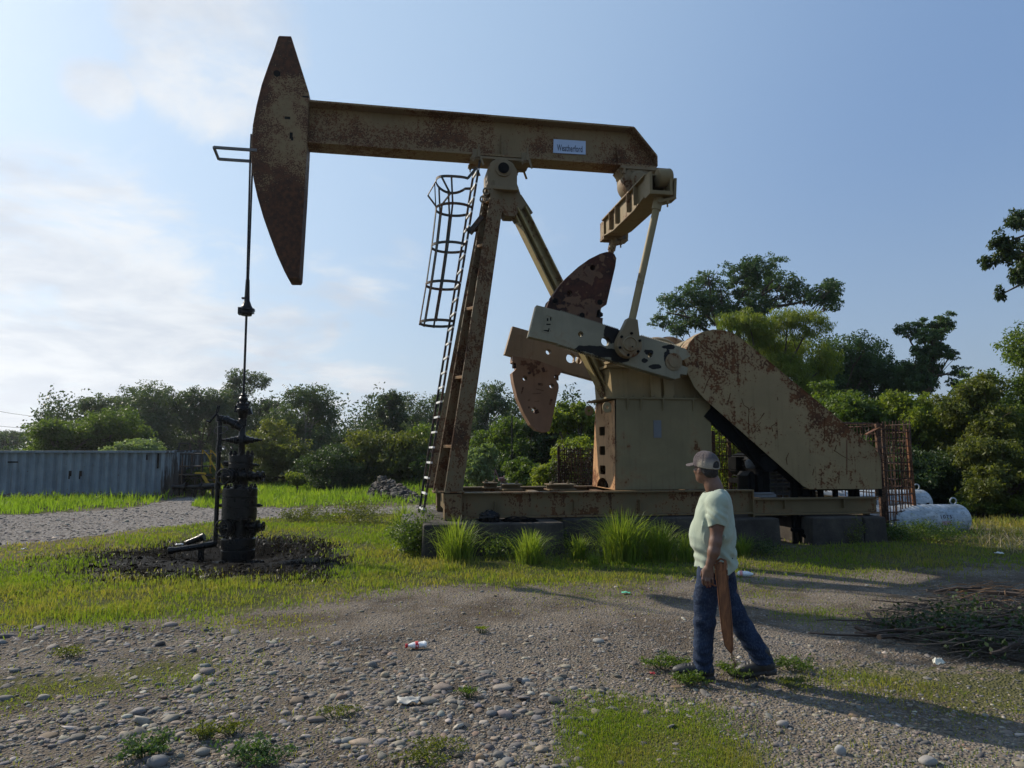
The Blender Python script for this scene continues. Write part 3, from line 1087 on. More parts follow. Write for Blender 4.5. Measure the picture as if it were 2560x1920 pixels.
lo = [kf(104, 965), kf(100, 1015), kf(130, 1025), kf(135, 1070), kf(98, 1105), kf(108, 1180), kf(140, 1310), kf(190, 1430), kf(250, 1535), kf(300, 1580), kf(370, 1597), kf(402, 1588), kf(418, 1540), kf(440, 1430), kf(482, 1230), kf(480, 1200), kf(445, 1135), kf(450, 1118), kf(490, 1125), kf(512, 1075), kf(300, 1000)]
m = MB()
m.plate([lo, circ(kf(203, 1152), 0.045, 16), circ(kf(425, 1212), 0.05, 16), circ(kf(278, 1410), 0.055, 16)], FRF - 0.06, FRF + 0.24)
lw = m.build('counterweight', M['weight_pink'], pump)
m = MB()
for cx, cy in ((118, 1040), (473, 1140)):
    s_, z_ = kf(cx, cy)
    m.lathe([(0.04, 0), (0.04, 0.1)], (s_, FRF + .02, z_ + .04), (0, 0, -1), 6)
for cx, cy, w_, h_, an in ((325, 1245, .17, .018, -12), (300, 1275, .18, .016, 5), (330, 1200, .10, .05, 0), (235, 1330, .05, .03, 20), (300, 1340, .10, .012, 10), (240, 1105, .07, .05, 30), (415, 1345, .05, .13, -20), (300, 1425, .08, .08, 20), (180, 1250, .03, .14, -15), (265, 1085, .03, .07, 0), (355, 1080, .06, .1, 20), (235, 1390, .03, .04, 0)):
    s_, z_ = kf(cx, cy)
    a = R(an)
    m.box((s_, FRF - .06, z_), (w_, 0.004, h_), (Vector((math.cos(a), 0, math.sin(a))), Vector((0, 1, 0)), Vector((-math.sin(a), 0, math.cos(a)))))
m.build('cast_marking', M['weight_dark'], lw, split=True)
# far pitman's wrist bearing
m = MB()
dwp = (wp[0], wp[1])
m.plate([[(p_[0], p_[1]) for p_ in td]], FRF + CRT + 0.05, FRF + CRT + 0.24)
m.build('wrist_bearing', M['bearing'], pump, bev=0.01)

# ---- pedestal with the lightened end plate
PF = -0.68
pz = 2.66
f0 = PL(k4(272, 1288), PF)[0]; f1 = PL(k4(272, 592), PF)[0]
s_r0 = PL(k4(1003, 1200), PF)[0]; s_r1 = PL(k4(985, 680), PF)[0]
m = MB()
m.plate([[(f0, 1.0), (s_r0, 1.0), (s_r1, pz), (f1, pz)]], PF, PF + 0.02)
m.plate([[(f0, 1.0), (s_r0, 1.0), (s_r1, pz), (f1, pz)]], 0.50, 0.52)
m.box((s_r0 - 0.02, -0.08, 1.83), (0.02, 1.14, 1.62))
ped = m.build('pedestal', M['pedestal'], pump, bev=0.004)
m = MB()
def yz(cx, cy):                              # a point of the left end plate, in (y', z)
    u, v = k4(cx, cy)
    d = ray(u, v); o = Vector((0, 0, CAMH)); sx = f0
    t = (PC + EX * sx - o).dot(EX) / d.dot(EX)
    q_ = o + d * t - PC
    return (q_.dot(EY), q_.z)
yb = yz(102, 1285)[0]; yt = yz(125, 640)[0]
yb = max(0.45, min(0.95, yb)); yt = max(0.4, min(0.8, yt))
pl = [(PF + 0.004, 1.0), (yb, 1.0), (yt, pz - .03), (PF + 0.004, pz - .03)]
ym = PF + 0.52 * (yb - PF)
holes = []
for cy in (830, 985, 1138):
    z_ = PL(k4(272, cy), PF)[1]
    y_ = ym
    holes.append([(y_ - 0.16, z_ - 0.085), (y_ + 0.16, z_ - 0.085), (y_ + 0.19, z_ - 0.055), (y_ + 0.19, z_ + 0.055), (y_ + 0.16, z_ + 0.085), (y_ - 0.16, z_ + 0.085), (y_ - 0.19, z_ + 0.055), (y_ - 0.19, z_ - 0.055)])
za = PL(k4(272, 1210), PF)[1]
holes.append([(ym - 0.37, 1.012)] + [(ym + 0.37 * math.cos(R(180 - 15 * i)), 1.012 + (za - 0.99) * math.sin(R(15 * i))) for i in range(1, 12)] + [(ym + 0.37, 1.012)])
for yy in (ym - .0, PF + 0.2):
    z_ = pz - 0.14
    holes.append([(yy - 0.05, z_ - 0.1), (yy + 0.05, z_ - 0.1), (yy + 0.05, z_ + 0.08), (yy - 0.05, z_ + 0.08)])
m.prism([pl] + holes, lambda a, c: (f0 - 0.022, a, c), lambda a, c: (f0 - 0.002, a, c))
m.build('pedestal_end_plate', M['pedestal_end'], ped)
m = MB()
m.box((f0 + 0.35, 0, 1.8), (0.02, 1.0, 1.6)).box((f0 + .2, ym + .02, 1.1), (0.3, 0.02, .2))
m.build('shade_backing', M['black'], ped)  # black sheets behind the holes, painting in the shade of the hollow inside
m = MB()
m.box(((f1 + s_r1) / 2 - .06, -0.06, pz + 0.014), (s_r1 - f1 + 0.28, 1.32, 0.03))
for cx in (355, 455, 622, 850):
    s_ = PL(k4(cx, 640), PF)[0]
    m.prism([[(PF - .004, pz - 0.002), (PF - 0.065, pz - 0.002), (PF - .004, pz - 0.22)]], lambda a, c, q=s_ - .012: (q, a, c), lambda a, c, q=s_ + .012: (q, a, c))
for i in range(9):
    m.bolt((f1 + 0.15 + i * 0.2, PF + 0.03, pz + 0.03), (0, 0, 1), 0.025, 0.03)
m.build('top_flange', M['pedestal'], ped, bev=0.002)
for y_ in (PF - 0.0, yt + 0.02):
    m = MB()
    n = 18
    lp = [(f0 - 0.15 + 0.085 * math.cos(R(20 * i)), pz - 0.16 + 0.10 * math.sin(R(20 * i))) for i in range(18)]
    m.plate([lp, circ((f0 - 0.15, pz - 0.16), 0.03, 10)], y_ - 0.004, y_ + 0.026)
    m.build('lifting_lug', M['gear'], ped)
m = MB()
s_, z_ = PL(k4(583, 822), PF)
m.box((s_, PF - 0.004, z_), (0.15, 0.012, 0.32))
m.build('data_plate', M['greysteel'], ped)

# ---- gear reducer
GF = -0.55
gz0 = pz + 0.03
kg = lambda x, y: PL(k4(x, y), GF)
gl = kg(358, 500)[0]; gtop = 3.42
m = MB()
m.prism([[(gl, gz0), (4.05, gz0), (4.05, gtop), (gl - .05, gtop)]], lambda a, c: (a, GF + (0.0 if c > 3 else 0.0), c), lambda a, c: (a, 0.55, c))
m.box((3.2, 0, gtop + 0.03), (1.95, 1.2, 0.06))
m.lathe([(0.48, -0.48), (0.52, -0.40), (0.52, 0.40), (0.48, 0.48)], (shaft[0], 0, shaft[1] + 0.05), (0, 1, 0), 40)
m.lathe([(0.42, -0.42), (0.42, 0.42)], (shaft[0] + 0.78, 0, shaft[1] + 0.15), (0, 1, 0), 32)
for cx in (560, 660):
    s_ = kg(cx, 500)[0]
    m.prism([[(GF, gz0), (GF - 0.1, gz0), (GF - .03, gtop), (GF, gtop)]], lambda a, c, q=s_ - .1: (q, a, c), lambda a, c, q=s_ + .1: (q, a, c))
gb = m.build('gear_reducer', M['gear'], pump, smooth=35, bev=0.006)
m = MB()
s_, z_ = kg(255, 365)
m.prism([[(gl - 0.36, z_ + 0.0), (gl, z_ + 0.02), (gl, gz0), (gl - 0.30, gz0), (gl - 0.33, z_ - 0.12)]], lambda a, c: (a, GF - 0.02, c), lambda a, c: (a, 0.5, c))
m.box((gl - 0.2, GF + 0.2, z_ + 0.03), (0.45, 0.55, 0.05))
m.build('reducer_foot', M['gear'], gb, bev=0.006)
m = MB().tube([(shaft[0], CRF + .1, shaft[1]), (shaft[0], FRF + .1, shaft[1])], 0.17, 20)
m.build('crankshaft', M['bearing'], gb, smooth=40)
# brake drum cover beyond the reducer
m = MB()
bd = PL((1655, 843), 0.75)
m.lathe([(0.46, 0), (0.5, 0.03), (0.5, 0.28), (0.44, 0.3)], (bd[0] + .12, 0.6, bd[1] - .5), (0, 1, 0), 36)
m.build('brake_drum', M['pedestal_end'], gb, smooth=35)

# ---- belt guard
BF, BT = -0.86, 0.34
kb = lambda u, v: PL(ko(u, v), BF)
bo = [kb(1483, 797), kb(1479, 778), kb(1481, 760), kb(1488, 743), kb(1500, 728), kb(1517, 718), kb(1540, 712.5), kb(1562, 714), kb(1582, 720), kb(1600, 732), kb(1622, 749), kb(1700, 814), kb(1800, 896), kb(1886, 966), kb(1897, 980), kb(1901, 997), kb(1904, 1055), kb(1748, 1056), kb(1735, 1050), kb(1650, 975), kb(1580, 913), kb(1522, 862), kb(1500, 836), kb(1488, 812)]
m = MB()
m.plate([bo], BF, BF + 0.012)
bgd = m.build('belt_guard', M['guard'], pump, bev=0.0)
m = MB()
inner = bo
n = len(bo)
vs, fs = [], []
for p_ in bo:
    vs += [(p_[0], BF - 0.006, p_[1]), (p_[0], BF + BT, p_[1])]
cz = sum(p_[1] for p_ in bo) / n; cs_ = sum(p_[0] for p_ in bo) / n
for i in range(n):
    a, c = Vector((bo[i][0], 0, bo[i][1])), Vector((bo[(i + 1) % n][0], 0, bo[(i + 1) % n][1]))
    if 17 <= i <= 22:
        continue                              # open underneath, where the belts run
    d = (c - a).normalized(); nr = d.cross(Vector((0, 1, 0))) * 0.007
    m.add([a + nr + Vector((0, BF - .008, 0)), c + nr + Vector((0, BF - .008, 0)), c + nr + Vector((0, BF + BT, 0)), a + nr + Vector((0, BF + BT, 0)),
           a - nr + Vector((0, BF - .008, 0)), c - nr + Vector((0, BF - .008, 0)), c - nr + Vector((0, BF + BT, 0)), a - nr + Vector((0, BF + BT, 0))],
          [(0, 1, 2, 3), (7, 6, 5, 4), (0, 4, 5, 1), (2, 6, 7, 3), (0, 3, 7, 4), (1, 5, 6, 2)])
m.build('guard_rim', M['guard'], bgd)
m = MB()
a, c = kb(1504, 731), kb(1560, 778)
m.bar((a[0], BF - .006, a[1]), (c[0], BF - .006, c[1]), 0.016, 0.012, (0, 1, 0))
prev = None
for q_ in ((1562, 772), (1566, 764), (1573, 757), (1582, 753)):
    w_ = kb(*q_)
    if prev: m.bar((prev[0], BF - .006, prev[1]), (w_[0], BF - .006, w_[1]), 0.014, 0.012, (0, 1, 0))
    prev = w_
a, c = kb(1829, 1025), kb(1829, 950)
m.bar((a[0], BF - .004, a[1]), (c[0], BF - .004, c[1]), 0.02, 0.006, (0, 1, 0))
m.build('weld_seam', M['redrust'], bgd, split=True)
kd = lambda x, y: PL(k5(x, y), BF)
RUNS = [[(465, 290), (480, 340), (515, 362), (520, 400), (516, 440), (518, 485), (522, 560), (520, 600)], [(545, 350), (520, 375)], [(610, 470), (570, 520), (545, 560)], [(635, 400), (600, 450), (575, 470)], [(242, 98), (232, 122), (208, 160), (175, 250)], [(1090, 430), (1091, 520), (1088, 612)], [(1160, 680), (1220, 720), (1285, 757)], [(1118, 560), (1132, 610), (1120, 650)], [(1180, 640), (1165, 690)], [(735, 280), (738, 305)], [(655, 620), (640, 660)], [(820, 700), (800, 745), (808, 790)], [(1010, 820), (1000, 870)], [(720, 480), (690, 500), (700, 540)], [(1200, 860), (1195, 930)], [(380, 250), (360, 330)]]
for rn in RUNS:
    m = MB()
    P_ = [kd(*q_) for q_ in rn]
    P_ = [Vector((a, BF - .0005, c)) for a, c in P_]
    m.tube(P_, [random.uniform(.004, .011) for _ in P_], 6)
    m.build('rust_run', M['rustrun'], bgd)
# back half of the guard (hanging plate) and belts
m = MB()
m.plate([bo[:17] + [bo[17]]  + bo[18:]], BF + BT - 0.01, BF + BT)
m.build('guard_back', M['black'], bgd)
# sheaves and belts: big sheave by the reducer, small one on the motor
bsC = Vector((4.12, 0, 3.42)); bsr = 0.52
msC = Vector(PL(ko(1655, 1000), BF + .15)[:1] + (0,) + PL(ko(1655, 1000), BF + .15)[1:]); msr = 0.17
m = MB()
m.lathe([(bsr - .05, 0), (bsr, 0.02), (bsr, 0.22), (bsr - .05, 0.24)], (bsC.x, BF + 0.05, bsC.z), (0, 1, 0), 36)
m.build('sheave', M['black'], pump, smooth=35)
dv = (msC - bsC); dl = dv.length; dn = dv.normalized(); up_ = Vector((-dn.z, 0, dn.x))
for k in range(4):
    m = MB()
    y_ = BF + 0.07 + k * 0.055
    for sg_ in (-1, 1):
        m.bar(bsC + up_ * (bsr * sg_) + Vector((0, y_, 0)), msC + up_ * (msr * sg_) + Vector((0, y_, 0)), 0.026, 0.022, (0, 1, 0))
    m.build('drive_belt', M['black'], pump)
m = MB()
a, c = kb(1540, 885), kb(1650, 985)
m.bar((a[0], BF + .2, a[1]), (c[0], BF + .2, c[1]), 0.3, 0.09, (0, 1, 0))
m.build('guard_support', M['black'], bgd)

# ---- motor on its sliding base
ky = lambda x, y: PL(k5(x, y), -0.5)
ms, mz = ky(640, 800)
m = MB()
m.lathe([(0.10, -0.5), (0.22, -0.46), (0.25, -0.36), (0.25, 0.36), (0.22, 0.46), (0.1, .5)], (ms, 0.12, mz), (0, 1, 0), 28)
for k in range(14):
    a = 2 * math.pi * k / 14
    m.box((ms + .258 * math.cos(a), 0.12, mz + 0.258 * math.sin(a)), (0.03, 0.66, 0.012), (Vector((math.cos(a), 0, math.sin(a))), Vector((0, 1, 0)), Vector((-math.sin(a), 0, math.cos(a)))))
m.box((ms - .26, 0.1, mz + .05), (0.2, 0.3, 0.24))
m.box((ms, 0.12, mz - .3), (0.5, 0.7, 0.1))
mot = m.build('motor', M['black'], pump, smooth=35)
a = ky(503, 785); c = ky(560, 785)
m = MB().lathe([(0.05, 0), (0.085, 0.01), (0.09, 0.03), (0.09, c[0] - a[0])], (a[0], -0.5, a[1]), (1, 0, 0), 18)
m.build('starter', M['greysteel'], mot, smooth=35)
m = MB()
p1 = ky(575, 795)
m.lathe([(0.20, -0.025), (0.24, -0.02), (0.24, 0.02), (0.2, 0.025)], (p1[0], -0.5, p1[1]), (1, 0.15, 0), 30)
m.lathe([(msr, 0), (msr, 0.24)], (msC.x, BF + 0.05, msC.z), (0, 1, 0), 24)
p2 = ky(690, 790)
m.lathe([(0.09, 0), (0.13, 0.03), (0.13, 0.2)], (p2[0], -0.62, p2[1]), (0, 1, 0), 20)
m.tube([(p1[0], -.5, p1[1] + .2), (p1[0] + .08, -.5, p1[1] + .45), (p1[0] + .2, -.4, p1[1] + .55)], 0.025, 8)
m.tube([(p1[0] - .1, -.5, p1[1] + .1), (p1[0] - .12, -.52, p1[1] + .42)], 0.02, 8)
m.tube([(p1[0] + .05, -.55, p1[1]), (p1[0] + .3, -.56, p1[1] + .12), (p1[0] + .45, -.5, p1[1] - .05)], 0.022, 8)
m.build('pulley', M['black'], mot, smooth=35)
for (xa, xb, top) in ((485, 545, 860), (560, 655, 850)):
    a = ky(xa, top); c = ky(xb, 1010)
    m = MB()
    m.plate([[(a[0], c[1]), (c[0], c[1]), (c[0], a[1]), (c[0] - .04, a[1] + .05), (a[0] + .06, a[1] + .05), (a[0], a[1] - .03)]], -0.62, -0.2)
    m.box(((a[0] + c[0]) / 2, -.63, c[1] + .2), (0.025, 0.03, 0.4))
    m.build('motor_stand', M['black'], mot, bev=0.006)
zr = 0.84
for y_ in (-0.78, -0.3):
    m = MB()
    a = ky(395, 1020); c = ky(655, 1020)
    m.box(((a[0] + c[0]) / 2, y_, zr + 0.035), (c[0] - a[0], 0.1, 0.06)).box(((a[0] + c[0]) / 2, y_, zr + 0.08), (c[0] - a[0] - .1, 0.14, 0.025))
    m.build('motor_rail', M['greysteel'], mot, bev=0.004)
# slatted grille behind the motor
m = MB()
gy = 0.1
g0 = PL(k5(655, 880), gy); g1 = PL(k5(850, 1020), gy)
for i in range(7):
    z_ = g1[1] + 0.05 + i * (g0[1] - g1[1] + .12) / 6
    m.box(((g0[0] + g1[0]) / 2, gy, z_), (g1[0] - g0[0], 0.05, 0.06), (Vector((1, 0, 0)), Vector((0, .8, .6)), Vector((0, -.6, .8))))
for i in range(4):
    s_ = g0[0] + (g1[0] - g0[0]) * (i + .3) / 4
    m.box((s_, gy - .04, (g0[1] + g1[1]) / 2 + .06), (0.02, 0.02, g0[1] - g1[1] + .22))
for z_ in (g1[1] + .02, (g0[1] + g1[1]) / 2, g0[1] + .1):
    m.box(((g0[0] + g1[0]) / 2, gy - .045, z_), (g1[0] - g0[0], 0.022, 0.022))
m.build('motor_grille', M['greysteel'], pump)
m = MB()
a = PL(k5(855, 1020), -0.6); c = PL(k5(930, 930), -0.6)
m.box((a[0] + .02, -.6, a[1] + .12), (0.1, 0.1, 0.34)).box((c[0], -.6, c[1] - .1), (0.16, 0.16, 0.3))
m.lathe([(0.06, 0), (0.06, .14)], (c[0] - .05, -.7, c[1] + .02), (0, 1, 0), 12)
for x0 in (1000, 1060, 1170, 1290, 1330, 1500):
    a = PL(k5(x0, 990), -0.5)
    m.box((a[0], -.5, 0.9), (0.08, 0.08, 0.18))
m.box((6.3, -.5, 0.97), (1.3, 0.3, 0.05))
m.build('guard_bracket', M['black'], pump, bev=0.003, split=True)

# ================================================================== GROUND
KO = 2560 / 2212


def to_ov(x, y, z=0.0):                      # world -> 2212-wide view coordinates (arrays)
    zz = z - CAMH
    zc = y * math.cos(PITCH) + zz * math.sin(PITCH)
    yc = -y * math.sin(PITCH) + zz * math.cos(PITCH)
    zc = np.where(zc < 0.2, 0.2, zc)
    return (1280 + F * x / zc) / KO, (960 - F * yc / zc) / KO


def pip(poly, u, v):
    P_ = np.array(poly, float)
    ins = np.zeros(u.shape, bool)
    n = len(P_)
    for i in range(n):
        x0, y0 = P_[i]; x1, y1 = P_[(i + 1) % n]
        c = ((y0 > v) != (y1 > v)) & (u < (x1 - x0) * (v - y0) / (y1 - y0 + 1e-12) + x0)
        ins ^= c
    return ins


def in_region(poly, x, y, warp=0.35, seed=3, jit=0.0):
    sc = np.clip(np.hypot(x, y) / 9.0, 0.35, 4)
    if jit:
        x = x + rng.normal(0, jit, x.shape) * sc
        y = y + rng.normal(0, jit * 1.3, x.shape) * sc
    wx = x + (fbm(x * 1.7 / sc, y * 1.7 / sc, seed) - 0.5) * 2 * warp * sc
    wy = y + (fbm(x * 1.7 / sc + 31, y * 1.7 / sc + 9, seed + 5) - 0.5) * 2 * warp * sc
    u, v = to_ov(wx, wy)
    return pip(poly, u, v) & (y > 1.0)


OIL = [(150, 1197), (250, 1185), (340, 1178), (420, 1165), (545, 1150), (640, 1158), (730, 1185), (757, 1215), (742, 1258), (690, 1258), (610, 1240), (540, 1246), (440, 1247), (330, 1250), (250, 1240), (180, 1225)]
ROAD = [(-900, 1130), (0, 1111), (160, 1103), (290, 1095), (330, 1088), (420, 1072), (440, 1076), (400, 1092), (470, 1101), (640, 1098), (760, 1097), (900, 1090), (1010, 1092), (1010, 1100), (860, 1106), (720, 1112), (600, 1120), (480, 1130), (330, 1140), (200, 1155), (0, 1180), (-900, 1250)]
GR = [  # polygon, blade height, density, dryness, warp
    ([(-900, 1240), (0, 1212), (130, 1195), (260, 1165), (330, 1142), (480, 1127), (600, 1112), (720, 1102), (860, 1108), (960, 1130), (1080, 1170), (1240, 1190), (1480, 1195), (1620, 1215), (1560, 1236), (1420, 1252), (1260, 1264), (1100, 1266), (960, 1260), (880, 1270), (760, 1280), (690, 1292), (600, 1312), (480, 1327), (300, 1340), (100, 1347), (-900, 1380)], 0.075, 0.9, 0.25, .22),
    ([(-900, 1085), (-300, 1066), (250, 1075), (320, 1086), (290, 1094), (150, 1101), (0, 1110), (-900, 1130)], 0.28, 1.0, 0.05, .3),
    ([(372, 1098), (430, 1078), (490, 1060), (560, 1046), (700, 1042), (820, 1038), (950, 1030), (1300, 1036), (2300, 1034), (2300, 1060), (1900, 1090), (1300, 1085), (960, 1092), (900, 1088), (700, 1094), (500, 1099)], 0.24, 1.0, 0.05, .3),
    ([(1150, 1278), (1290, 1264), (1420, 1268), (1400, 1295), (1340, 1312), (1200, 1302)], 0.03, 0.45, 0.5, .2),
    ([(-400, 1470), (0, 1452), (160, 1448), (330, 1422), (470, 1407), (530, 1442), (500, 1476), (300, 1482), (150, 1505), (0, 1535), (-400, 1600)], 0.04, 0.75, 0.25, .12),
    ([(1260, 1515), (1340, 1503), (1460, 1532), (1540, 1552), (1600, 1612), (1620, 1720), (1230, 1720), (1240, 1590)], 0.045, 1.0, 0.12, .10),
    ([(1150, 1590), (1260, 1540), (1640, 1590), (1680, 1720), (1120, 1720)], 0.03, 0.3, 0.5, .15),
    ([(1700, 1425), (1850, 1418), (2000, 1442), (2400, 1430), (2400, 1560), (2100, 1560), (2000, 1530), (1900, 1502), (1750, 1490)], 0.04, 0.7, 0.45, .12),
    ([(1590, 1180), (1800, 1168), (2400, 1125), (2400, 1215), (2100, 1222), (1950, 1238), (1700, 1242), (1600, 1232)], 0.08, 0.75, 0.45, .25),
    ([(1590, 1254), (1740, 1248), (1750, 1272), (1600, 1282)], 0.04, 0.6, 0.4, .2),
    ([(1690, 1322), (1850, 1292), (1900, 1300), (1880, 1330), (1740, 1347)], 0.04, 0.6, 0.35, .15),
    ([(430, 1330), (600, 1317), (700, 1327), (680, 1352), (560, 1370), (430, 1364)], 0.03, 0.35, 0.5, .2),
    ([(1900, 1238), (2400, 1230), (2400, 1262), (1900, 1262)], 0.04, 0.35, 0.5, .25),
    ([(2080, 1118), (2600, 1100), (2600, 1150), (2150, 1165)], 0.14, 0.9, 0.65, .2),
    ([(-300, 1560), (120, 1540), (330, 1530), (440, 1580), (330, 1680), (-100, 1720)], 0.035, 0.16, 0.5, .2),
    ([(1850, 1560), (2400, 1590), (2400, 1720), (1900, 1720)], 0.04, 0.28, 0.55, .2),
    ([(-900, 1200), (0, 1180), (200, 1156), (330, 1142), (345, 1176), (150, 1197), (0, 1213), (-900, 1245)], 0.05, 0.6, 0.95, .2),
    ([(400, 1405), (520, 1380), (900, 1500), (1000, 1720), (600, 1720), (420, 1560)], 0.03, 0.12, 0.45, .3),
    ([(-300, 1350), (500, 1345), (620, 1400), (500, 1560), (-300, 1700)], 0.03, 0.10, 0.45, .4),
    ([(1300, 1480), (1700, 1440), (2400, 1500), (2400, 1720), (1500, 1720)], 0.03, 0.16, 0.5, .4),
    ([(620, 1285), (1200, 1266), (1600, 1270), (2400, 1260), (2400, 1330), (1700, 1330), (800, 1330)], 0.025, 0.10, 0.6, .4),
]


def ground_z(x, y):
    x = np.asarray(x, float); y = np.asarray(y, float)
    r = np.hypot(x, y)
    amp = np.clip((r - 2.0) / 6, 0, 1) * 0.05 + 0.015
    z = (fbm(x * 0.45, y * 0.45, 11, 3) - 0.5) * 2 * amp
    z += (fbm(x * 2.3, y * 2.3, 15, 3) - 0.5) * 0.035 * np.clip(8 / (r + 1), 0.2, 1)
    # dug-out round the wellhead
    d = np.hypot((x + 4.55) / 1.35, (y - 12.35) / 0.95)
    z -= 0.24 * np.clip(1.25 - d, 0, 1) ** 1.0
    # banks far off
    z += 0.75 * np.exp(-(((x + 1.6) / 3.2) ** 2 + ((y - 33) / 3.5) ** 2))
    z = np.where(r > 300, z + 0.0 * r, z)
    # level pads under the feet of the man and the foundation
    f = np.exp(-(((x - 1.6) / 0.7) ** 2 + ((y - 5.56) / 0.5) ** 2))
    return z * (1 - f)


GRASS_ATTR = None


def ground_masks(x, y):
    g = np.zeros(x.shape); dry = np.zeros(x.shape)
    for i, (poly, h, den, dr, wp_) in enumerate(GR):
        ins = sum(in_region(poly, x, y, wp_, 3 + i * 7, 0.22).astype(float) for _ in range(4)) / 4
        g = np.maximum(g, ins * min(1, den + 0.0))
        dry = np.where(ins > 0.4, dr, dry)
    oil = sum(in_region(OIL, x, y, 0.45, 91, 0.16).astype(float) for _ in range(4)) / 4
    road = in_region(ROAD, x, y, 0.3, 44)
    g = np.where(road, 0, g) * (1 - oil)
    far = (np.hypot(x, y) > 36) & ~road
    g = np.where(far, 0.8, g)
    return g, oil, road.astype(float), dry


rad = np.concatenate([np.geomspace(0.4, 2.6, 10), np.geomspace(2.7, 60, 330), np.geomspace(66, 3500, 22)])
ang = np.concatenate([np.linspace(-math.pi, R(-50), 26, endpoint=False), np.linspace(R(-50), R(50), 420), np.linspace(R(50), math.pi, 27)[1:]])
RR, AA = np.meshgrid(rad, ang, indexing='ij')
GX, GY = RR * np.sin(AA), RR * np.cos(AA)
GZ = ground_z(GX, GY)
g_, o_, r_, d_ = ground_masks(GX.ravel(), GY.ravel())
V = np.stack([GX.ravel(), GY.ravel(), GZ.ravel()], 1)
nr, na = RR.shape
ii = np.arange(nr - 1)[:, None] * na + np.arange(na - 1)[None, :]
Q = np.stack([ii, ii + na, ii + na + 1, ii + 1], -1).reshape(-1, 4)
c0 = len(V)
V = np.vstack([V, [[0, 0, 0]]])
T_ = np.stack([np.full(na - 1, c0), np.arange(na - 1), np.arange(na - 1) + 1], 1)
pad = lambda a: np.append(a, 0)

mt, nb, p, o = newmat('ground_soil')
tc = nb.n('ShaderNodeTexCoord').outputs['Object']
def attr(nm):
    a = nb.n('ShaderNodeAttribute'); a.attribute_name = nm
    return a.outputs['Fac']
nA = nb.noise(tc, 1.1, 6, 0.6); nB = nb.noise(tc, 9, 5, 0.65); nC = nb.noise(tc, 55, 3, 0.6)
vo = nb.n('ShaderNodeTexVoronoi'); nb.link(tc, vo.inputs['Vector']); vo.inputs['Scale'].default_value = 42
vo2 = nb.n('ShaderNodeTexVoronoi'); nb.link(tc, vo2.inputs['Vector']); vo2.inputs['Scale'].default_value = 17
soil = nb.mix(nb.step(nA, 0.35, 0.65), (0.10, 0.08, 0.06), (0.20, 0.165, 0.125))
soil = nb.mix(nb.math('MULTIPLY', nb.step(nB, 0.4, 0.7), 0.5), soil, (0.10, 0.085, 0.07))
sepc = nb.n('ShaderNodeSeparateColor'); nb.link(vo.outputs['Color'], sepc.inputs[0])
stone = nb.mix(sepc.outputs[0], (0.085, 0.085, 0.09), (0.36, 0.33, 0.29))
sep2 = nb.n('ShaderNodeSeparateColor'); nb.link(vo2.outputs['Color'], sep2.inputs[0])
stone2 = nb.mix(sep2.outputs[0], (0.10, 0.10, 0.11), (0.40, 0.37, 0.33))
inst = nb.math('MULTIPLY', nb.step(vo.outputs['Distance'], 0.55, 0.40), nb.step(nb.math('ADD', nB, nb.math('MULTIPLY', nA, 0.5)), 0.62, 0.85))
col = nb.mix(nb.math('MULTIPLY', inst, 0.75), soil, stone)
rd = nb.step(nb.math('ADD', attr('road'), nb.math('MULTIPLY', nb.math('SUBTRACT', nB, 0.5), 0.8)), 0.4, 0.6)
roadc = nb.mix(nb.step(vo2.outputs['Distance'], 0.6, 0.45), (0.19, 0.165, 0.14), nb.mix(0.5, stone2, (0.30, 0.275, 0.25)))
col = nb.mix(rd, col, roadc)
gm = nb.step(nb.math('ADD', attr('grass'), nb.math('MULTIPLY', nb.math('SUBTRACT', nB, 0.5), 0.9)), 0.35, 0.7)
gcol = nb.mix(attr('dry'), (0.045, 0.062, 0.014), (0.13, 0.105, 0.05))
gcol = nb.mix(nb.math('MULTIPLY', nb.step(nC, 0.4, 0.65), 0.6), gcol, (0.10, 0.11, 0.03))
col = nb.mix(nb.math('MULTIPLY', gm, 0.85), col, gcol)
om = nb.step(nb.math('ADD', attr('oil'), nb.math('MULTIPLY', nb.math('SUBTRACT', nB, 0.5), 1.0)), 0.35, 0.6)
col = nb.mix(om, col, nb.mix(nb.step(nB, 0.5, 0.75), (0.0028, 0.0025, 0.0023), (0.006, 0.0048, 0.004)))
nb.link(col, p.inputs['Base Color'])
wet = nb.math('MULTIPLY', om, nb.step(nA, 0.42, 0.5))
nb.link(nb.math('SUBTRACT', 0.95, nb.math('MULTIPLY', wet, 0.5)), p.inputs['Roughness'])
p.inputs['Specular IOR Level'].default_value = .2; p.inputs['IOR'].default_value = 1.12
hgt = nb.math('ADD', nb.math('MULTIPLY', nC, 0.5), nb.math('MULTIPLY', nb.step(vo.outputs['Distance'], 0.6, 0.1), 0.9))
hgt = nb.math('ADD', hgt, nb.math('MULTIPLY', nB, 1.1))
bump(nb, p, hgt, 0.8, 0.022)
ground = big_mesh('ground', V, Q, T_, mt, smooth=True, attrs={'grass': pad(g_), 'oil': pad(o_), 'road': pad(r_), 'dry': pad(d_)})
tag(ground, kind='structure')


def gz(x, y):
    return float(ground_z(np.array([x]), np.array([y]))[0])


# ================================================================== STONES
def ico(sub):
    import bmesh
    bm = bmesh.new()
    bmesh.ops.create_icosphere(bm, subdivisions=sub, radius=1)
    v = np.array([list(q.co) for q in bm.verts]); f = np.array([[q.index for q in fc.verts] for fc in bm.faces])
    bm.free()
    return v, f


ICO2, ICO1 = ico(2), ico(1)


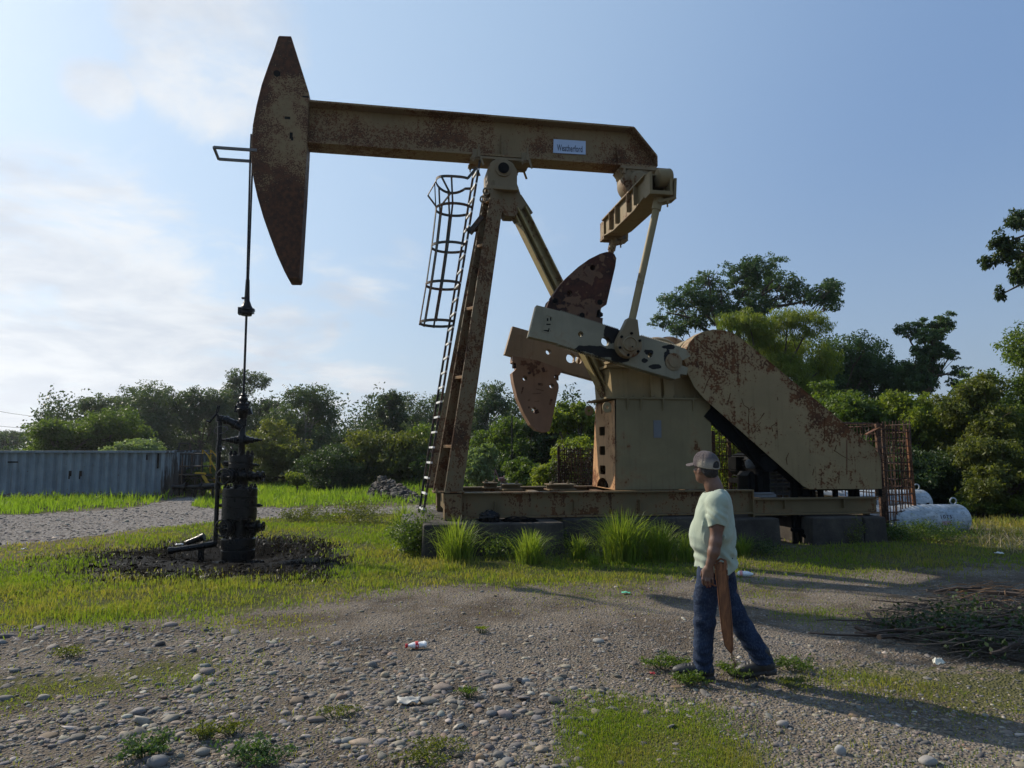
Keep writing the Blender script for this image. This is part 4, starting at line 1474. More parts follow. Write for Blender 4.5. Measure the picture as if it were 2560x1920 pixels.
def stone_cols(n):
    base = np.array([[.16, .143, .122], [.215, .185, .15], [.08, .075, .07], [.26, .21, .15], [.17, .163, .155], [.36, .32, .26], [.20, .135, .09], [.125, .105, .085]])
    w = np.array([.24, .2, .15, .13, .13, .05, .04, .06])
    c = base[rng.choice(len(base), n, p=w / w.sum())]
    return np.clip(c * rng.uniform(0.7, 1.3, (n, 1)) * rng.uniform(0.94, 1.06, (n, 3)), 0, 1)


mt, nb, p, o = newmat('river_stone')
at = nb.n('ShaderNodeAttribute'); at.attribute_name = 'col'
tc = nb.n('ShaderNodeTexCoord').outputs['Object']
nn = nb.noise(tc, 60, 5, 0.65)
nb.link(nb.mix(nb.math('MULTIPLY', nb.step(nn, 0.35, 0.7), 0.55), at.outputs['Color'], nb.mix(0.5, at.outputs['Color'], (0.14, 0.12, 0.10))), p.inputs['Base Color'])
p.inputs['Roughness'].default_value = 0.82
p.inputs['Specular IOR Level'].default_value = 0.3
bump(nb, p, nn, 0.25, 0.004)
M['stone'] = mt


def stones(name, x, y, size, sub=1, flat_=0.55):
    n = len(x)
    bv, bf = ICO2 if sub == 2 else ICO1
    nv = len(bv)
    sx = size * rng.uniform(0.8, 1.35, n); sy = size * rng.uniform(0.6, 1.0, n); sz = size * rng.uniform(0.25, flat_, n)
    ph = rng.uniform(0, 6.283, n)
    tilt = rng.normal(0, 0.25, n)
    jit = 1 + rng.normal(0, 0.10, (n, nv))
    P_ = bv[None] * jit[..., None]
    X_, Y_, Z_ = P_[..., 0] * sx[:, None], P_[..., 1] * sy[:, None], P_[..., 2] * sz[:, None]
    ct, st_ = np.cos(tilt)[:, None], np.sin(tilt)[:, None]
    X_, Z_ = X_ * ct - Z_ * st_, X_ * st_ + Z_ * ct
    c, s_ = np.cos(ph)[:, None], np.sin(ph)[:, None]
    X2, Y2 = X_ * c - Y_ * s_, X_ * s_ + Y_ * c
    z0 = ground_z(x, y) + sz * rng.uniform(-0.3, 0.25, n)
    Vv = np.stack([X2 + x[:, None], Y2 + y[:, None], Z_ + z0[:, None]], -1).reshape(-1, 3)
    Ff = (bf[None] + (np.arange(n) * nv)[:, None, None]).reshape(-1, 3)
    cols = np.repeat(stone_cols(n), nv, 0)
    return big_mesh(name, Vv, None, Ff, M['stone'], smooth=True, attrs={'col': cols})


def scatter(n, a0, a1, r0, r1, p_=1.6):
    """points around the camera, thinning out with distance"""
    a = R(a0) + (R(a1) - R(a0)) * rng.random(n)
    u_ = rng.random(n)
    e = 2 - p_
    r = (r0 ** e + u_ * (r1 ** e - r0 ** e)) ** (1 / e)
    return r * np.sin(a), r * np.cos(a)


COB = [(-900, 1350), (0, 1348), (420, 1345), (640, 1375), (860, 1395), (1000, 1440), (1150, 1450), (1300, 1470), (1420, 1490), (1500, 1540), (1500, 1750), (-900, 1900)]
FINE = [(700, 1370), (900, 1352), (1180, 1345), (1420, 1345), (1620, 1350), (1900, 1390), (2400, 1480), (2700, 1900), (1200, 1900), (900, 1480)]
x, y = scatter(82000, -42, 42, 2.9, 11.5, 1.75)
g_, o_, r_, d_ = ground_masks(x, y)
cob = in_region(COB, x, y, 0.3, 71); fine = in_region(FINE, x, y, 0.3, 72)
dn_ = fbm(x * 1.3, y * 1.3, 33)
pr = np.where(cob, 0.22 + 1.3 * (dn_ - 0.32), np.where(fine, 0.75 * (0.3 + dn_), 0.14)) * (1 - 0.9 * g_) * (1 - o_)
k = rng.random(len(x)) < pr
x, y, cob = x[k], y[k], cob[k]
sz = np.where(cob, rng.lognormal(math.log(0.0138), 0.52, len(x)), rng.lognormal(math.log(0.0105), 0.42, len(x)))
sz = np.clip(sz, 0.005, 0.06)
bigk = sz > 0.015
tag(stones('cobble_gravel', x[bigk], y[bigk], sz[bigk], 2), kind='stuff')
tag(stones('fine_gravel', x[~bigk], y[~bigk], sz[~bigk], 1), kind='stuff')
x, y = scatter(60000, -42, 42, 2.9, 9.5, 1.9)
g_, o_, r_, d_ = ground_masks(x, y)
fine = in_region(FINE, x, y, 0.3, 72) | in_region(COB, x, y, 0.3, 71)
k = rng.random(len(x)) < np.where(fine, 0.75 * (0.4 + fbm(x * 1.6, y * 1.6, 35)), 0.12) * (1 - 0.9 * g_) * (1 - o_)
x, y = x[k], y[k]
tag(stones('grit', x, y, np.clip(rng.lognormal(math.log(0.0065), 0.35, len(x)), 0.003, 0.014), 1, 0.8), kind='stuff')
x, y = scatter(42000, -40, 30, 11, 30, 1.6)
g_, o_, r_, d_ = ground_masks(x, y)
k = r_ > 0.5
x, y = x[k], y[k]
tag(stones('road_gravel', x, y, np.clip(rng.lognormal(math.log(0.019), 0.5, len(x)), 0.008, 0.08), 1), kind='stuff')

# single stones one could pick out
def big_stone(u, v, w, col, label, flat_=0.62, kv=1.0):
    q = GP(u, v)
    L = w * q.y / F / 2
    bv, bf = ico(3)
    n_ = np.array([fbm(bv[:, 0] * 1.3 + u, bv[:, 1] * 1.3 + v, 5), fbm(bv[:, 1] * 1.5 + u, bv[:, 2] * 1.5, 8)])
    s_ = 1 + (n_[0] - .5) * .35 + (n_[1] - .5) * 0.25
    P_ = bv * s_[:, None] * np.array([L, L * 0.75, L * flat_])
    a = (u * 0.37) % 0.6 - .3
    P_ = np.stack([P_[:, 0] * math.cos(a) - P_[:, 1] * math.sin(a), P_[:, 0] * math.sin(a) + P_[:, 1] * math.cos(a), P_[:, 2]], 1)
    P_ = P_ + np.array([q.x, q.y + L * .5, gz(q.x, q.y) + L * flat_ * 0.55])
    c_ = np.tile(np.array(col) * .72, (len(bv), 1)) * (0.92 + .16 * n_[0][:, None])
    ob = big_mesh('stone', P_, None, bf, M['stone'], smooth=True, attrs={'col': c_})
    tag(ob, label, 'stone', 'large loose stones on the gravel')


for a in [(2104, 1893, 27, (.42, .41, .39), 'rounded pale grey stone standing up on the gravel near the lower right corner', .95),
          (2328, 1917, 46, (.40, .37, .33), 'wide pale stone cut by the lower edge right of the rounded stone', .5),
          (1256, 1732, 44, (.40, .34, .28), 'long flat cream stone in the middle of the gravel', .34),
          (1313, 1713, 24, (.40, .40, .38), 'small white oval stone just right of the long flat cream stone', .6),
          (387, 1912, 50, (.24, .235, .225), 'biggest grey cobble between the two leafy weeds at the lower left edge', .6),
          (502, 1880, 36, (.30, .28, .24), 'tan grey cobble right above the weeds at the lower left', .5),
          (1200, 1903, 24, (.38, .25, .14), 'orange brown rounded stone near the bottom edge', .75),
          (1245, 1898, 28, (.20, .185, .165), 'dark brown stone beside the orange brown stone', .6),
          (1230, 1793, 30, (.17, .175, .18), 'smooth dark grey oval stone below the long flat cream stone', .5),
          (1497, 1610, 28, (.43, .41, .36), 'bright oval stone on fine gravel left of the walking man', .45),
          (1416, 1675, 24, (.42, .37, .28), 'small yellowish flat stone right of centre on the gravel', .4),
          (1070, 1762, 42, (.30, .26, .21), 'brown slab shaped stone beside the flat white scrap', .4),
          (930, 1665, 24, (.22, .215, .2), 'rounded grey brown stone below the crushed bottle', .75),
          (1410, 1790, 18, (.30, .25, .18), 'small tan round stone at the edge of the bright grass patch', .9),
          (1960, 1820, 30, (.36, .33, .30), 'pale blocky stone among gravel below the man’s shadow', .55)]:
    big_stone(*a)

# ================================================================== GRASS
def blades(x, y, h, w, tint, lean=0.5, z=None, dirs=None, curve=0.5):
    n = len(x)
    z = ground_z(x, y) - 0.005 if z is None else z
    a = rng.uniform(0, 6.283, n) if dirs is None else dirs
    fa = rng.uniform(0, 6.283, n)
    L = np.abs(rng.normal(0, lean, n)) if np.isscalar(lean) else lean
    wx, wy = np.cos(fa) * w / 2, np.sin(fa) * w / 2
    dx, dy = np.cos(a) * L * h, np.sin(a) * L * h
    m1 = 0.45
    b0 = np.stack([x - wx, y - wy, z], 1); b1 = np.stack([x + wx, y + wy, z], 1)
    mx, my, mz = x + dx * (m1 * (1 - curve) + 0.0), y + dy * (m1 * (1 - curve)), z + h * m1 * 1.1
    c0_ = np.stack([mx - wx * .8, my - wy * .8, mz], 1); c1_ = np.stack([mx + wx * .8, my + wy * .8, mz], 1)
    tz = z + h * np.clip(1.0 - 0.35 * L * L, 0.35, 1)
    t_ = np.stack([x + dx, y + dy, tz], 1)
    Vv = np.stack([b0, b1, c0_, c1_, t_], 1).reshape(-1, 3)
    o_ = np.arange(n)[:, None] * 5
    Qd = o_ + np.array([[0, 1, 3, 2]]); Tr = o_ + np.array([[2, 3, 4]])
    return Vv, Qd, Tr, np.repeat(tint, 5)


def grass_obj(name, parts, mat, **kw):
    Vs, Qs, Ts, As = [], [], [], []
    o_ = 0
    for Vv, Qd, Tr, a in parts:
        Vs.append(Vv); Qs.append(Qd + o_); Ts.append(Tr + o_); As.append(a)
        o_ += len(Vv)
    return big_mesh(name, np.vstack(Vs), np.vstack(Qs), np.vstack(Ts), mat, attrs={'tint': np.concatenate(As)}, **kw)


M['lawn'] = leafmat('lawn_blade', (0.15, 0.225, 0.026), (0.27, 0.235, 0.085), 0.52, 0.2)
M['meadow'] = leafmat('meadow_blade', (0.16, 0.26, 0.03), (0.26, 0.32, 0.055), 0.55, 0.2)
M['tuft'] = leafmat('tuft_blade', (0.13, 0.21, 0.03), (0.27, 0.32, 0.07), 0.55, 0.3)
near_parts, far_parts = [], []
for i, (poly, h, den, dr, wp_) in enumerate(GR):
    P_ = np.array(poly)
    far = P_[:, 1].max() < 1140
    n = {True: 70000, False: 90000}[far]
    u0, u1 = max(-300, P_[:, 0].min()), min(2500, P_[:, 0].max())
    v0, v1 = P_[:, 1].min(), min(1700, P_[:, 1].max())
    d1 = CAMH * 1533 / (max(v0 - 975, 45)); d0 = max(2.7, CAMH * 1533 / (v1 - 975) * 0.93)
    a0 = math.degrees(math.atan((u0 - 1106) / 1533)) - 1.5; a1 = math.degrees(math.atan((u1 - 1106) / 1533)) + 1.5
    area = (a1 - a0) * math.log(d1 / d0 + 0.02)
    n = int(min(n, 9000 + 1500 * area))
    if i == 0: n = 230000
    if i == 2: n = 110000
    if i == 5: n = 52000
    x, y = scatter(n, a0, a1, d0, d1 * 1.06, 1.999 if not far else 1.7)
    ins = in_region(poly, x, y, wp_, 3 + i * 7, 0.26)
    ins &= ~in_region(OIL, x, y, 0.45, 91, 0.2) & ~in_region(ROAD, x, y, 0.3, 44)
    patch = fbm(x * 2.2, y * 2.2, 60 + i)
    k = ins & (rng.random(len(x)) < den * np.clip(-0.25 + 2.2 * patch, 0.05, 1.2))
    x, y, patch = x[k], y[k], patch[k]
    rr_ = np.hypot(x, y)
    hh_ = h * rng.uniform(0.4, 1.3, len(x)) * (0.28 + 2.6 * (0.5 * fbm(x * 1.1, y * 1.1, 80 + i) + 0.5 * fbm(x * 3.3, y * 3.3, 84 + i)) ** 2.2)
    w_ = np.maximum(0.0035, 0.0011 * rr_)
    big = 0.6 * fbm(x * 0.8, y * 0.8, 70 + i) + 0.4 * fbm(x * 3.1, y * 3.1, 75 + i)
    tint = np.clip(dr + (big - 0.5) * 2.4 + rng.normal(0, 0.22, len(x)), 0, 1)
    (far_parts if far else near_parts).append(blades(x, y, hh_, w_, tint, 0.55))
tag(grass_obj('lawn_grass', near_parts, M['lawn']), kind='stuff')
tag(grass_obj('meadow_grass', far_parts, M['meadow']), kind='stuff')


def tuft(u, v, h, spread, n, label, Y=None, seed=0, mat='tuft', dry=0.4):
    n = int(n * 0.95); h = h * 1.02
    q = GP(u, v) if Y is None else AT(u, v, Y)
    r_ = np.abs(rng.normal(0, spread * 0.16, n)); a = rng.uniform(0, 6.283, n)
    x, y = q.x + r_ * np.cos(a), q.y + r_ * np.sin(a) * .8
    hh_ = h * rng.uniform(0.45, 1.12, n)
    L = np.clip(np.abs(rng.normal(0.30, 0.34, n)) + r_ / (spread + .01) * 0.7, 0, 1.6)
    da = a + rng.normal(0, 0.5, n)
    # two-segment arching blades
    z = ground_z(x, y) - 0.01
    fa = da + math.pi / 2 + rng.normal(0, .6, n)
    w = rng.uniform(0.006, 0.014, n) * (1.0 if h > .3 else .7)
    fr = [(0, 0, 1.0), (.35, .12, .95), (.65, .38, .75), (.88, .72, .45), (1.0, 1.05, 0.03)]
    Vv = []
    for fz, fl_, fw in fr:
        zz = hh_ * (fz - 0.45 * L * fl_ ** 2)
        ox = L * hh_ * fl_
        cx, cy, cz = x + np.cos(da) * ox, y + np.sin(da) * ox, z + np.maximum(zz, 0.01)
        Vv.append(np.stack([cx - np.cos(fa) * w * fw / 2, cy - np.sin(fa) * w * fw / 2, cz], 1))
        Vv.append(np.stack([cx + np.cos(fa) * w * fw / 2, cy + np.sin(fa) * w * fw / 2, cz], 1))
    Vv = np.stack(Vv, 1).reshape(-1, 3)
    o_ = np.arange(n)[:, None] * 10
    Qd = np.concatenate([o_ + np.array([[2 * j, 2 * j + 1, 2 * j + 3, 2 * j + 2]]) for j in range(4)])
    tint = np.repeat(np.clip(rng.normal(dry, 0.25, n), 0, 1), 10)
    ob = big_mesh('grass_clump', Vv, Qd, None, M[mat], attrs={'tint': tint})
    tag(ob, label, 'grass clump', 'tall grass clumps beside the foundation')


for a in [(1142, 1408, 0.72, 0.75, 480, 'tall arching grass clump under the foot of the ladder and post'),
          (1325, 1412, 0.56, 0.66, 420, 'rounded grass clump in front of the long dark concrete block'),
          (1447, 1396, 0.44, 0.42, 260, 'low grass clump beside the end of the long concrete block'),
          (1556, 1400, 0.84, 1.0, 950, 'tallest and widest grass clump, under the pedestal'),
          (1650, 1398, 0.66, 0.75, 560, 'upright grass clump just left of the walking man'),
          (1487, 1412, 0.24, 0.36, 150, 'smallest grass clump, low in front of the tallest clump'),
          (1010, 1322, 0.62, 0.6, 320, 'bright grass clump behind the foundation corner left of the ladder'),
          (1716, 1402, 0.45, 0.45, 240, 'grass clump partly hidden behind the walking man'),
          (1858, 1388, 0.4, 0.4, 200, 'shaded grass clump just right of the man’s back')]:
    tuft(*a)
tuft(2402, 1272, 0.75, 1.0, 420, 'sunlit tall grass clump by the dark trees right of the white tanks')
tuft(2470, 1268, 0.6, 0.9, 320, 'broad sunlit grass clump near the right edge behind the white tanks')

# ================================================================== TREES
M['bark'] = plain('bark', (0.10, 0.08, 0.06), 0.9, 0, 0.35, 7, 0.6, 0.2)
M['bark_pale'] = plain('pale_bark', (0.19, 0.17, 0.14), 0.9, 0, 0.3, 7, 0.6, 0.2)
LEAF = {
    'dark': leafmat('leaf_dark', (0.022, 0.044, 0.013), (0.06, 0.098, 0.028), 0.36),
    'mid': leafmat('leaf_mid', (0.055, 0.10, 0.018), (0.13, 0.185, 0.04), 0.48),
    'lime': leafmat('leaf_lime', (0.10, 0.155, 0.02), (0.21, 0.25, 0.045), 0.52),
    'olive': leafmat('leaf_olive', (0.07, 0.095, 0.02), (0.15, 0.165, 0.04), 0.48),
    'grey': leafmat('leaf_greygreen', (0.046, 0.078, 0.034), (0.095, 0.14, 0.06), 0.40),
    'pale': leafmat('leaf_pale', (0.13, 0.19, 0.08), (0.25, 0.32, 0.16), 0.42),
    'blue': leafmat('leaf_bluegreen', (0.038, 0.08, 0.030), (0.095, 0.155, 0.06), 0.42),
}


def leaves(cent, radii, n, size, twigs=14, droop=0.25, aspect=0.45, tw=0.22, shell=0.75, tint0=0.5, flat=0.0):
    """leaf quads gathered in twigs spread through ellipsoidal clumps"""
    if size > .1: n = int(n * 1.9); size = size * .66
    cent = np.asarray(cent, float); radii = np.asarray(radii, float)
    nc = len(cent)
    vol = (radii[:, 0] * radii[:, 2]) ** 1.0
    cnt = np.maximum(1, np.round(n * vol / vol.sum())).astype(int)
    ci = np.repeat(np.arange(nc), cnt)
    N = len(ci)
    # twig centres per clump
    d = rng.normal(size=(nc, twigs, 3)); d /= np.linalg.norm(d, axis=2, keepdims=True)
    r = rng.uniform(shell * 0.6, 1.08, (nc, twigs, 1)) ** .8
    tc_ = cent[:, None] + d * r * radii[:, None]
    ttint = rng.normal(0, 0.16, (nc, twigs)) + rng.normal(0, 0.12, (nc, 1))
    ti = rng.integers(0, twigs, N)
    c = tc_[ci, ti] + np.clip(rng.normal(size=(N, 3)), -1.5, 1.5) * radii[ci] * tw
    c[:, 2] = np.maximum(c[:, 2], 0.05)
    out_ = c - cent[ci]
    out_ /= np.linalg.norm(out_, axis=1, keepdims=True) + 1e-6
    ax = rng.normal(size=(N, 3)) + out_ * 0.7 + np.array([0, 0, -droop * 2])
    ax /= np.linalg.norm(ax, axis=1, keepdims=True)
    nn_ = rng.normal(size=(N, 3)) * (1 - flat) + np.array([0, 0, 0.6 + flat * 2])
    sd_ = np.cross(ax, nn_); sd_ /= np.linalg.norm(sd_, axis=1, keepdims=True) + 1e-6
    L = size * rng.uniform(0.6, 1.3, (N, 1))
    up_ = np.cross(sd_, ax)
    v0 = c - ax * L * .5
    v1 = c + sd_ * L * aspect * .5 - up_ * L * 0.06
    v2 = c + ax * L * .5 - np.array([0, 0, 1]) * L * 0.08
    v3 = c - sd_ * L * aspect * .5 - up_ * L * 0.06
    Vv = np.stack([v0, v1, v2, v3], 1).reshape(-1, 3)
    Qd = np.arange(N)[:, None] * 4 + np.array([[0, 1, 2, 3]])
    tint = np.clip(tint0 + ttint[ci, ti] + rng.normal(0, 0.14, N), 0, 1)
    return Vv, Qd, np.repeat(tint, 4)


def wood(m, p, q, r0, r1, seg=5, wob=0.06, n=6):
    p, q = Vector(p), Vector(q)
    L = (q - p).length
    P_ = []
    bend = Vector((random.uniform(-1, 1), random.uniform(-1, 1), random.uniform(.2, 1))) * L * wob
    for i in range(seg + 1):
        f = i / seg
        j = Vector((random.uniform(-1, 1), random.uniform(-1, 1), 0)) * L * wob * 0.25 if 0 < i < seg else Vector((0, 0, 0))
        P_.append(p.lerp(q, f) + bend * math.sin(math.pi * f) + j)
    m.tube(P_, [r0 + (r1 - r0) * i / seg for i in range(seg + 1)], n)
    return P_


def tree(name, label, cat, base, clumps, n, size, leaf, group, tr=0.16, bark='bark', forks=1, twigs=56, droop=.25, tw=.15, shell=.45, aspect=.45, tint=.5, fine=True, crown_name='crown', flat=0.0, top_at=None):
    """clumps: list of (x, y, z, rx, ry, rz)"""
    root = empty(name, (0, 0, 0))
    tag(root, label, cat, group)
    cl = np.array(clumps, float)
    ctr = cl[:, :3].mean(0)
    zmin, zmax = cl[:, 2].min(), cl[:, 2].max()
    m = MB()
    b = Vector((base[0], base[1], gz(base[0], base[1]) - 0.1))
    top = Vector((ctr[0], ctr[1], zmin + (zmax - zmin) * 0.45))
    top = Vector(top_at) if top_at else top
    tp_ = wood(m, b, top, tr, tr * 0.55, 6, 0.03, 8)
    for c in cl:
        f = random.uniform(0.45, 0.95)
        k = min(5, int(f * 6))
        s_ = tp_[k]
        if top_at:
            s_ = tp_[6]
            k = 5
        elif s_.z > c[2]:
            s_ = tp_[max(1, k - 2)]
        e = Vector(c[:3]) + Vector((0, 0, -c[5] * 0.2))
        bp = wood(m, s_, e, tr * 0.42, tr * 0.12, 4, 0.10, 5)
        if fine:
            for _ in range(4):
                a = random.uniform(0, 6.28)
                t_ = Vector(c[:3]) + Vector((math.cos(a) * c[3], math.sin(a) * c[4], random.uniform(-.2, .9) * c[5])) * 0.85
                wood(m, bp[random.randint(2, 4)], t_, tr * 0.11, tr * 0.03, 3, 0.08, 4)
    m.build('trunk', M[bark], root, smooth=60)
    Vv, Qd, tt = leaves(cl[:, :3], cl[:, 3:], n, size, twigs, droop, aspect, tw, shell, tint, flat)
    big_mesh(crown_name, Vv, Qd, None, LEAF[leaf], root, attrs={'tint': tt})
    return root


def dome(u, vt, vb, w, Y, n, fill=0.30, flat=False, seed=0, deep=0.75):
    """clumps filling a crown outline given in the 2212-wide view at distance Y: centre u, top vt, bottom vb, width w"""
    rs = random.Random(seed + int(u * 13 + vt))
    k = Y / 1533
    W_, H_ = w * k, (vb - vt) * k
    c0 = OV(u, vb, Y)
    out_ = []
    for i in range(n):
        for _ in range(30):
            a = rs.uniform(-1, 1); h = rs.uniform(0.08, 0.92); dd = rs.uniform(-1, 1)
            lim = math.sqrt(max(0, 1 - ((h - 0.42) / 0.60) ** 2)) if not flat else math.sqrt(max(0.05, h + .25))
            if a * a + dd * dd * .7 < lim * lim:
                break
        r_ = fill * rs.uniform(0.7, 1.25)
        out_.append((c0.x + a * W_ / 2 * 0.86, Y + dd * W_ / 2 * deep, max(0.3, c0.z + h * H_ - r_ * H_ * .2), r_ * W_ / 2, r_ * W_ / 2, r_ * min(W_, H_ * 1.2) / 2 * 0.8))
    return out_


def px_tree(name, label, cat, u, vt, vb, w, Y, nc, nl, size, leaf, group, fill=.3, **kw):
    flat = kw.pop('dome_flat', False); sd_ = kw.pop('seed', 0); ub = kw.pop('ub', u); deep = kw.pop('deep', .75)
    if group == GL and Y > 45 and vt < 900: vt -= 14
    cl_ = dome(u, vt, vb, w * 1.06, Y, int(nc * 1.25), fill * 1.75, flat, sd_, deep); nl = int(nl * (2.7 if Y > 45 else 2.1))
    bx = OV(ub, 1000, Y)
    return tree(name, label, cat, (bx.x, Y), cl_, nl, size, leaf, group, **kw)


GL = 'trees along the left skyline'
GM = 'trees and bushes behind the pumpjack'
GRT = 'trees massed on the right'
LT = [
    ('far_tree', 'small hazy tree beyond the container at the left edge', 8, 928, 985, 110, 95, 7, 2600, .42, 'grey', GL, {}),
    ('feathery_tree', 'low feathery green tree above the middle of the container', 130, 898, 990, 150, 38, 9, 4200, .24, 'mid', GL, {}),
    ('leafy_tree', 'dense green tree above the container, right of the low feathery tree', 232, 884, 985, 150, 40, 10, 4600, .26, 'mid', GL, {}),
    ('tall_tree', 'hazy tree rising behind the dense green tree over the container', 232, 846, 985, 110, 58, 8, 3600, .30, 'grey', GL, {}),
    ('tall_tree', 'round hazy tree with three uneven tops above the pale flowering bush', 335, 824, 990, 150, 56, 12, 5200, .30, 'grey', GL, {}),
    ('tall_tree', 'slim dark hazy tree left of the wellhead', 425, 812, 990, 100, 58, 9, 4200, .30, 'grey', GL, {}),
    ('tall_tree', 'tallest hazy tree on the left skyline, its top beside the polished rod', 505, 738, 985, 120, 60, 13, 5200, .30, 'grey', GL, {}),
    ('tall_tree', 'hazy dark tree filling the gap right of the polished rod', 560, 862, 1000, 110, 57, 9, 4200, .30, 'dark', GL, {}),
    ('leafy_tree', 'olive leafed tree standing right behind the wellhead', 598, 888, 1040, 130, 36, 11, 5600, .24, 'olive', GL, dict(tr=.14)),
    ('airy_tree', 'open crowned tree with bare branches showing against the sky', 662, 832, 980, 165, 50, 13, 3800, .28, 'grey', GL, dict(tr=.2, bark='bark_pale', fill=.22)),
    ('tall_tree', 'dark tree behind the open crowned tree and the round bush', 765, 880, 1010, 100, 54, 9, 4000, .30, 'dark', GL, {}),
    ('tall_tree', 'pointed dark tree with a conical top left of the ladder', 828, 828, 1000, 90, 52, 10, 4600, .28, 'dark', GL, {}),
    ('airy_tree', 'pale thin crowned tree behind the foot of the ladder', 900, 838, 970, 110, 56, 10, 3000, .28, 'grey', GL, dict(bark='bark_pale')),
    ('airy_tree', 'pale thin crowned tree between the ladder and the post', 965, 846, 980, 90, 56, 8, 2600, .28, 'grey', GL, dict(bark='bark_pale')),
    ('airy_tree', 'small open tree on the skyline between post and counterweight', 1052, 812, 930, 90, 50, 9, 1700, .26, 'grey', GM, dict(bark='bark_pale')),
    ('leafy_tree', 'leafy tree with drooping branches behind the rubble pile', 842, 905, 1040, 160, 33, 12, 6200, .24, 'olive', GL, dict(droop=.6)),
    ('leafy_tree', 'dark leafy tree between the rubble pile and the ladder', 925, 910, 1035, 130, 34, 10, 5600, .24, 'mid', GL, {}),
    ('leafy_tree', 'green tree right of the post and under the far crank', 1090, 878, 1045, 130, 28, 12, 6400, .20, 'mid', GM, {}),
    ('leafy_tree', 'dark tree just behind the hanging counterweight', 1165, 880, 1050, 100, 27, 10, 5600, .20, 'dark', GM, {}),
    ('leafy_tree', 'tall lit tree between the hanging counterweight and the pedestal', 1232, 836, 1040, 95, 24, 12, 6200, .18, 'lime', GM, dict(tr=.12)),
    ('leafy_tree', 'green tree close behind the pedestal end plate', 1290, 846, 1040, 90, 26, 9, 4600, .19, 'mid', GM, {}),
]
for nm, lb_, u, vt, vb, w, Y, nc, nl, sz_, lf, gp, kw in LT:
    kw = dict(kw)
    px_tree(nm, lb_, 'tree', u, vt, vb, w, Y, nc, nl, sz_, lf, gp, tr=kw.pop('tr', 0.17), **kw)

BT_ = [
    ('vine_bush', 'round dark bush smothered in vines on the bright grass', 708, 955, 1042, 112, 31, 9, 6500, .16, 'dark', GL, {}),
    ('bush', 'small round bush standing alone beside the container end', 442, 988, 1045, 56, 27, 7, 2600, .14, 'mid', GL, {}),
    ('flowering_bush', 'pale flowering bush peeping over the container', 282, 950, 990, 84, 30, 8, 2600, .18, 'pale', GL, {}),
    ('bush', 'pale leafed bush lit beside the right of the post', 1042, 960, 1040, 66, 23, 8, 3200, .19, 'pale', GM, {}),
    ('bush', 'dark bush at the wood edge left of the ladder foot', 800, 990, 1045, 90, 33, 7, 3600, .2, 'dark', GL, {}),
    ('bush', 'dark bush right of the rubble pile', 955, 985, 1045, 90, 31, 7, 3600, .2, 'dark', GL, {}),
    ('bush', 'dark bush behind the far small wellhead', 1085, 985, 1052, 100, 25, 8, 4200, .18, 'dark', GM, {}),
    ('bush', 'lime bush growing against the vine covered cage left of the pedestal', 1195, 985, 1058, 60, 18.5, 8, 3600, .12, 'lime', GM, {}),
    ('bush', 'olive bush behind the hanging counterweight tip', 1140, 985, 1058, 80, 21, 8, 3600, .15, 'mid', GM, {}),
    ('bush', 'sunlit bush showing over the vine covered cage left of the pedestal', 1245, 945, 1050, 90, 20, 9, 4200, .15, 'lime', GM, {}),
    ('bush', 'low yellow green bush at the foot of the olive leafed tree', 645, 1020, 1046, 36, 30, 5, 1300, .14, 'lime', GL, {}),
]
for nm, lb_, u, vt, vb, w, Y, nc, nl, sz_, lf, gp, kw in BT_:
    px_tree(nm, lb_, 'bush', u, vt, vb, w, Y, nc, nl, sz_, lf, gp, fill=.4, tr=0.06, shell=.6, crown_name='foliage', **kw)

# far wood that closes the view low down behind everything
cl_ = []
for i in range(150):
    u = -250 + 2700 * i / 150 + random.uniform(-10, 10)
    Y = random.uniform(62, 72)
    q = OV(u, 975, Y)
    hgt = random.uniform(4.0, 6.8) * (0.3 if u < 60 else 1.0)
    cl_.append((q.x, Y, hgt * 0.45, 1.9, 1.9, hgt * 0.62))
cl_ = np.array(cl_)
Vv, Qd, tt = leaves(cl_[:, :3], cl_[:, 3:], 90000, .5, 40, .2, .5, .18, .6, .4)
tag(big_mesh('far_woods', Vv, Qd, None, LEAF['dark'], attrs={'tint': tt}), kind='stuff')

# ---- big spreading tree on the right
Yt = 42
def clumps_px(lst, Y, deep=.9, jit=1.5, seed=1):
    rs = random.Random(seed)
    o = []
    for u, v, ru, rv in lst:
        q = OV(u, v, Y)
        k = Y / 1533
        ru *= 1.35; rv *= 1.4
        o.append((q.x, Y + rs.uniform(-1, 1) * jit, q.z, ru * k, ru * k * deep, rv * k))
    return o
spread = clumps_px([(1445, 665, 26, 16), (1475, 690, 24, 20), (1430, 690, 18, 14), (1480, 650, 30, 20), (1520, 660, 30, 24), (1498, 622, 20, 14), (1530, 598, 18, 14), (1560, 620, 26, 18), (1590, 595, 34, 20), (1630, 590, 36, 20), (1670, 600, 34, 20), (1700, 618, 32, 18), (1735, 630, 28, 16), (1765, 635, 24, 16), (1790, 630, 22, 18), (1805, 650, 18, 16), (1600, 630, 30, 22), (1650, 625, 32, 18), (1560, 655, 28, 20), (1600, 680, 26, 22), (1560, 690, 24, 20), (1510, 690, 24, 18), (1690, 645, 24, 12), (1640, 665, 20, 14), (1620, 705, 20, 18), (1460, 715, 16, 12), (1730, 655, 18, 10), (1770, 655, 16, 10)], Yt)
root = empty('spreading_tree', (0, 0, 0))
tag(root, 'wide spreading tree with an umbrella crown against the sky above the belt guard', 'tree', GRT)
m = MB()
q0 = OV(1585, 960, Yt); q1 = OV(1588, 745, Yt); q2 = OV(1560, 720, Yt)
wood(m, (q0.x, Yt, 0), q1, .42, .34, 6, .01, 10)
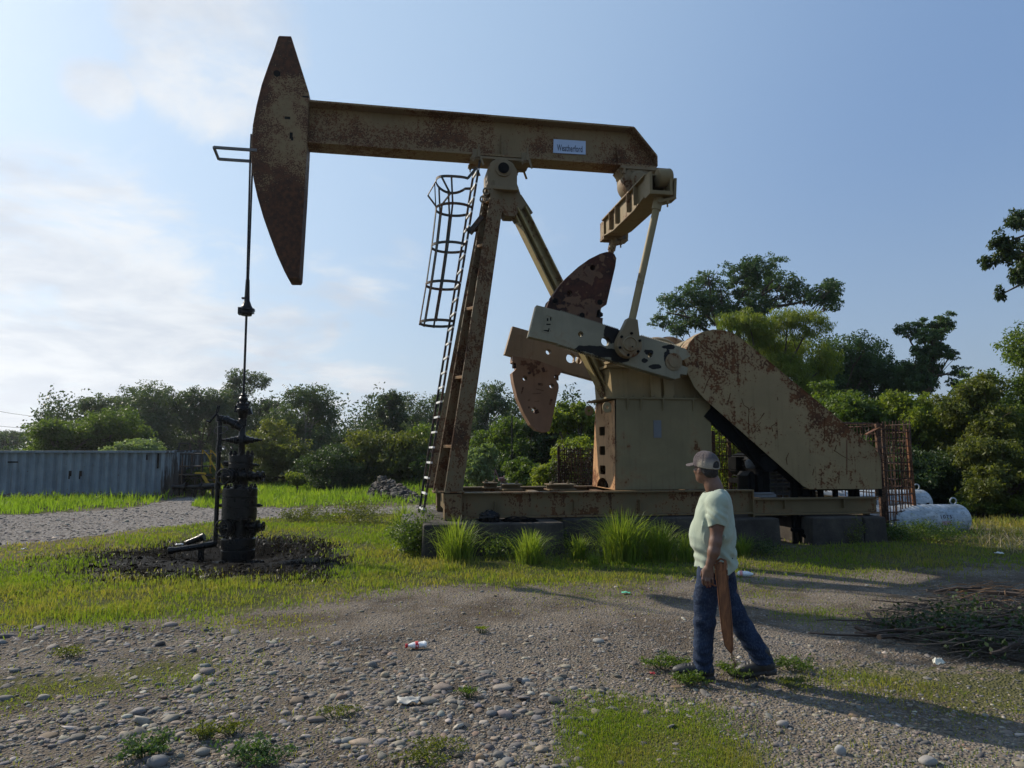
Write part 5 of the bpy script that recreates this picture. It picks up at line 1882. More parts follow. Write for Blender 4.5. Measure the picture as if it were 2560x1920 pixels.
limbs = [((1588, 745), (1610, 690), (1680, 660), (1760, 645), .2), ((1588, 745), (1600, 690), (1640, 640), (1670, 605), .2), ((1588, 745), (1570, 700), (1600, 640), (1620, 600), .17), ((1560, 740), (1545, 700), (1538, 650), (1530, 598), .2), ((1560, 740), (1530, 715), (1490, 690), (1440, 675), .16), ((1588, 745), (1575, 690), (1560, 650), (1555, 620), .14), ((1610, 690), (1650, 668), (1690, 640), (1730, 630), .1), ((1640, 640), (1660, 625), (1690, 615), (1705, 615), .07), ((1545, 700), (1520, 670), (1500, 640), (1495, 622), .09)]
for *pp, r_ in limbs:
    P_ = [OV(a, c, Yt) for a, c in pp]
    Pn = []
    for i in range(len(P_) - 1):
        for f in (0, .5):
            Pn.append(P_[i].lerp(P_[i + 1], f) + Vector((0, random.uniform(-.4, .4), random.uniform(-.12, .12))))
    Pn.append(P_[-1])
    m.tube(Pn, [r_ * (1 - .8 * i / (len(Pn) - 1)) for i in range(len(Pn))], 6)
wood(m, q0 + Vector((-0.8, 0, -(q0.z))), q2, .3, .26, 6, .02, 8)
for c in spread:
    for _ in range(4):
        s_ = Vector(c[:3]) + Vector((random.uniform(-.4, .4) + (q1.x - c[0]) * .12, random.uniform(-.5, .5), -random.uniform(.3, .8)))
        wood(m, s_, Vector(c[:3]) + Vector((random.uniform(-.9, .9), random.uniform(-.5, .5), random.uniform(-.1, .5))), .035, .010, 3, .14, 4)
m.build('trunk', M['bark'], root, smooth=60)
cl_ = np.array(spread)
Vv, Qd, tt = leaves(cl_[:, :3], cl_[:, 3:], 19000, .25, 60, .25, .42, .11, .5, .42)
big_mesh('crown', Vv, Qd, None, LEAF['blue'], root, attrs={'tint': tt})

# ---- yellow green weeping tree in front of it
tree('weeping_tree', 'yellow green feathery tree with drooping sprays behind the belt guard', 'tree', (OV(1680, 900, 29).x, 29),
     clumps_px([(1570, 705, 28, 18), (1600, 712, 30, 22), (1570, 745, 20, 18), (1680, 702, 34, 18), (1720, 715, 32, 22), (1650, 725, 34, 24), (1740, 745, 30, 26), (1690, 750, 40, 26), (1640, 760, 34, 24), (1620, 745, 26, 20), (1710, 785, 36, 26), (1660, 795, 36, 26), (1760, 785, 24, 26), (1690, 830, 34, 26), (1740, 840, 30, 26), (1610, 775, 26, 22)], 29, seed=4), 30000, .20, 'lime', GRT, tr=.17, droop=1.1, aspect=.2, twigs=60, tw=.15, shell=.4, tint=.7)

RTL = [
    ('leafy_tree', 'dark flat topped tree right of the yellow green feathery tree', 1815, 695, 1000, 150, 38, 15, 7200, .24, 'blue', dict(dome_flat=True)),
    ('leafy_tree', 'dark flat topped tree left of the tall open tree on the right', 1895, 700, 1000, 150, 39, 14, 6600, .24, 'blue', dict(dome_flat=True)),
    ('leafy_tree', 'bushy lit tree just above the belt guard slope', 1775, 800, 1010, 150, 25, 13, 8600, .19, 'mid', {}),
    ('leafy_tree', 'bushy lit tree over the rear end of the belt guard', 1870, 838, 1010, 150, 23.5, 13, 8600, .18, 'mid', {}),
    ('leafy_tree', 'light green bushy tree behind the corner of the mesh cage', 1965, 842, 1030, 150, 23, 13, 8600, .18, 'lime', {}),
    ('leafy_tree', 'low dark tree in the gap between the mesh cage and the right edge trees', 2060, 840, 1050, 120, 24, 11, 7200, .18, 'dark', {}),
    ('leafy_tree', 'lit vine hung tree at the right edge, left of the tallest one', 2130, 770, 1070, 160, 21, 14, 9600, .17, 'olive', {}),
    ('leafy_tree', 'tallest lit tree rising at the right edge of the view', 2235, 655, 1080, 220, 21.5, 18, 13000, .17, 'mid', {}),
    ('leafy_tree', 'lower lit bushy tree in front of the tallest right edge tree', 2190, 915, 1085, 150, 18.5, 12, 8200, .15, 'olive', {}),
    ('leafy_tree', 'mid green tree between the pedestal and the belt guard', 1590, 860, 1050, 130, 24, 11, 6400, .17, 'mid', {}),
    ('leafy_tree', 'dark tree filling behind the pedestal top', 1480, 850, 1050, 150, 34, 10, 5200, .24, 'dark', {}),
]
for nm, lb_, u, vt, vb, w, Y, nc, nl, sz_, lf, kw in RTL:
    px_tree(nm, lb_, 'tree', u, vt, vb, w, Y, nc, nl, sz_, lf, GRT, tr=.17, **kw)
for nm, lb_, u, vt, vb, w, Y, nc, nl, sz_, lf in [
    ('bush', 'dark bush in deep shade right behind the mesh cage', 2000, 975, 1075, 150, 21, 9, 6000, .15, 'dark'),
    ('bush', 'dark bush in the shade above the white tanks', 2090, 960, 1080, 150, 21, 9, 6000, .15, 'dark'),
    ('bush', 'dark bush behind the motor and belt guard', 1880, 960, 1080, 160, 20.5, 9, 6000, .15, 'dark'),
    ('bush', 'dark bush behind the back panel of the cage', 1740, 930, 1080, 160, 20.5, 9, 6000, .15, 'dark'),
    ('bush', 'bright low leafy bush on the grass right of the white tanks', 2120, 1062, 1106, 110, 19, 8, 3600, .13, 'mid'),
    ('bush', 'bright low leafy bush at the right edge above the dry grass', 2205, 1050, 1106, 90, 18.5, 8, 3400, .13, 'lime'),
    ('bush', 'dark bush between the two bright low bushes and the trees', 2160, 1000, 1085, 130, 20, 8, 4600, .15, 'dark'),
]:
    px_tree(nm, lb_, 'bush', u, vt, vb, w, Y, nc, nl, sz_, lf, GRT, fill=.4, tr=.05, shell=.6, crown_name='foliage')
# tall open tree
tree('open_tree', 'tall open tree with a forked trunk and airy layers on the right skyline', 'tree', (OV(1950, 1000, 37).x, 37),
     clumps_px([(1955, 715, 20, 12), (1985, 705, 22, 12), (2020, 700, 22, 12), (2055, 708, 20, 12), (1975, 735, 22, 12), (2010, 730, 24, 12), (2045, 735, 18, 10), (1990, 765, 24, 12), (2030, 765, 20, 10), (2060, 765, 16, 9), (1960, 775, 24, 16), (1985, 800, 28, 16), (2030, 800, 20, 10), (2068, 805, 16, 10), (2010, 830, 24, 14), (1970, 830, 26, 16), (2045, 830, 14, 9), (1945, 805, 22, 16)], 37, seed=9), 11000, .22, 'blue', GRT, tr=.22, twigs=30, tw=.13, shell=.4, tint=.5)
# tree at the right edge whose branches hang into the picture
Yo = 19
tree('overhanging_tree', 'large tree beyond the right edge whose leafy branches hang into the sky', 'tree', (OV(2640, 1000, Yo).x, Yo),
     clumps_px([(2222, 465, 22, 20), (2204, 505, 20, 18), (2230, 530, 22, 18), (2205, 540, 16, 12), (2240, 580, 16, 18), (2228, 612, 9, 14), (2270, 490, 34, 34), (2300, 430, 46, 46), (2320, 540, 44, 44), (2370, 480, 56, 56), (2420, 560, 66, 60)], Yo, seed=5), 17000, .17, 'dark', GRT, tr=.16, twigs=44, tw=.16, shell=.3, tint=.45, droop=.5, fine=False, top_at=OV(2480, 520, Yo))
# dry twigs and dead stalks line under the left wood
# ---- hills
def hill(name, u0, u1, vtop, Y, col, seed):
    n = 160
    us = np.linspace(u0, u1, n)
    vs, fs = [], []
    rows = [0, .35, .7, 1.0, 1.25]
    for j, rj in enumerate(rows):
        for i, u in enumerate(us):
            q = OV(u, 975, Y * (1 + 0.35 * rj))
            f = (u - u0) / (u1 - u0)
            env = math.sin(math.pi * min(1, max(0, f))) ** 0.6
            hh_ = (975 - vtop) * Y / 1533 * env * (0.75 + 0.5 * float(fbm(np.array([u * .02]), np.array([seed * 3.1]), seed))) * [0, .55, .92, 1.0, .2][j]
            vs.append((q.x, q.y, hh_ + CAMH * 0.5))
    for j in range(len(rows) - 1):
        for i in range(n - 1):
            fs.append((j * n + i, j * n + i + 1, (j + 1) * n + i + 1, (j + 1) * n + i))
    m = MB().add(vs, fs)
    return tag(m.build(name, col, smooth=180), kind='structure')
hm = plain('wooded_hill', (0.055, 0.075, 0.04), 1.0, 0, .4, .02, 0)
hill('hills', -700, 330, 918, 1300, hm, 2)
hill('hills', -500, 260, 945, 700, hm, 5)

# ---- overhead wires
mw = plain('wire', (0.05, 0.05, 0.05), .6, 0, 0, 1, 0)
for (p0, p1, lb_) in (((-120, 862), (150, 906), 'upper overhead wire crossing the sky at the left edge'), ((-120, 900), (120, 926), 'lower overhead wire crossing the sky at the left edge')):
    a, c = OV(*p0, 70), OV(*p1, 74)
    P_ = [a.lerp(c, i / 10) - Vector((0, 0, .35 * math.sin(math.pi * i / 10))) for i in range(11)]
    tag(MB().tube(P_, .018, 5).build('overhead_wire', mw), lb_, 'wire', 'overhead wires')

# ================================================================== FOUNDATION
mt, nb, p, o = newmat('old_concrete')
tc = nb.n('ShaderNodeTexCoord').outputs['Object']
a1 = nb.noise(tc, 1.6, 7, .65); a2 = nb.noise(tc, 22, 4, .65); a3 = nb.noise(nb.scalevec(tc, 6, 6, .7), 1.3, 4, .6)
cc = nb.mix(nb.step(a1, .35, .68), (.022, .017, .013), (.066, .054, .041))
cc = nb.mix(nb.math('MULTIPLY', nb.step(a3, .48, .7), .6), cc, (.025, .022, .019))
cc = nb.mix(nb.math('MULTIPLY', nb.step(a2, .55, .75), .35), cc, (.11, .095, .075))
nb.link(cc, p.inputs['Base Color']); p.inputs['Roughness'].default_value = .93
bump(nb, p, nb.math('ADD', a2, a1), .6, .015)
M['concrete'] = mt
mt2 = plain('oily_concrete', (.045, .036, .028), .75, 0, .5, 3, .5)


def pumpw(s, y, z):
    q = PC + EX * s + EY * y
    return Vector((q.x, q.y, z))


def block(label, s0, s1, y0, y1, z1, mat='concrete', taper=0.03):
    import bmesh
    m = MB()
    z0 = -0.25
    n = 10
    outl = [(s0 - taper, y0 - taper), (s1 + taper, y0 - taper), (s1 + taper, y1 + taper), (s0 - taper, y1 + taper)]
    vs = [Vector((a, c, z0)) for a, c in outl] + [Vector((a, c, z1)) for a, c in [(s0, y0), (s1, y0), (s1, y1), (s0, y1)]]
    m.add(vs, [(3, 2, 1, 0), (4, 5, 6, 7), (0, 1, 5, 4), (1, 2, 6, 5), (2, 3, 7, 6), (3, 0, 4, 7)])
    ob = m.build('concrete_block', M[mat] if isinstance(mat, str) else mat, bev=.03)
    ob.location = PC; ob.rotation_euler = (0, 0, TH)
    tag(ob, label, 'concrete block', 'foundation blocks of the pumpjack')
    return ob


sL = PL(k8(47, 560), -1.2)[0]; sR = PL(k8(1210, 620), -1.65)[0]
block('long oil darkened concrete block carrying the post end of the skid', -1.45, sR, -1.62, 1.35, .535)
block('low dark concrete pad under the foot of the ladder', -1.74, -1.50, -.95, .9, .50, mt2)
block('concrete block in shade under the pedestal, behind the tallest grass', sR + .12, 4.0, -1.15, 1.35, .54)
c0_ = PL(k5(400, 1180), -1.3)[0]; c1_ = PL(k5(762, 1180), -1.3)[0]
block('stained concrete block just right of the man under the motor', 4.05, c1_, -1.25, 1.3, .50)
d0_ = PL(k5(1000, 1170), -1.25)[0]; d1_ = PL(k5(1375, 1170), -1.25)[0]; e1_ = PL(k5(1560, 1170), -1.25)[0]
block('concrete block with a sunlit chamfered end under the belt guard', d0_, d1_, -1.25, 1.3, .50)
block('short concrete block at the rear end next to the mesh cage', d1_ + .06, e1_, -1.22, 1.3, .49)
m = MB()
s_a = PL(k5(860, 1170), -.9)[0]
m.tube([pumpw(s_a, -.9, .52), pumpw(s_a, -.9, -.1)], .05, 10).tube([pumpw(s_a + .12, -.85, .52), pumpw(s_a + .12, -.85, -.1)], .045, 10)
s_b, z_b = PL(k5(840, 1280), -.95); s_c, z_c = PL(k5(920, 1290), -.95)
m.tube([pumpw(s_b, -.95, z_b), pumpw(s_c, -.95, z_b - .02), pumpw(s_c + .35, -.98, -.02)], .035, 8)
m.tube([pumpw(s_c - .06, -1.0, z_b - .06), pumpw(s_c + .22, -1.02, -.02)], .03, 8)
tag(m.build('drain_pipe', M['black'], smooth=40), 'dark pipework in the gap between the concrete blocks', 'pipes')
# oily rags and scraps on the foundation
def lump(name, c, rx, ry, rz, mat, label, cat, seed, f=3.0, amp=.5, group=None):
    bv, bf = ico(4)
    n_ = fbm(bv[:, 0] * f + seed, bv[:, 1] * f + bv[:, 2] * f * .8 + seed, seed, 4) - .5
    P_ = bv * (1 + n_[:, None] * amp * 2) * np.array([rx, ry, rz])
    P_[:, 2] = np.maximum(P_[:, 2], -rz * .35)
    P_ = P_ + np.array([c[0], c[1], c[2] + rz * .35])
    return tag(big_mesh(name, P_, None, bf, mat, smooth=True), label, cat, group)
w_ = pumpw(-.35, -1.3, .535); lump('oily_rag', w_, .17, .14, .13, M['oilblack'], 'black oily heap lying against the skid on the long block', 'rag', 4, 4)
w_ = pumpw(.15, -1.38, .535); lump('oily_rag', w_, .26, .14, .06, M['black'], 'flat dark oily rags spread on the long block', 'rag', 9, 6)

# ================================================================== WELLHEAD
well = empty('wellhead', (0, 0, 0))
q = pumpw(SR, 0, 0)
well.location = (q.x, q.y, 0)
tag(well, 'black oil coated wellhead stack standing in the oil soaked hollow', 'wellhead')
ZC = lambda cy: 2.953 - .002122 * cy
K_ = .00212
def stack(name, prof, nbolts=0, rb=0, zb=(), mat='oilblack', parent=None, n=28):
    m = MB().lathe([(r, z) for r, z in prof], (0, 0, 0), (0, 0, 1), n)
    ob = m.build(name, M[mat], parent or well, smooth=35)
    if nbolts:
        mb_ = MB()
        for z, d in zb:
            for i in range(nbolts):
                a = 2 * math.pi * i / nbolts
                mb_.bolt((rb * math.cos(a), rb * math.sin(a), z), (0, 0, d), .034, .045)
        mb_.build('stud', M['oilblack'], ob, split=True)
    return ob
stack('base_flange', [(.24, -.5), (.24, -.16), (.28, -.15), (.28, .0), (.268, .01), (.268, .03), (.28, .04), (.28, .19), (.26, .21), (.16, .22)], 12, .23, [(.2, 1)])
stack('casing_spool', [(.14, .2), (.14, .53)])
stack('main_flange', [(.2, .52), (.29, .54), (.29, .56), (.29, .72), (.280, .728), (.280, .738), (.29, .745), (.29, .90), (.280, .908), (.280, .918), (.29, .925), (.29, 1.05), (.27, 1.07)], 12, .25, [(1.05, 1), (.55, -1)])
stack('tubing_head', [(.15, 1.06), (.13, 1.10), (.14, 1.18), (.165, 1.22), (.165, 1.32), (.13, 1.40)])
stack('tubing_flange', [(.17, 1.40), (.205, 1.41), (.205, 1.49), (.195, 1.497), (.195, 1.507), (.205, 1.515), (.205, 1.62), (.19, 1.64)], 10, .18, [(1.63, 1), (1.42, -1)])
stack('riser', [(.06, 1.62), (.055, 1.8), (.065, 1.82), (.075, 1.86), (.075, 1.96), (.055, 1.99), (.05, 2.12), (.07, 2.14), (.07, 2.26), (.05, 2.28)])
stack('stuffing_box', [(.06, 2.25), (.075, 2.30), (.10, 2.40), (.115, 2.41), (.115, 2.44), (.10, 2.45), (.095, 2.49), (.11, 2.50), (.11, 2.53), (.06, 2.56), (.06, 2.58), (.075, 2.59), (.078, 2.63), (.05, 2.66), (.055, 2.69), (.04, 2.71)])
m = MB()
m.bar((.10, 0, 2.45), (.14, 0, 2.34), .05, .07).bar((-.1, -.02, 2.5), (-.12, -.02, 2.38), .04, .05)
for a in range(6):
    m.bolt((.1 * math.cos(a * 1.05), .1 * math.sin(a * 1.05), 2.53), (0, 0, 1), .016, .03)
m.build('gland_bolt', M['oilblack'], well, split=True)
# blow-out preventer rams either side of the riser
m = MB()
for s_ in (-1, 1):
    m.lathe([(.05, .05), (.075, .06), (.075, .12), (.055, .13), (.055, .2), (.035, .21), (.035, .28), (.02, .29), (.018, .36)], (0, 0, 1.89), (s_, 0, .02), 14)
m.build('ram_valve', M['oilblack'], well, smooth=35, split=True)
# side valves
def valve(name, p, ax, L, r, wheel=None):
    p, ax = Vector(p), Vector(ax).normalized()
    m = MB().lathe([(r * .7, 0), (r * 1.0, .01), (r * 1.0, .05), (r * .7, .06), (r * .75, L * .5), (r * 1.05, L * .52), (r * 1.05, L * .62), (r * .5, L * .65), (r * .45, L * .85), (r * .2, L * .87), (r * .18, L)], p, ax, 16)
    ob = m.build(name, M['oilblack'], well, smooth=35)
    if wheel:
        mw_ = MB()
        c = p + ax * (L * .9)
        X = ax.cross(Vector((0, 0, 1)))
        if X.length < .1: X = Vector((1, 0, 0))
        X.normalize(); Y = ax.cross(X)
        P_ = [c + X * wheel * math.cos(a * .3927) + Y * wheel * math.sin(a * .3927) for a in range(17)]
        mw_.tube(P_, .014, 6)
        for a in range(0, 16, 4):
            mw_.tube([c, P_[a]], .010, 5)
        mw_.build('handwheel', M['oilblack'], ob, smooth=40)
    return ob
valve('side_valve', (.15, -.02, .42), (1, -.1, -.05), .32, .10, .07)
valve('side_valve', (.14, .05, .33), (1, .1, -.02), .22, .09)
valve('side_valve', (-.1, -.13, .40), (-.35, -1, 0), .22, .13, .14)
valve('side_valve', (-.08, -.16, 1.27), (-.3, -1, 0), .26, .12, .13)
valve('side_valve', (.16, 0, 1.26), (1, -.1, 0), .26, .09, .08)
valve('side_valve', (-.18, .02, 1.29), (-1, -.1, 0), .20, .08)
valve('side_valve', (.2, -.1, -.22), (.9, -.3, 0), .34, .07, .06)
valve('side_valve', (-.14, -.28, -.24), (-.2, -1, -.05), .24, .11, .12)
valve('side_valve', (-.05, -.32, -.26), (.6, -1, 0), .22, .09, .12)
m = MB()
for z_ in (.63, 1.46):
    for s_ in (-1, 1):
        m.lathe([(.03, 0), (.03, .06), (.015, .065), (.015, .1)], (s_ * (.3 if z_ < 1 else .21), 0, z_ + .13 * (z_ < 1)), (s_, 0, 0), 10)
m.lathe([(.03, 0), (.03, .08)], (-.21, -.02, 1.5), (-1, 0, 0), 10)
m.build('lockdown_screw', M['oilblack'], well, smooth=35, split=True)
# pumping tee, flow line and down-pipe
XV = -.385
m = MB()
m.tube([(0, 0, 2.10), (-.12, -.02, 2.17), (-.28, -.03, 2.25), (XV, -.03, 2.28), (XV - .02, -.03, 2.25)], [.075, .07, .06, .055, .05], 12)
m.lathe([(.085, 0), (.085, .05)], (-.10, -.02, 2.155), (-.85, -.05, .45), 14).lathe([(.08, 0), (.08, .06)], (-.24, -.03, 2.225), (-.85, -.05, .35), 14)
m.lathe([(.07, 0), (.07, .1)], (XV, -.03, 2.22), (0, 0, 1), 14)
m.build('flow_tee', M['oilblack'], well, smooth=35)
m = MB().tube([(XV, -.03, 2.28), (XV, -.03, .12)], .038, 14)
for z_ in (1.28, 1.10, 1.75):
    m.lathe([(.05, -.05), (.05, .05)], (XV, -.03, z_), (0, 0, 1), 14)
m.build('down_pipe', M['oilblack'], well, smooth=35)
m = MB()
m.tube([(XV - .03, -.03, 2.30), (XV - .07, -.05, 2.38), (XV - .04, -.05, 2.5), (XV - .01, -.05, 2.50), (XV - .03, -.05, 2.4), (XV - .07, -.04, 2.34)], .012, 6)
m.tube([(XV - .05, -.04, 2.36), (XV - .13, -.05, 2.27), (XV - .17, -.05, 2.21), (XV - .24, -.05, 2.235)], [.018, .02, .025, .012], 6)
m.build('sampling_valve', M['oilblack'], well, smooth=40)
for (cz_, rr_, yy_) in ((2.07, .14, -.06), (1.74, .1, -.05)):
    m = MB()
    P_ = [(XV + .03 + rr_ * .9 * math.cos(a * .5), yy_ - .03 * math.sin(a * .7), cz_ + rr_ * .5 * math.sin(a * .5 + .3 * a * .1)) for a in range(16)]
    m.tube(P_, .004, 5)
    m.build('loose_wire', M['greysteel'], well)
m = MB()
m.tube([(XV, -.03, .16), (XV, -.03, .10), (XV - .3, -.25, .07), (XV - .62, -.45, .04)], [.05, .055, .05, .045], 12)
m.lathe([(.06, 0), (.06, .08)], (XV - .55, -.4, .045), (-.8, -.5, -.05), 12)
m.build('flow_line', M['oilblack'], well, smooth=40)
m = MB().tube([(XV - .48, -.1, .12), (XV - .22, -.06, .22)], [.045, .055], 12)
m.lathe([(.065, 0), (.065, .06)], (XV - .24, -.06, .21), (.93, 0, .36), 12)
m.build('stub_pipe', M['oilblack'], well, smooth=40)
m = MB().box((XV - .2, -.12, -.2), (.08, .08, .58)).box((XV - .2, -.12, .075), (.16, .12, .02))
m.build('pipe_post', M['oilblack'], well, bev=.004)
# glistening oil at the bottom of the hollow
mo, nb, p, o = newmat('standing_oil')
p.inputs['Base Color'].default_value = (.004, .0035, .003, 1); p.inputs['Roughness'].default_value = .12
tc = nb.n('ShaderNodeTexCoord').outputs['Object']
bump(nb, p, nb.noise(tc, 18, 4, .6), .5, .02)
m = MB()
n = 40
P_ = []
for i in range(n):
    a = 2 * math.pi * i / n
    r_ = 1 + .25 * math.sin(3 * a + 1) + .12 * math.sin(7 * a)
    P_.append((q.x - .25 + .55 * r_ * math.cos(a), q.y - .72 + .15 * r_ * math.sin(a), gz(q.x - .25, q.y - .72) + .015))
m.add(P_, [tuple(range(n))])
tag(m.build('oil_puddle', mo), kind='structure')
# tarry clods over the soaked ground
x, y = scatter(5000, -34, -14, 9.5, 15, 1.9)
k = in_region(OIL, x, y, .45, 91, .2) & (rng.random(len(x)) < .55 * fbm(x * 2, y * 2, 12))
x, y = x[k], y[k]
clod = stones('oily_clods', x, y, np.clip(rng.lognormal(math.log(.024), .5, len(x)), .008, .09), 1, .5)
clod.data.materials.clear(); clod.data.materials.append(plain('tarry_soil', (.005, .0045, .004), .75, 0, .6, 6, .3, .06))
tag(clod, kind='stuff')
x, y = scatter(60000, -34, -14, 9.5, 15, 1.9)
k = in_region(OIL, x, y, .55, 17, .3) & ~in_region([(u_ * .8 + 450 * .2, v_ * .62 + 1210 * .38) for u_, v_ in OIL], x, y, .3, 18, .15) & (rng.random(len(x)) < 1.1 * np.clip(fbm(x * 2, y * 2, 19) - .25, 0, 1) + .03)
x, y = x[k], y[k]
tag(grass_obj('oiled_grass', [blades(x, y, rng.uniform(.03, .11, len(x)), np.full(len(x), .012), rng.uniform(0, 1, len(x)), .8)], leafmat('oiled_blade', (.006, .005, .004), (.034, .026, .013), .2)), kind='stuff')

# small far wellhead behind the skid
fw = empty('wellhead', (0, 0, 0))
Yf = 22
tag(fw, 'small far wellhead with a thin rod, seen over the skid against dark bushes', 'wellhead')
m = MB()
a, c = OV(1106, 900, Yf), OV(1103, 1052, Yf)
m.tube([(a.x, Yf, a.z), (a.x, Yf, c.z + .6)], .022, 8)
m.build('polished_rod', M['oilblack'], fw)
m = MB().lathe([(.16, 0), (.16, .28), (.1, .3), (.08, .5), (.12, .52), (.12, .62), (.07, .64), (.10, .8), (.12, .82), (.1, .95), (.07, 1.05), (.09, 1.1), (.05, 1.3)], (a.x, Yf, gz(a.x, Yf)), (0, 0, 1), 14)
m.build('valve_stack', M['oilblack'], fw, smooth=35)
m = MB()
zz = OV(1090, 1035, Yf).z; xl = OV(1070, 1040, Yf).x; xr = OV(1100, 1040, Yf).x
m.tube([(xl + .1, Yf - .2, zz), (xr, Yf - .1, zz + .03)], .06, 10).lathe([(.11, 0), (.11, .06)], (xl + .25, Yf - .2, zz), (1, 0, 0), 12)
m.tube([(xl, Yf - .2, zz + .3), (xl + .12, Yf - .2, zz)], .02, 6).tube([(xl, Yf - .2, zz + .3), (xl - .02, Yf - .2, zz)], .015, 6)
m.tube([(xl + .2, Yf - .2, zz), (xl + .2, Yf - .2, 0)], .035, 8).tube([(xl + .2, Yf - .2, .15), (xr, Yf - .1, zz)], .03, 8)
m.build('side_valve', plain('faded_red_valve', (.16, .09, .085), .6), fw, smooth=40)

# ================================================================== STEEL TANK ON THE LEFT
tk = empty('steel_tank', (0, 0, 0))
tag(tk, 'long grey blue corrugated open steel tank with an oil stained end', 'tank')
mt, nb, p, o = newmat('tank_paint')
tc = nb.n('ShaderNodeTexCoord').outputs['Object']
sx = nb.n('ShaderNodeSeparateXYZ'); nb.link(tc, sx.inputs[0])
b1 = nb.noise(tc, 1.4, 6, .6); b2 = nb.noise(nb.scalevec(tc, 6, 6, .5), 1.4, 5, .65); b3 = nb.noise(tc, 12, 4, .6)
cc = nb.mix(nb.step(b1, .3, .7), (.13, .165, .195), (.20, .24, .265))
cc = nb.mix(nb.math('MULTIPLY', nb.step(b2, .5, .72), .5), cc, (.075, .075, .07))
stn = nb.math('ADD', nb.step(sx.outputs[0], -1.25, 0.15, 0, .82), nb.math('MULTIPLY', nb.math('SUBTRACT', b2, .5), 1.6))
stn = nb.math('SUBTRACT', stn, nb.step(sx.outputs[2], .1, 1.6, 0, .35))
cc = nb.mix(nb.step(stn, .32, .5), cc, (.018, .014, .012))
cc = nb.mix(nb.step(nb.math('ADD', b3, nb.step(sx.outputs[2], .35, 0, 0, .25)), .66, .72), cc, (.09, .045, .025))
nb.link(cc, p.inputs['Base Color']); p.inputs['Roughness'].default_value = .62
bump(nb, p, b3, .15, .01)
tkm = mt
er = GP(432, 1244); Ye = 26.0
xr = er.x / er.y * Ye
tk.location = (xr, Ye, 0); tk.rotation_euler = (0, 0, R(-4))
TL_, TH_, TD_ = 11.5, 1.70, 2.4
m = MB()
prof = []
pit = .355
i = 0
s_ = -TL_
while s_ < -.12:
    prof += [(s_, 0), (s_ + pit * .34, 0), (s_ + pit * .52, .075), (s_ + pit * .80, .075)]
    s_ += pit
prof.append((-.02, 0))
vs, fs = [], []
for a, c in prof:
    vs += [(a, c, .12), (a, c, TH_ - .04)]
for i in range(len(prof) - 1):
    fs.append((2 * i, 2 * i + 2, 2 * i + 3, 2 * i + 1))
m.add(vs, fs)
m.build('corrugated_side', tkm, tk)
m = MB()
m.box((-TL_ / 2, .0, TH_ - .02), (TL_, .14, .08)).box((-TL_ / 2, .0, .07), (TL_, .16, .14)).box((-.03, .03, TH_ / 2), (.08, .1, TH_ - .2))
m.box((-TL_ / 2, TD_, TH_ - .02), (TL_, .12, .08)).box((-TL_ / 2, TD_, TH_ / 2), (TL_, .03, TH_ - .1)).box((-.02, TD_ / 2, TH_ / 2), (.03, TD_, TH_ - .1)).box((-TL_ + .02, TD_ / 2, TH_ / 2), (.03, TD_, TH_ - .1))
m.box((-.02, TD_ / 2, TH_), (.1, TD_, .08))
m.build('frame', tkm, tk, bev=.005)
m = MB()
for i, x0 in enumerate((-3.95, -3.55)):
    m.box((x0, -.004 + .055 * (i == 5), TH_ * .52), (.10, .008, .2)).box((x0 - .03, -.004, TH_ * .46), (.05, .008, .2))
m.box((-1.05, -.004, 1.48), (.06, .008, .2)).box((-.62, -.004, 1.35), (.07, .008, .55)).box((-6.2, -.004, 1.30), (.4, .006, .05))
m.build('paint_mark', M['black'], tk, split=True)
m = MB()
m.bar((.0, .2, TH_ + .02), (.08, .2, TH_ + .3), .06, .05).bar((.5, .2, TH_ + .02), (.42, .2, TH_ + .3), .06, .05)
m.box((.22, .2, TH_ + .29), (.5, .06, .04)).box((.22, .2, TH_ + .04), (.5, .06, .03))
m.build('hatch', M['steel'], tk, bev=.004)
m = MB()
for a, c in (((.25, .1, .1), (.25, .1, TH_ - .1)), ((1.0, .1, .1), (1.0, .1, TH_ - .1)), ((1.0, 1.2, .1), (1.0, 1.2, TH_ - .1)), ((.25, 1.2, .1), (.25, 1.2, TH_ - .1)), ((.0, .1, TH_ - .1), (1.0, .1, TH_ - .1)), ((.0, .1, 1.15), (1.0, .1, 1.15)), ((.6, .1, .9), (.6, .1, TH_ - .1)), ((0, 1.2, TH_ - .1), (1, 1.2, TH_ - .1)), ((1, .1, TH_ - .1), (1, 1.2, TH_ - .1)), ((1, .1, 1.15), (1, 1.2, 1.15))):
    m.tube([a, c], .028, 8)
m.box((.6, .65, .85), (1.0, 1.15, .05))
pf = m.build('platform', M['steel'], tk, smooth=40)
m = MB()
m.box((.62, .5, 1.3), (.4, .03, .75))
m.build('platform_panel', tkm, pf)
m = MB()
for y0 in (.1, .7):
    m.bar((1.0, y0, .9), (1.55, y0, .05), .05, .10)
    m.tube([(1.0, y0, .9), (1.0, y0, 1.75), (1.2, y0, 1.55), (1.7, y0, .75), (1.65, y0, .1)], .028, 8)
m.tube([(.75, .1, .9), (1.0, .1, .9), (1.15, .1, .88)], .04, 8)
m.build('stair_rail', M['yellow'], tk, smooth=40, split=True)
m = MB()
for i in range(5):
    f = (i + .5) / 5
    m.box((1.0 + .55 * f, .4, .9 - .85 * f), (.2, .6, .035))
m.build('stair_tread', M['steel'], tk, split=True)
m = MB()
m.tube([(.05, -.1, .42), (.7, -.15, .42), (1.3, -.2, .44), (1.8, -.2, .46)], [.10, .08, .12, .09], 12)
m.lathe([(.17, 0), (.17, .08)], (.5, -.13, .42), (1, 0, 0), 14).lathe([(.16, 0), (.16, .06)], (1.75, -.2, .46), (1, 0, 0), 14).lathe([(.15, 0), (.15, .06)], (1.15, -.2, .44), (1, 0, 0), 14)
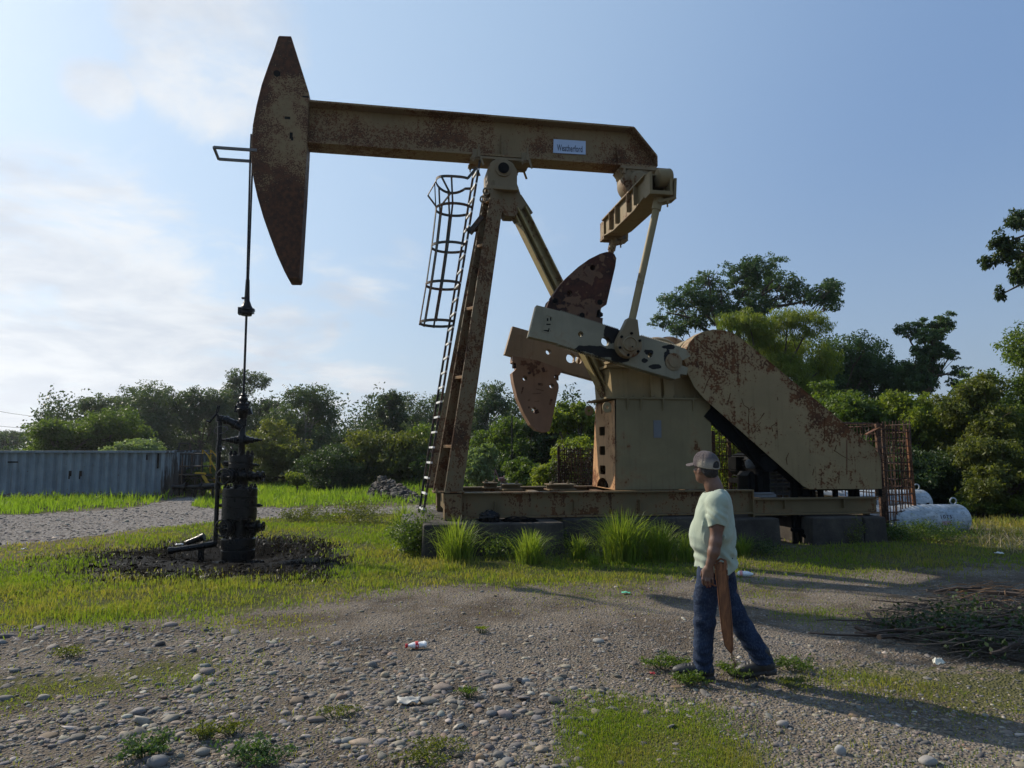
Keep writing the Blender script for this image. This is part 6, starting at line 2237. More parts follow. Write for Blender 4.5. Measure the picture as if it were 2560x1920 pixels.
m.lathe([(.12, 0), (.18, .02), (.18, .05), (.1, .06)], (.9, -.17, .72), (0, 0, 1), 14).tube([(.9, -.17, .45), (.9, -.17, .75)], .04, 8)
for x0 in (.9, 1.6):
    m.box((x0, -.2, .2), (.07, .07, .42))
m.build('outlet_valve', M['oilblack'], tk, smooth=40)

# ================================================================== WHITE TANKS ON THE RIGHT
mt, nb, p, o = newmat('weathered_white')
tc = nb.n('ShaderNodeTexCoord').outputs['Object']
w1 = nb.noise(tc, 2.2, 7, .65); w2 = nb.noise(tc, 16, 4, .65)
w3 = nb.noise(nb.scalevec(tc, 1, 1, 3), 2.0, 5, .6)
cc = nb.mix(nb.step(w1, .35, .7), (.30, .36, .42), (.58, .60, .60))
cc = nb.mix(nb.math('MULTIPLY', nb.step(w3, .46, .62), .8), cc, (.22, .25, .26))
cc = nb.mix(nb.math('MULTIPLY', nb.step(w2, .5, .64), .6), cc, (.14, .15, .13))
cc = nb.mix(nb.step(nb.noise(tc, 3.1, 4, .6), .68, .74), cc, (.33, .37, .12))
nb.link(cc, p.inputs['Base Color']); p.inputs['Roughness'].default_value = .6
M['white'] = mt
M['digits'] = plain('digit_paint', (.03, .025, .03), .6, 0, .1, 4, 0)
def gastank(label, u_end, v_mid, r, L, Y, ang, text=None, studs=False):
    rt_ = empty('white_tank', (0, 0, 0))
    e = AT(u_end, v_mid, Y)
    rt_.location = (e.x, Y, e.z); rt_.rotation_euler = (0, 0, R(ang))
    tag(rt_, label, 'tank', 'white tanks behind the mesh cage')
    prof = [(r * math.sin(R(a)), -r * .62 + r * .62 * math.cos(R(a)) - 0) for a in range(0, 91, 10)]
    prof = [(max(.004, a), c) for a, c in prof]
    body = [(a, c) for a, c in prof] + [(r, -L + r * .62)] + [(a, -L - (c) ) for a, c in reversed(prof)]
    m = MB().lathe([(a, c) for a, c in body], (0, 0, 0), (1, 0, 0), 36)
    m.build('shell', M['white'], rt_, smooth=50)
    m = MB()
    for x0 in (-r * .9, -L + r * .9):
        P_ = [(x0 + .07 * math.cos(a * .4), 0, r * .98 + .07 + .07 * math.sin(a * .4)) for a in range(17)]
        m.tube(P_, .014, 6)
    m.build('lifting_eye', M['white'], rt_, smooth=40, split=True)
    m = MB()
    for x0 in (-L * .25, -L * .75):
        m.box((x0, 0, -r - .02), (.12, r * 1.3, .26))
    m.build('saddle_foot', M['rebar'], rt_, split=True)
    if studs:
        m = MB()
        for i in range(6):
            m.box((-.06 - i * .11 - .1 * (i % 2), -r * .93 + .02 * i * 0, -.02 - .03 * (i % 3 == 0)), (.05, .10, .08 + .04 * (i % 2)))
        m.build('flange_stud', M['black'], rt_, split=True)
    if text:
        cu = bpy.data.curves.new('tank_number', 'FONT'); cu.body = text; cu.size = .1; cu.align_x = 'CENTER'; cu.offset = .002; cu.space_character = 1.25
        to = bpy.data.objects.new('tank_number_curve', cu); COL.objects.link(to)
        bpy.context.view_layer.update()
        tm = bpy.data.meshes.new_from_object(to.evaluated_get(bpy.context.evaluated_depsgraph_get()))
        bpy.data.objects.remove(to)
        for v_ in tm.vertices:
            x, y = v_.co.x * 1.15, v_.co.y
            th = R(8) + y / r
            v_.co = (-r * .62 - .50 + x, -(r + .004) * math.cos(th), (r + .004) * math.sin(th))
        tm.materials.clear(); tm.materials.append(M['digits'])
        tl = bpy.data.objects.new('tank_number', tm); COL.objects.link(tl); tl.parent = rt_
        m = MB()
        th = R(-3)
        m.box((-r * .62 - .5, -(r + .001) * math.cos(th), (r) * math.sin(th) - .03), (.2, .004, .07))
        m.build('number_patch', plain('faded_red_patch', (.35, .22, .24), .7), tl)
    return rt_
gastank('nearer white gas tank with streaked paint and number on its end', 2416, 1297, .31, 3.2, 15.3, 6, '1075')
gastank('farther white gas tank peeping over the nearer one, with dark studs', 2322, 1258, .33, 3.4, 17.5, 6, None, True)

# ================================================================== MESH CAGE
cg = empty('mesh_cage', (0, 0, 0))
tag(cg, 'rusty rebar mesh cage guarding the rear end of the pumpjack', 'fence')
def panel(p0, p1, z0, z1, nv, nh, mat='rebar', r=.0115, wonk=.02, y_skew=0):
    m = MB()
    p0, p1 = Vector(p0), Vector(p1)
    for i in range(nv):
        f = i / (nv - 1)
        a = p0.lerp(p1, f)
        P_ = [a + Vector((random.uniform(-wonk, wonk), random.uniform(-wonk, wonk), z0 + (z1 - z0) * t_)) for t_ in (0, .33, .66, 1)]
        m.tube(P_, r, 5)
    for j in range(nh):
        z_ = z0 + (z1 - z0) * (j + .4) / nh
        P_ = [p0.lerp(p1, f) + Vector((0, -.012, z_ + random.uniform(-wonk, wonk))) for f in (0, .33, .66, 1)]
        m.tube(P_, r, 5)
    return m.build('mesh_panel', M[mat], cg)
Yc = 14.6
xa = AT(2212, 1300, Yc).x; xb = AT(2287, 1300, Yc + .5).x
ztop = AT(2212, 1062, Yc).z
zrear = AT(2150, 1056, Yc + 2.2).z
panel((xa, Yc, 0), (xb, Yc + .5, 0), .05, ztop, 12, 13, wonk=.03)
panel((xb, Yc + .5, 0), (xb - .6, Yc + 2.6, 0), .05, zrear - .02, 24, 14, wonk=.02)
xc_ = AT(1790, 1100, Yc + 1.6).x
panel((xb - .6, Yc + 2.6, 0), (xc_, Yc + 1.7, 0), .05, zrear, 60, 16, wonk=.02)
# mesh roof over the rear
m = MB()
for i in range(13):
    f = i / 12
    a = Vector((xa, Yc, 0)).lerp(Vector((xb, Yc + .5, 0)), f * 0) 
    m.tube([(xa - 2.2 + 2.2 * f, Yc + .2 + 0.6 * (1 - f) * 0 , ztop + .02), (xb - 2.9 + 2.2 * f, Yc + 2.5, zrear)], .009, 5)
for j in range(5):
    f = j / 4
    m.tube([(xa - 2.2 - .3 * f, Yc + .2 + 2.3 * f, ztop + (zrear - ztop) * f + .03), (xa + .1 - .2 * f, Yc + .1 + 2.3 * f, ztop + (zrear - ztop) * f + .03)], .012, 5)
m.build('mesh_roof', M['rebar'], cg)
m = MB()
for (px_, py_, w2, lean) in ((xa - .02, Yc + .02, .09, .03), (xa + .09, Yc + .06, .05, .02)):
    m.bar((px_, py_, -.05), (px_ - lean, py_, ztop + .02), w2, w2)
m.build('cage_post', M['rebar'], cg, bev=.004)
m = MB().bar((xb + .03, Yc + .5, -.05), (xb - .06, Yc + .5, ztop - .08), .065, .065)
m.build('cage_post', M['redrust'], cg, bev=.004)
m = MB().bar((xa - .3, Yc, ztop - .2), (xa - .02, Yc, ztop - .05), .14, .02)
m.build('tag_plate', M['redrust'], cg)
m = MB()
for i in range(14):
    a = Vector((xa + random.uniform(-.1, .5), Yc + random.uniform(.1, 1.2), ztop + random.uniform(-.9, .05)))
    P_ = [a]
    for _ in range(4):
        P_.append(P_[-1] + Vector((random.uniform(-.12, .12), random.uniform(-.1, .1), random.uniform(-.22, .1))))
    m.tube(P_, .006, 4)
m.build('dry_vine', plain('dry_vine', (.22, .17, .12), .9), cg)
# cage bay behind the motor, overgrown
vp0 = AT(1785, 1200, 15.6); vp1 = AT(1880, 1200, 15.9)
m = MB()
for u in (1785, 1826, 1874):
    a = AT(u, 1200, 15.7)
    m.bar((a.x, 15.7, 0), (a.x, 15.7, 2.15), .07, .07)
for i in range(16):
    x0 = vp0.x - .1 + (vp1.x - vp0.x + .3) * i / 15
    m.tube([(x0, 15.68, 0), (x0 + random.uniform(-.02, .02), 15.68, 2.1)], .009, 4)
for z_ in (.9, 1.3, 1.6, 1.9):
    m.tube([(vp0.x - .1, 15.67, z_), (vp1.x + .2, 15.67, z_)], .012, 4)
m.build('cage_post', M['rebar'], cg)
vine = empty('vine', (0, 0, 0))
tag(vine, 'leafy yellow green vine climbing the cage behind the motor', 'vine')
cl_ = [(random.uniform(vp0.x - .25, vp1.x + .3), 15.9 + random.uniform(-.1, .25), random.uniform(.5, 2.1), .22, .16, .25) for _ in range(34)]
Vv, Qd, tt = leaves(np.array(cl_)[:, :3], np.array(cl_)[:, 3:], 2600, .085, 12, .5, .7, .4, .5, .6)
big_mesh('foliage', Vv, Qd, None, LEAF['lime'], vine, attrs={'tint': tt})
m = MB()
for _ in range(14):
    a = Vector((random.uniform(vp0.x - .2, vp1.x + .2), 15.85, 0)); P_ = [a]
    for _ in range(5):
        P_.append(P_[-1] + Vector((random.uniform(-.15, .15), random.uniform(-.04, .04), random.uniform(.25, .45))))
    m.tube(P_, .008, 4)
m.build('stem', M['bark'], vine)
# old vine-covered cage left of the pedestal
oc = empty('overgrown_cage', (0, 0, 0))
tag(oc, 'dark overgrown mesh cage standing left of the pedestal behind the skid', 'fence')
Yo2 = 17.5
xa2, xb2 = OV(1207, 1000, Yo2).x, OV(1296, 1000, Yo2).x
zt2 = OV(1207, 968, Yo2).z
m = MB()
for i in range(26):
    x0 = xa2 + (xb2 - xa2) * i / 25
    m.tube([(x0, Yo2, 0), (x0 + random.uniform(-.02, .02), Yo2, zt2)], .008, 4)
for i in range(18):
    z_ = zt2 * (i + .5) / 18
    m.tube([(xa2, Yo2 - .01, z_), (xb2, Yo2 - .01, z_ + random.uniform(-.02, .02))], .008, 4)
m.build('mesh_panel', M['rebar'], oc)
m = MB()
for x0 in (xa2, xb2):
    m.bar((x0, Yo2, 0), (x0, Yo2, zt2 + .05), .06, .06)
m.build('cage_post', M['rebar'], oc)
cl_ = [(random.uniform(xa2, xb2), Yo2 + .15, random.uniform(.1, zt2), .2, .12, .2) for _ in range(40)]
Vv, Qd, tt = leaves(np.array(cl_)[:, :3], np.array(cl_)[:, 3:], 3600, .06, 12, .5, .6, .4, .5, .15)
big_mesh('dry_foliage', Vv, Qd, None, leafmat('leaf_dry_dark', (.025, .022, .014), (.06, .055, .03), .2), oc, attrs={'tint': tt})

# ================================================================== RUBBLE, BRUSH, LITTER
def px_region_scatter(poly, n):
    P_ = np.array(poly, float)
    o = []
    while len(o) < n:
        u, v = random.uniform(P_[:, 0].min(), P_[:, 0].max()), random.uniform(P_[:, 1].min(), P_[:, 1].max())
        if pip(poly, np.array([u]), np.array([v]))[0]:
            o.append((u, v))
    return o
Yr = 27.0
ra, rb = OV(795, 1050, Yr), OV(905, 1078, Yr - 2.2)
NRb = 5200
x = rng.uniform(0, 1, NRb); t_ = rng.normal(0, .34, NRb)
hx = np.interp(x, [0, .08, .3, .55, .8, 1], [.0, .5, .95, .7, .38, .05])
hh_ = hx * np.clip(1 - np.abs(t_), 0, 1) * rng.uniform(0.2, 1, NRb) * .85
X_ = ra.x + (rb.x - ra.x) * x; Y_ = ra.y + (rb.y - ra.y) * x + t_ * 1.3
root = stones('rubble_pile', X_, Y_, rng.lognormal(math.log(.042), .55, NRb).clip(.015, .2), 1, 1.0)
co = np.zeros(len(root.data.vertices) * 3, np.float32); root.data.vertices.foreach_get('co', co); co = co.reshape(-1, 3)
co[:, 2] += np.repeat(hh_, len(ICO1[0])); root.data.vertices.foreach_set('co', co.ravel()); root.data.update()
cA = np.zeros((len(co), 4), np.float32); cA[:, 3] = 1; cA[:, :3] = np.repeat(stone_cols(NRb) * .4, len(ICO1[0]), 0)
root.data.attributes['col'].data.foreach_set('color', cA.ravel())
root.data.polygons.foreach_set('use_smooth', np.zeros(len(root.data.polygons), bool))
tag(root, kind='stuff')

# heap of cut branches at the right
bp = empty('brush_pile', (0, 0, 0))
tag(bp, 'low heap of cut branches and wilting leaves on the right gravel', 'brush pile')
BR = [(1880, 1350), (1930, 1325), (2010, 1300), (2120, 1305), (2400, 1300), (2420, 1440), (2200, 1432), (2080, 1425), (1960, 1390)]
mtw = plain('cut_branch', (.06, .04, .028), .9, 0, .4, 12, .4)
mtg = plain('grey_twig', (.085, .07, .055), .9, 0, .4, 12, .3)
m1, m2 = MB(), MB()
for i, (u, v) in enumerate(px_region_scatter(BR, 1500)):
    q_ = GP(u * KO, v * KO)
    hgt = .02 + .19 * random.random() ** 1.5 * max(.15, min(1, (u - 1880) / 160))
    a = random.gauss(.0, .55) + (math.pi if random.random() < .5 else 0)
    thick = random.random() < .035
    L = random.uniform(.4, .9) if thick else random.uniform(.15, .5)
    r_ = random.uniform(.010, .024) if thick else random.uniform(.0025, .006)
    P_ = [Vector((q_.x, q_.y, gz(q_.x, q_.y) + hgt))]
    for _ in range(4):
        a += random.uniform(-.25, .25) * (.4 if thick else 1.6)
        P_.append(P_[-1] + Vector((math.cos(a), math.sin(a) * .7, random.uniform(-.18, .16))) * (L / 4))
        P_[-1].z = max(P_[-1].z, .02)
    (m1 if thick else m2).tube(P_, [r_, r_ * .9, r_ * .8, r_ * .65, r_ * .45], 5)
for pp in (((1876, 1352), (1900, 1372), .05), ((1850, 1378), (1905, 1392), .04), ((1900, 1402), (1930, 1382), .04)):
    a, c = GP(pp[0][0] * KO, pp[0][1] * KO), GP(pp[1][0] * KO, pp[1][1] * KO)
    m1.tube([a + Vector((0, 0, pp[2] + .06)), a.lerp(c, .5) + Vector((0, 0, pp[2] + .03)), c + Vector((.25, 0, .05))], [.022, .02, .016], 6)
tag(m1.build('branch', mtw, bp, smooth=50), kind='stuff'); tag(m2.build('twig', mtg, bp), kind='stuff')
cl_ = []
for u, v in px_region_scatter([(1900, 1380), (1960, 1345), (2090, 1345), (2400, 1370), (2400, 1440), (2100, 1425)], 80):
    q_ = GP(u * KO, v * KO)
    cl_.append((q_.x, q_.y, gz(q_.x, q_.y) + random.uniform(.05, .2), .2, .2, .1))
Vv, Qd, tt = leaves(np.array(cl_)[:, :3], np.array(cl_)[:, 3:], 2600, .045, 14, .2, .6, .35, .5, .35)
big_mesh('leaf_litter', Vv, Qd, None, LEAF['dark'], bp, attrs={'tint': tt})
m = MB()
for u, v in px_region_scatter([(1990, 1300), (2100, 1296), (2220, 1310), (2200, 1335), (2020, 1330)], 45):
    q_ = GP(u * KO, v * KO); a = random.gauss(0, .5)
    P_ = [q_ + Vector((0, 0, .1 + random.uniform(0, .12)))]
    for _ in range(3):
        P_.append(P_[-1] + Vector((math.cos(a) * .12, math.sin(a) * .08, random.uniform(-.03, .05))))
    m.tube(P_, .004, 4)
tag(m.build('dry_stem', plain('dry_stem', (.20, .11, .05), .9), bp), kind='stuff')
# straw strewn on the grass by the tanks
straw = []
for u, v in px_region_scatter([(2090, 1150), (2130, 1140), (2300, 1170), (2290, 1200), (2140, 1190)], 260):
    q_ = GP(u * KO, v * KO); straw.append((q_.x, q_.y))
sx_ = np.array(straw)
tag(grass_obj('dry_straw', [blades(sx_[:, 0], sx_[:, 1], rng.uniform(.15, .4, len(sx_)), np.full(len(sx_), .012), rng.uniform(.3, 1, len(sx_)), 2.2)], leafmat('straw', (.22, .17, .09), (.42, .34, .20), .2)), kind='stuff')

# leafy weeds
def weed(u, v, w, h, n, leaf, label, size=.03, name='weed', cat='weed', Y=None, tint=.5, nst=16):
    q_ = GP(u, v) if Y is None else AT(u, v, Y)
    k = w * q_.y / F / 2
    root = empty(name, (q_.x, q_.y, gz(q_.x, q_.y)))
    tag(root, label, cat, 'leafy weeds')
    m = MB(); tips = []
    for i in range(nst):
        a = random.uniform(0, 6.28); r_ = k * random.uniform(.2, 1)
        b0 = Vector((math.cos(a) * r_ * .3, math.sin(a) * r_ * .25, -.01)); t_ = Vector((math.cos(a) * r_, math.sin(a) * r_ * .8, h * random.uniform(.45, 1) * (1.15 - .4 * r_ / k)))
        m.tube([b0, b0.lerp(t_, .5) + Vector((0, 0, h * .1)), t_], [.004, .003, .002], 4)
        tips += [(*t_, k * .22, k * .2, h * .22), (*(b0.lerp(t_, .6)), k * .22, k * .2, h * .22)]
    m.build('stem', plain('weed_stem', (.09, .10, .04), .8) if 'weed_stem' not in bpy.data.materials else bpy.data.materials['weed_stem'], root)
    tp_ = np.array(tips)
    Vv, Qd, tt = leaves(tp_[:, :3], tp_[:, 3:], n, size, 8, .0, .55, .45, .5, tint)
    Vv[:, 2] = np.maximum(Vv[:, 2], .004)
    big_mesh('foliage', Vv, Qd, None, LEAF[leaf], root, attrs={'tint': tt})
for a in [(360, 1880, 175, .13, 900, 'blue', 'blue green leafy weed left of the big cobble at the lower left edge', .024),
          (635, 1905, 170, .12, 900, 'blue', 'blue green leafy weed cut by the bottom edge left of centre', .024),
          (508, 1842, 90, .10, 420, 'olive', 'yellowish weed above the two blue green weeds', .022),
          (590, 1825, 110, .07, 380, 'olive', 'thin yellow green weed right of the yellowish weed', .02),
          (1662, 1672, 110, .11, 900, 'mid', 'bright weed round the toe of the front boot', .022),
          (1735, 1712, 120, .09, 700, 'mid', 'bright weed just in front of the front boot heel', .022),
          (1835, 1690, 110, .09, 600, 'mid', 'weed growing between the two boots', .022),
          (1985, 1672, 130, .10, 600, 'mid', 'weed just right of the rear boot', .024),
          (1990, 1720, 110, .06, 420, 'olive', 'low weed in the shadow behind the rear boot', .02),
          (1095, 1895, 210, .06, 800, 'olive', 'sprawling weed at the bottom edge near the orange brown stone', .02),
          (1170, 1745, 60, .06, 220, 'mid', 'small weed left of the long flat cream stone', .02),
          (840, 1790, 120, .05, 320, 'olive', 'reddish green creeping weed in the lower left gravel', .018),
          (170, 1640, 120, .07, 400, 'olive', 'weed among cobbles at the left side', .022),
          (1205, 1585, 40, .05, 120, 'lime', 'tiny bright weed in the middle of the gravel', .02)]:
    weed(*a)
for a in [(1055, 1385, 190, .62, 5200, 'mid', 'straggly weed bush growing at the corner of the concrete by the ladder', .045, 'weed_bush', 'bush'),
          (880, 1306, 190, .50, 2200, 'olive', 'low brownish weed bush between the wellhead and the ladder', .05, 'weed_bush', 'bush'),
          (760, 1300, 130, .35, 1200, 'olive', 'lower weed bush left of the brownish one', .05, 'weed_bush', 'bush'),
          (1250, 1400, 130, .35, 1100, 'mid', 'weed bush in shade between the two left grass clumps', .04, 'weed_bush', 'bush'),
          (1390, 1385, 90, .3, 700, 'mid', 'small weed bush at the end of the long block', .04, 'weed_bush', 'bush'),
          (2140, 1362, 60, .42, 700, 'olive', 'single pale weed against the rear concrete block', .035, 'weed_bush', 'bush'),
          (2340, 1352, 260, .34, 3200, 'mid', 'spread of shaded weeds below the nearer white tank', .04, 'weed_bush', 'bush'),
          (2240, 1352, 130, .28, 900, 'dark', 'dark weeds at the foot of the mesh cage', .04, 'weed_bush', 'bush'),
          (1900, 1385, 130, .3, 900, 'dark', 'dark weeds along the block right of the man', .035, 'weed_bush', 'bush')]:
    weed(*a, nst=26)

# crushed bottle
mp = plain('bottle_plastic', (.72, .71, .68), .35, 0, .08, 20, .3)
mr = plain('bottle_red', (.48, .02, .025), .45, 0, .15, 20, .1)
q_ = GP(1036, 1624)
bt = empty('plastic_bottle', (q_.x, q_.y, gz(q_.x, q_.y) + .035), R(14))
tag(bt, 'crushed milky plastic bottle with red cap and label on the gravel', 'bottle')
m = MB()
pr = [(.013, -.062), (.014, -.05), (.022, -.035), (.031, -.015), (.033, 0), (.029, .02), (.032, .03), (.034, .065), (.030, .075), (.034, .085), (.031, .10), (.02, .105)]
m.lathe(pr, (0, 0, 0), (1, 0, 0), 18)
ob = m.build('bottle_body', mp, bt, smooth=50)
for v_ in ob.data.vertices:
    s_ = 1 + .28 * math.sin(v_.co.x * 90 + v_.co.y * 60) * (v_.co.x > .02)
    v_.co.z *= .75 * s_; v_.co.y *= 1.1 + .1 * math.sin(v_.co.x * 70)
MB().lathe([(.0325, .005), (.0345, .006), (.0345, .034), (.0325, .035)], (0, 0, 0), (1, 0, 0), 18).build('label', mr, bt, smooth=40).scale = (1, 1.1, .85)
m = MB().box((.02, -.037, .004), (.018, .003, .005)).box((.02, -.037, -.005), (.012, .003, .004))
m.build('label_print', mp, bt, split=True)
MB().lathe([(.016, -.078), (.017, -.076), (.017, -.058), (.014, -.056)], (0, 0, 0), (1, 0, 0), 14).build('cap', mr, bt, smooth=40)
# bottle lying in the grass behind the man
q_ = AT(1858, 1424, 9.9)
b2_ = empty('plastic_bottle', (q_.x, q_.y, gz(q_.x, q_.y) + .04), R(-12))
b2_.scale = (.72, .72, .72)
tag(b2_, 'large clear plastic bottle with pink label lying behind the man', 'bottle')
m = MB().lathe([(.02, -.11), (.05, -.09), (.058, -.05), (.052, 0), (.058, .02), (.055, .07), (.045, .11), (.022, .16), (.018, .18)], (0, 0, 0), (1, 0, 0), 16)
m.build('bottle_body', plain('cloudy_plastic', (.62, .66, .66), .3, 0, .1, 20, .2), b2_, smooth=50)
MB().lathe([(.058, -.07), (.06, -.068), (.06, -.02), (.056, -.018)], (0, 0, 0), (1, 0, 0), 16).build('label', plain('pink_label', (.6, .25, .25), .5), b2_, smooth=40)
def scrap(u, v, w, h, col, label, name, seed, Y=None, cat='litter'):
    q_ = GP(u, v) if Y is None else AT(u, v, Y)
    k = w * q_.y / F / 2
    n = 9
    gx_, gy_ = np.meshgrid(np.linspace(-1, 1, n), np.linspace(-1, 1, n))
    rr_ = 1 - .35 * fbm(np.arctan2(gy_, gx_) * 2, gx_ * 0 + seed, seed)
    zz_ = h * fbm(gx_ * 1.6 + seed, gy_ * 1.6, seed, 3) * 1.6
    Vv = np.stack([gx_ * rr_ * k + q_.x, gy_ * rr_ * k * .7 + q_.y, zz_ + gz(q_.x, q_.y) + .006], -1).reshape(-1, 3)
    i_ = np.arange(n - 1)[:, None] * n + np.arange(n - 1)[None]
    Qd = np.stack([i_, i_ + 1, i_ + n + 1, i_ + n], -1).reshape(-1, 4)
    ob = big_mesh(name, Vv, Qd, None, plain(name + '_sheet' + str(seed), col, .6, 0, .1, 20, .3), smooth=True)
    md = ob.modifiers.new('thick', 'SOLIDIFY'); md.thickness = .004
    tag(ob, label, cat)
scrap(1565, 1485, 26, .02, (.12, .45, .27), 'green crumpled plastic scrap on the thin grass left of the man', 'plastic_scrap', 3)
scrap(1020, 1762, 62, .035, (.36, .35, .31), 'flat white scrap lying among stones below the crushed bottle', 'paper_scrap', 5)
scrap(2347, 1668, 28, .05, (.62, .60, .50), 'crumpled cream paper on the grass below the brush pile', 'paper_scrap', 7)
scrap(448, 1366, 20, .04, (.60, .60, .58), 'small white scrap beside the flow line of the wellhead', 'plastic_scrap', 9)
scrap(60, 1380, 14, .05, (.6, .62, .66), 'tiny white scrap on dead grass at the left edge', 'plastic_scrap', 11)
scrap(2498, 1388, 22, .04, (.55, .55, .52), 'white scrap in the shade near the straw at the right', 'plastic_scrap', 13)
scrap(1632, 1690, 14, .02, (.5, .05, .05), 'tiny red scrap left of the weed by the front boot', 'plastic_scrap', 15)

# ================================================================== THE MAN
class SDF:
    def __init__(s, lo, hi, h):
        s.lo = np.array(lo, float); s.h = h
        s.n = np.ceil((np.array(hi) - s.lo) / h).astype(int) + 1
        s.f = np.full(s.n, 1.0, np.float32)
        s.ax = [s.lo[i] + np.arange(s.n[i]) * h for i in range(3)]

    def sub(s, lo, hi):
        i0 = np.clip(np.floor((np.array(lo) - s.lo) / s.h).astype(int), 0, s.n)
        i1 = np.clip(np.ceil((np.array(hi) - s.lo) / s.h).astype(int) + 1, 0, s.n)
        sl = tuple(slice(a, c) for a, c in zip(i0, i1))
        return sl, np.meshgrid(*[s.ax[i][sl[i]] for i in range(3)], indexing='ij')

    def union(s, fn, lo, hi, k=0.02, pad=.06, op='u'):
        sl, (X, Y, Z) = s.sub(np.array(lo) - pad, np.array(hi) + pad)
        if X.size == 0: return s
        d = fn(X, Y, Z).astype(np.float32)
        a = s.f[sl]
        if op == 'u':
            h = np.clip(.5 + .5 * (a - d) / k, 0, 1)
            s.f[sl] = a * (1 - h) + d * h - k * h * (1 - h)
        elif op == 'cut':                      # subtract d
            s.f[sl] = np.maximum(a, -d)
        return s

    def cone(s, p, q, r0, r1, k=0.02):
        p, q = np.array(p, float), np.array(q, float)
        ba = q - p; L2 = (ba ** 2).sum()
        def fn(X, Y, Z):
            t = np.clip(((X - p[0]) * ba[0] + (Y - p[1]) * ba[1] + (Z - p[2]) * ba[2]) / L2, 0, 1)
            d = np.sqrt((X - p[0] - ba[0] * t) ** 2 + (Y - p[1] - ba[1] * t) ** 2 + (Z - p[2] - ba[2] * t) ** 2)
            return d - (r0 + (r1 - r0) * t)
        R_ = max(r0, r1)
        return s.union(fn, np.minimum(p, q) - R_, np.maximum(p, q) + R_, k)

    def chain(s, P_, rs, k=0.02):
        for i in range(len(P_) - 1):
            s.cone(P_[i], P_[i + 1], rs[i], rs[i + 1], k)
        return s

    def ell(s, c, r, rz=0.0, k=0.02, tilt=0.0, op='u'):
        """ellipsoid, turned rz about z (r[0] along the turned x), tilted about the turned y"""
        c = np.array(c, float); r = np.array(r, float)
        ca, sa = math.cos(rz), math.sin(rz); ct, st_ = math.cos(tilt), math.sin(tilt)
        def fn(X, Y, Z):
            x, y, z = X - c[0], Y - c[1], Z - c[2]
            x, y = x * ca + y * sa, -x * sa + y * ca
            x, z = x * ct + z * st_, -x * st_ + z * ct
            k0 = np.sqrt((x / r[0]) ** 2 + (y / r[1]) ** 2 + (z / r[2]) ** 2)
            k1_ = np.sqrt((x / r[0] ** 2) ** 2 + (y / r[1] ** 2) ** 2 + (z / r[2] ** 2) ** 2) + 1e-9
            return k0 * (k0 - 1) / k1_
        m_ = r.max()
        return s.union(fn, c - m_, c + m_, k, op=op)

    def stack(s, secs, k=0.02):
        """elliptical sections: (z, ca, cd, ra, rd)"""
        S = np.array(sorted(secs), float)
        def fn(X, Y, Z):
            zc = np.clip(Z, S[0, 0], S[-1, 0])
            ca, cd, ra, rd = (np.interp(zc, S[:, 0], S[:, j]) for j in (1, 2, 3, 4))
            q_ = (np.abs((X - ca) / ra) ** 2.3 + np.abs((Y - cd) / rd) ** 2.3) ** (1 / 2.3)
            d = (q_ - 1) * np.minimum(ra, rd)
            dz = np.maximum(np.maximum(S[0, 0] - Z, Z - S[-1, 0]), 0)
            return np.where(dz > 0, np.sqrt(np.maximum(d, 0) ** 2 + dz ** 2), d)
        lo = [(S[:, 1] - S[:, 3]).min(), (S[:, 2] - S[:, 4]).min(), S[0, 0]]
        hi = [(S[:, 1] + S[:, 3]).max(), (S[:, 2] + S[:, 4]).max(), S[-1, 0]]
        return s.union(fn, lo, hi, k)

    def field(s, fn):
        X, Y, Z = np.meshgrid(*s.ax, indexing='ij')
        s.f = fn(s.f, X, Y, Z).astype(np.float32)
        return s

    def mesh(s, name, mat, parent=None, smooth_it=1, attrs=None):
        f = s.f
        n = f.shape
        ins = f < 0
        c = np.zeros((n[0] - 1, n[1] - 1, n[2] - 1), np.uint8)
        for dx in (0, 1):
            for dy in (0, 1):
                for dz in (0, 1):
                    c += ins[dx:n[0] - 1 + dx, dy:n[1] - 1 + dy, dz:n[2] - 1 + dz]
        act = (c > 0) & (c < 8)
        idx = np.full(act.shape, -1, np.int64)
        cells = np.argwhere(act)
        idx[act] = np.arange(len(cells))
        acc = np.zeros((len(cells), 3)); cnt = np.zeros(len(cells))
        corners = [(a, b_, e) for a in (0, 1) for b_ in (0, 1) for e in (0, 1)]
        for i, p in enumerate(corners):
            for q_ in corners[i + 1:]:
                if sum(abs(p[j] - q_[j]) for j in range(3)) != 1: continue
                fp = f[cells[:, 0] + p[0], cells[:, 1] + p[1], cells[:, 2] + p[2]]
                fq = f[cells[:, 0] + q_[0], cells[:, 1] + q_[1], cells[:, 2] + q_[2]]
                cr_ = (fp < 0) != (fq < 0)
                t = np.where(cr_, fp / (fp - fq + 1e-12), 0)
                for j in range(3):
                    acc[:, j] += np.where(cr_, p[j] + (q_[j] - p[j]) * t, 0)
                cnt += cr_
        V = s.lo + (cells + acc / cnt[:, None]) * s.h
        quads = []
        for axis in range(3):
            d = [0, 0, 0]; d[axis] = 1
            A_ = ins[:n[0] - d[0], :n[1] - d[1], :n[2] - d[2]]; B_ = ins[d[0]:, d[1]:, d[2]:]
            e = np.argwhere(A_ != B_)
            o1, o2 = [(1, 2), (2, 0), (0, 1)][axis]
            ok = (e[:, o1] > 0) & (e[:, o2] > 0) & (e[:, o1] < n[o1] - 1) & (e[:, o2] < n[o2] - 1)
            e = e[ok]
            flip = A_[e[:, 0], e[:, 1], e[:, 2]]
            u1 = np.zeros(3, int); u1[o1] = 1; u2 = np.zeros(3, int); u2[o2] = 1
            g = lambda c_: idx[c_[:, 0], c_[:, 1], c_[:, 2]]
            q4 = np.stack([g(e - u1 - u2), g(e - u2), g(e), g(e - u1)], 1)
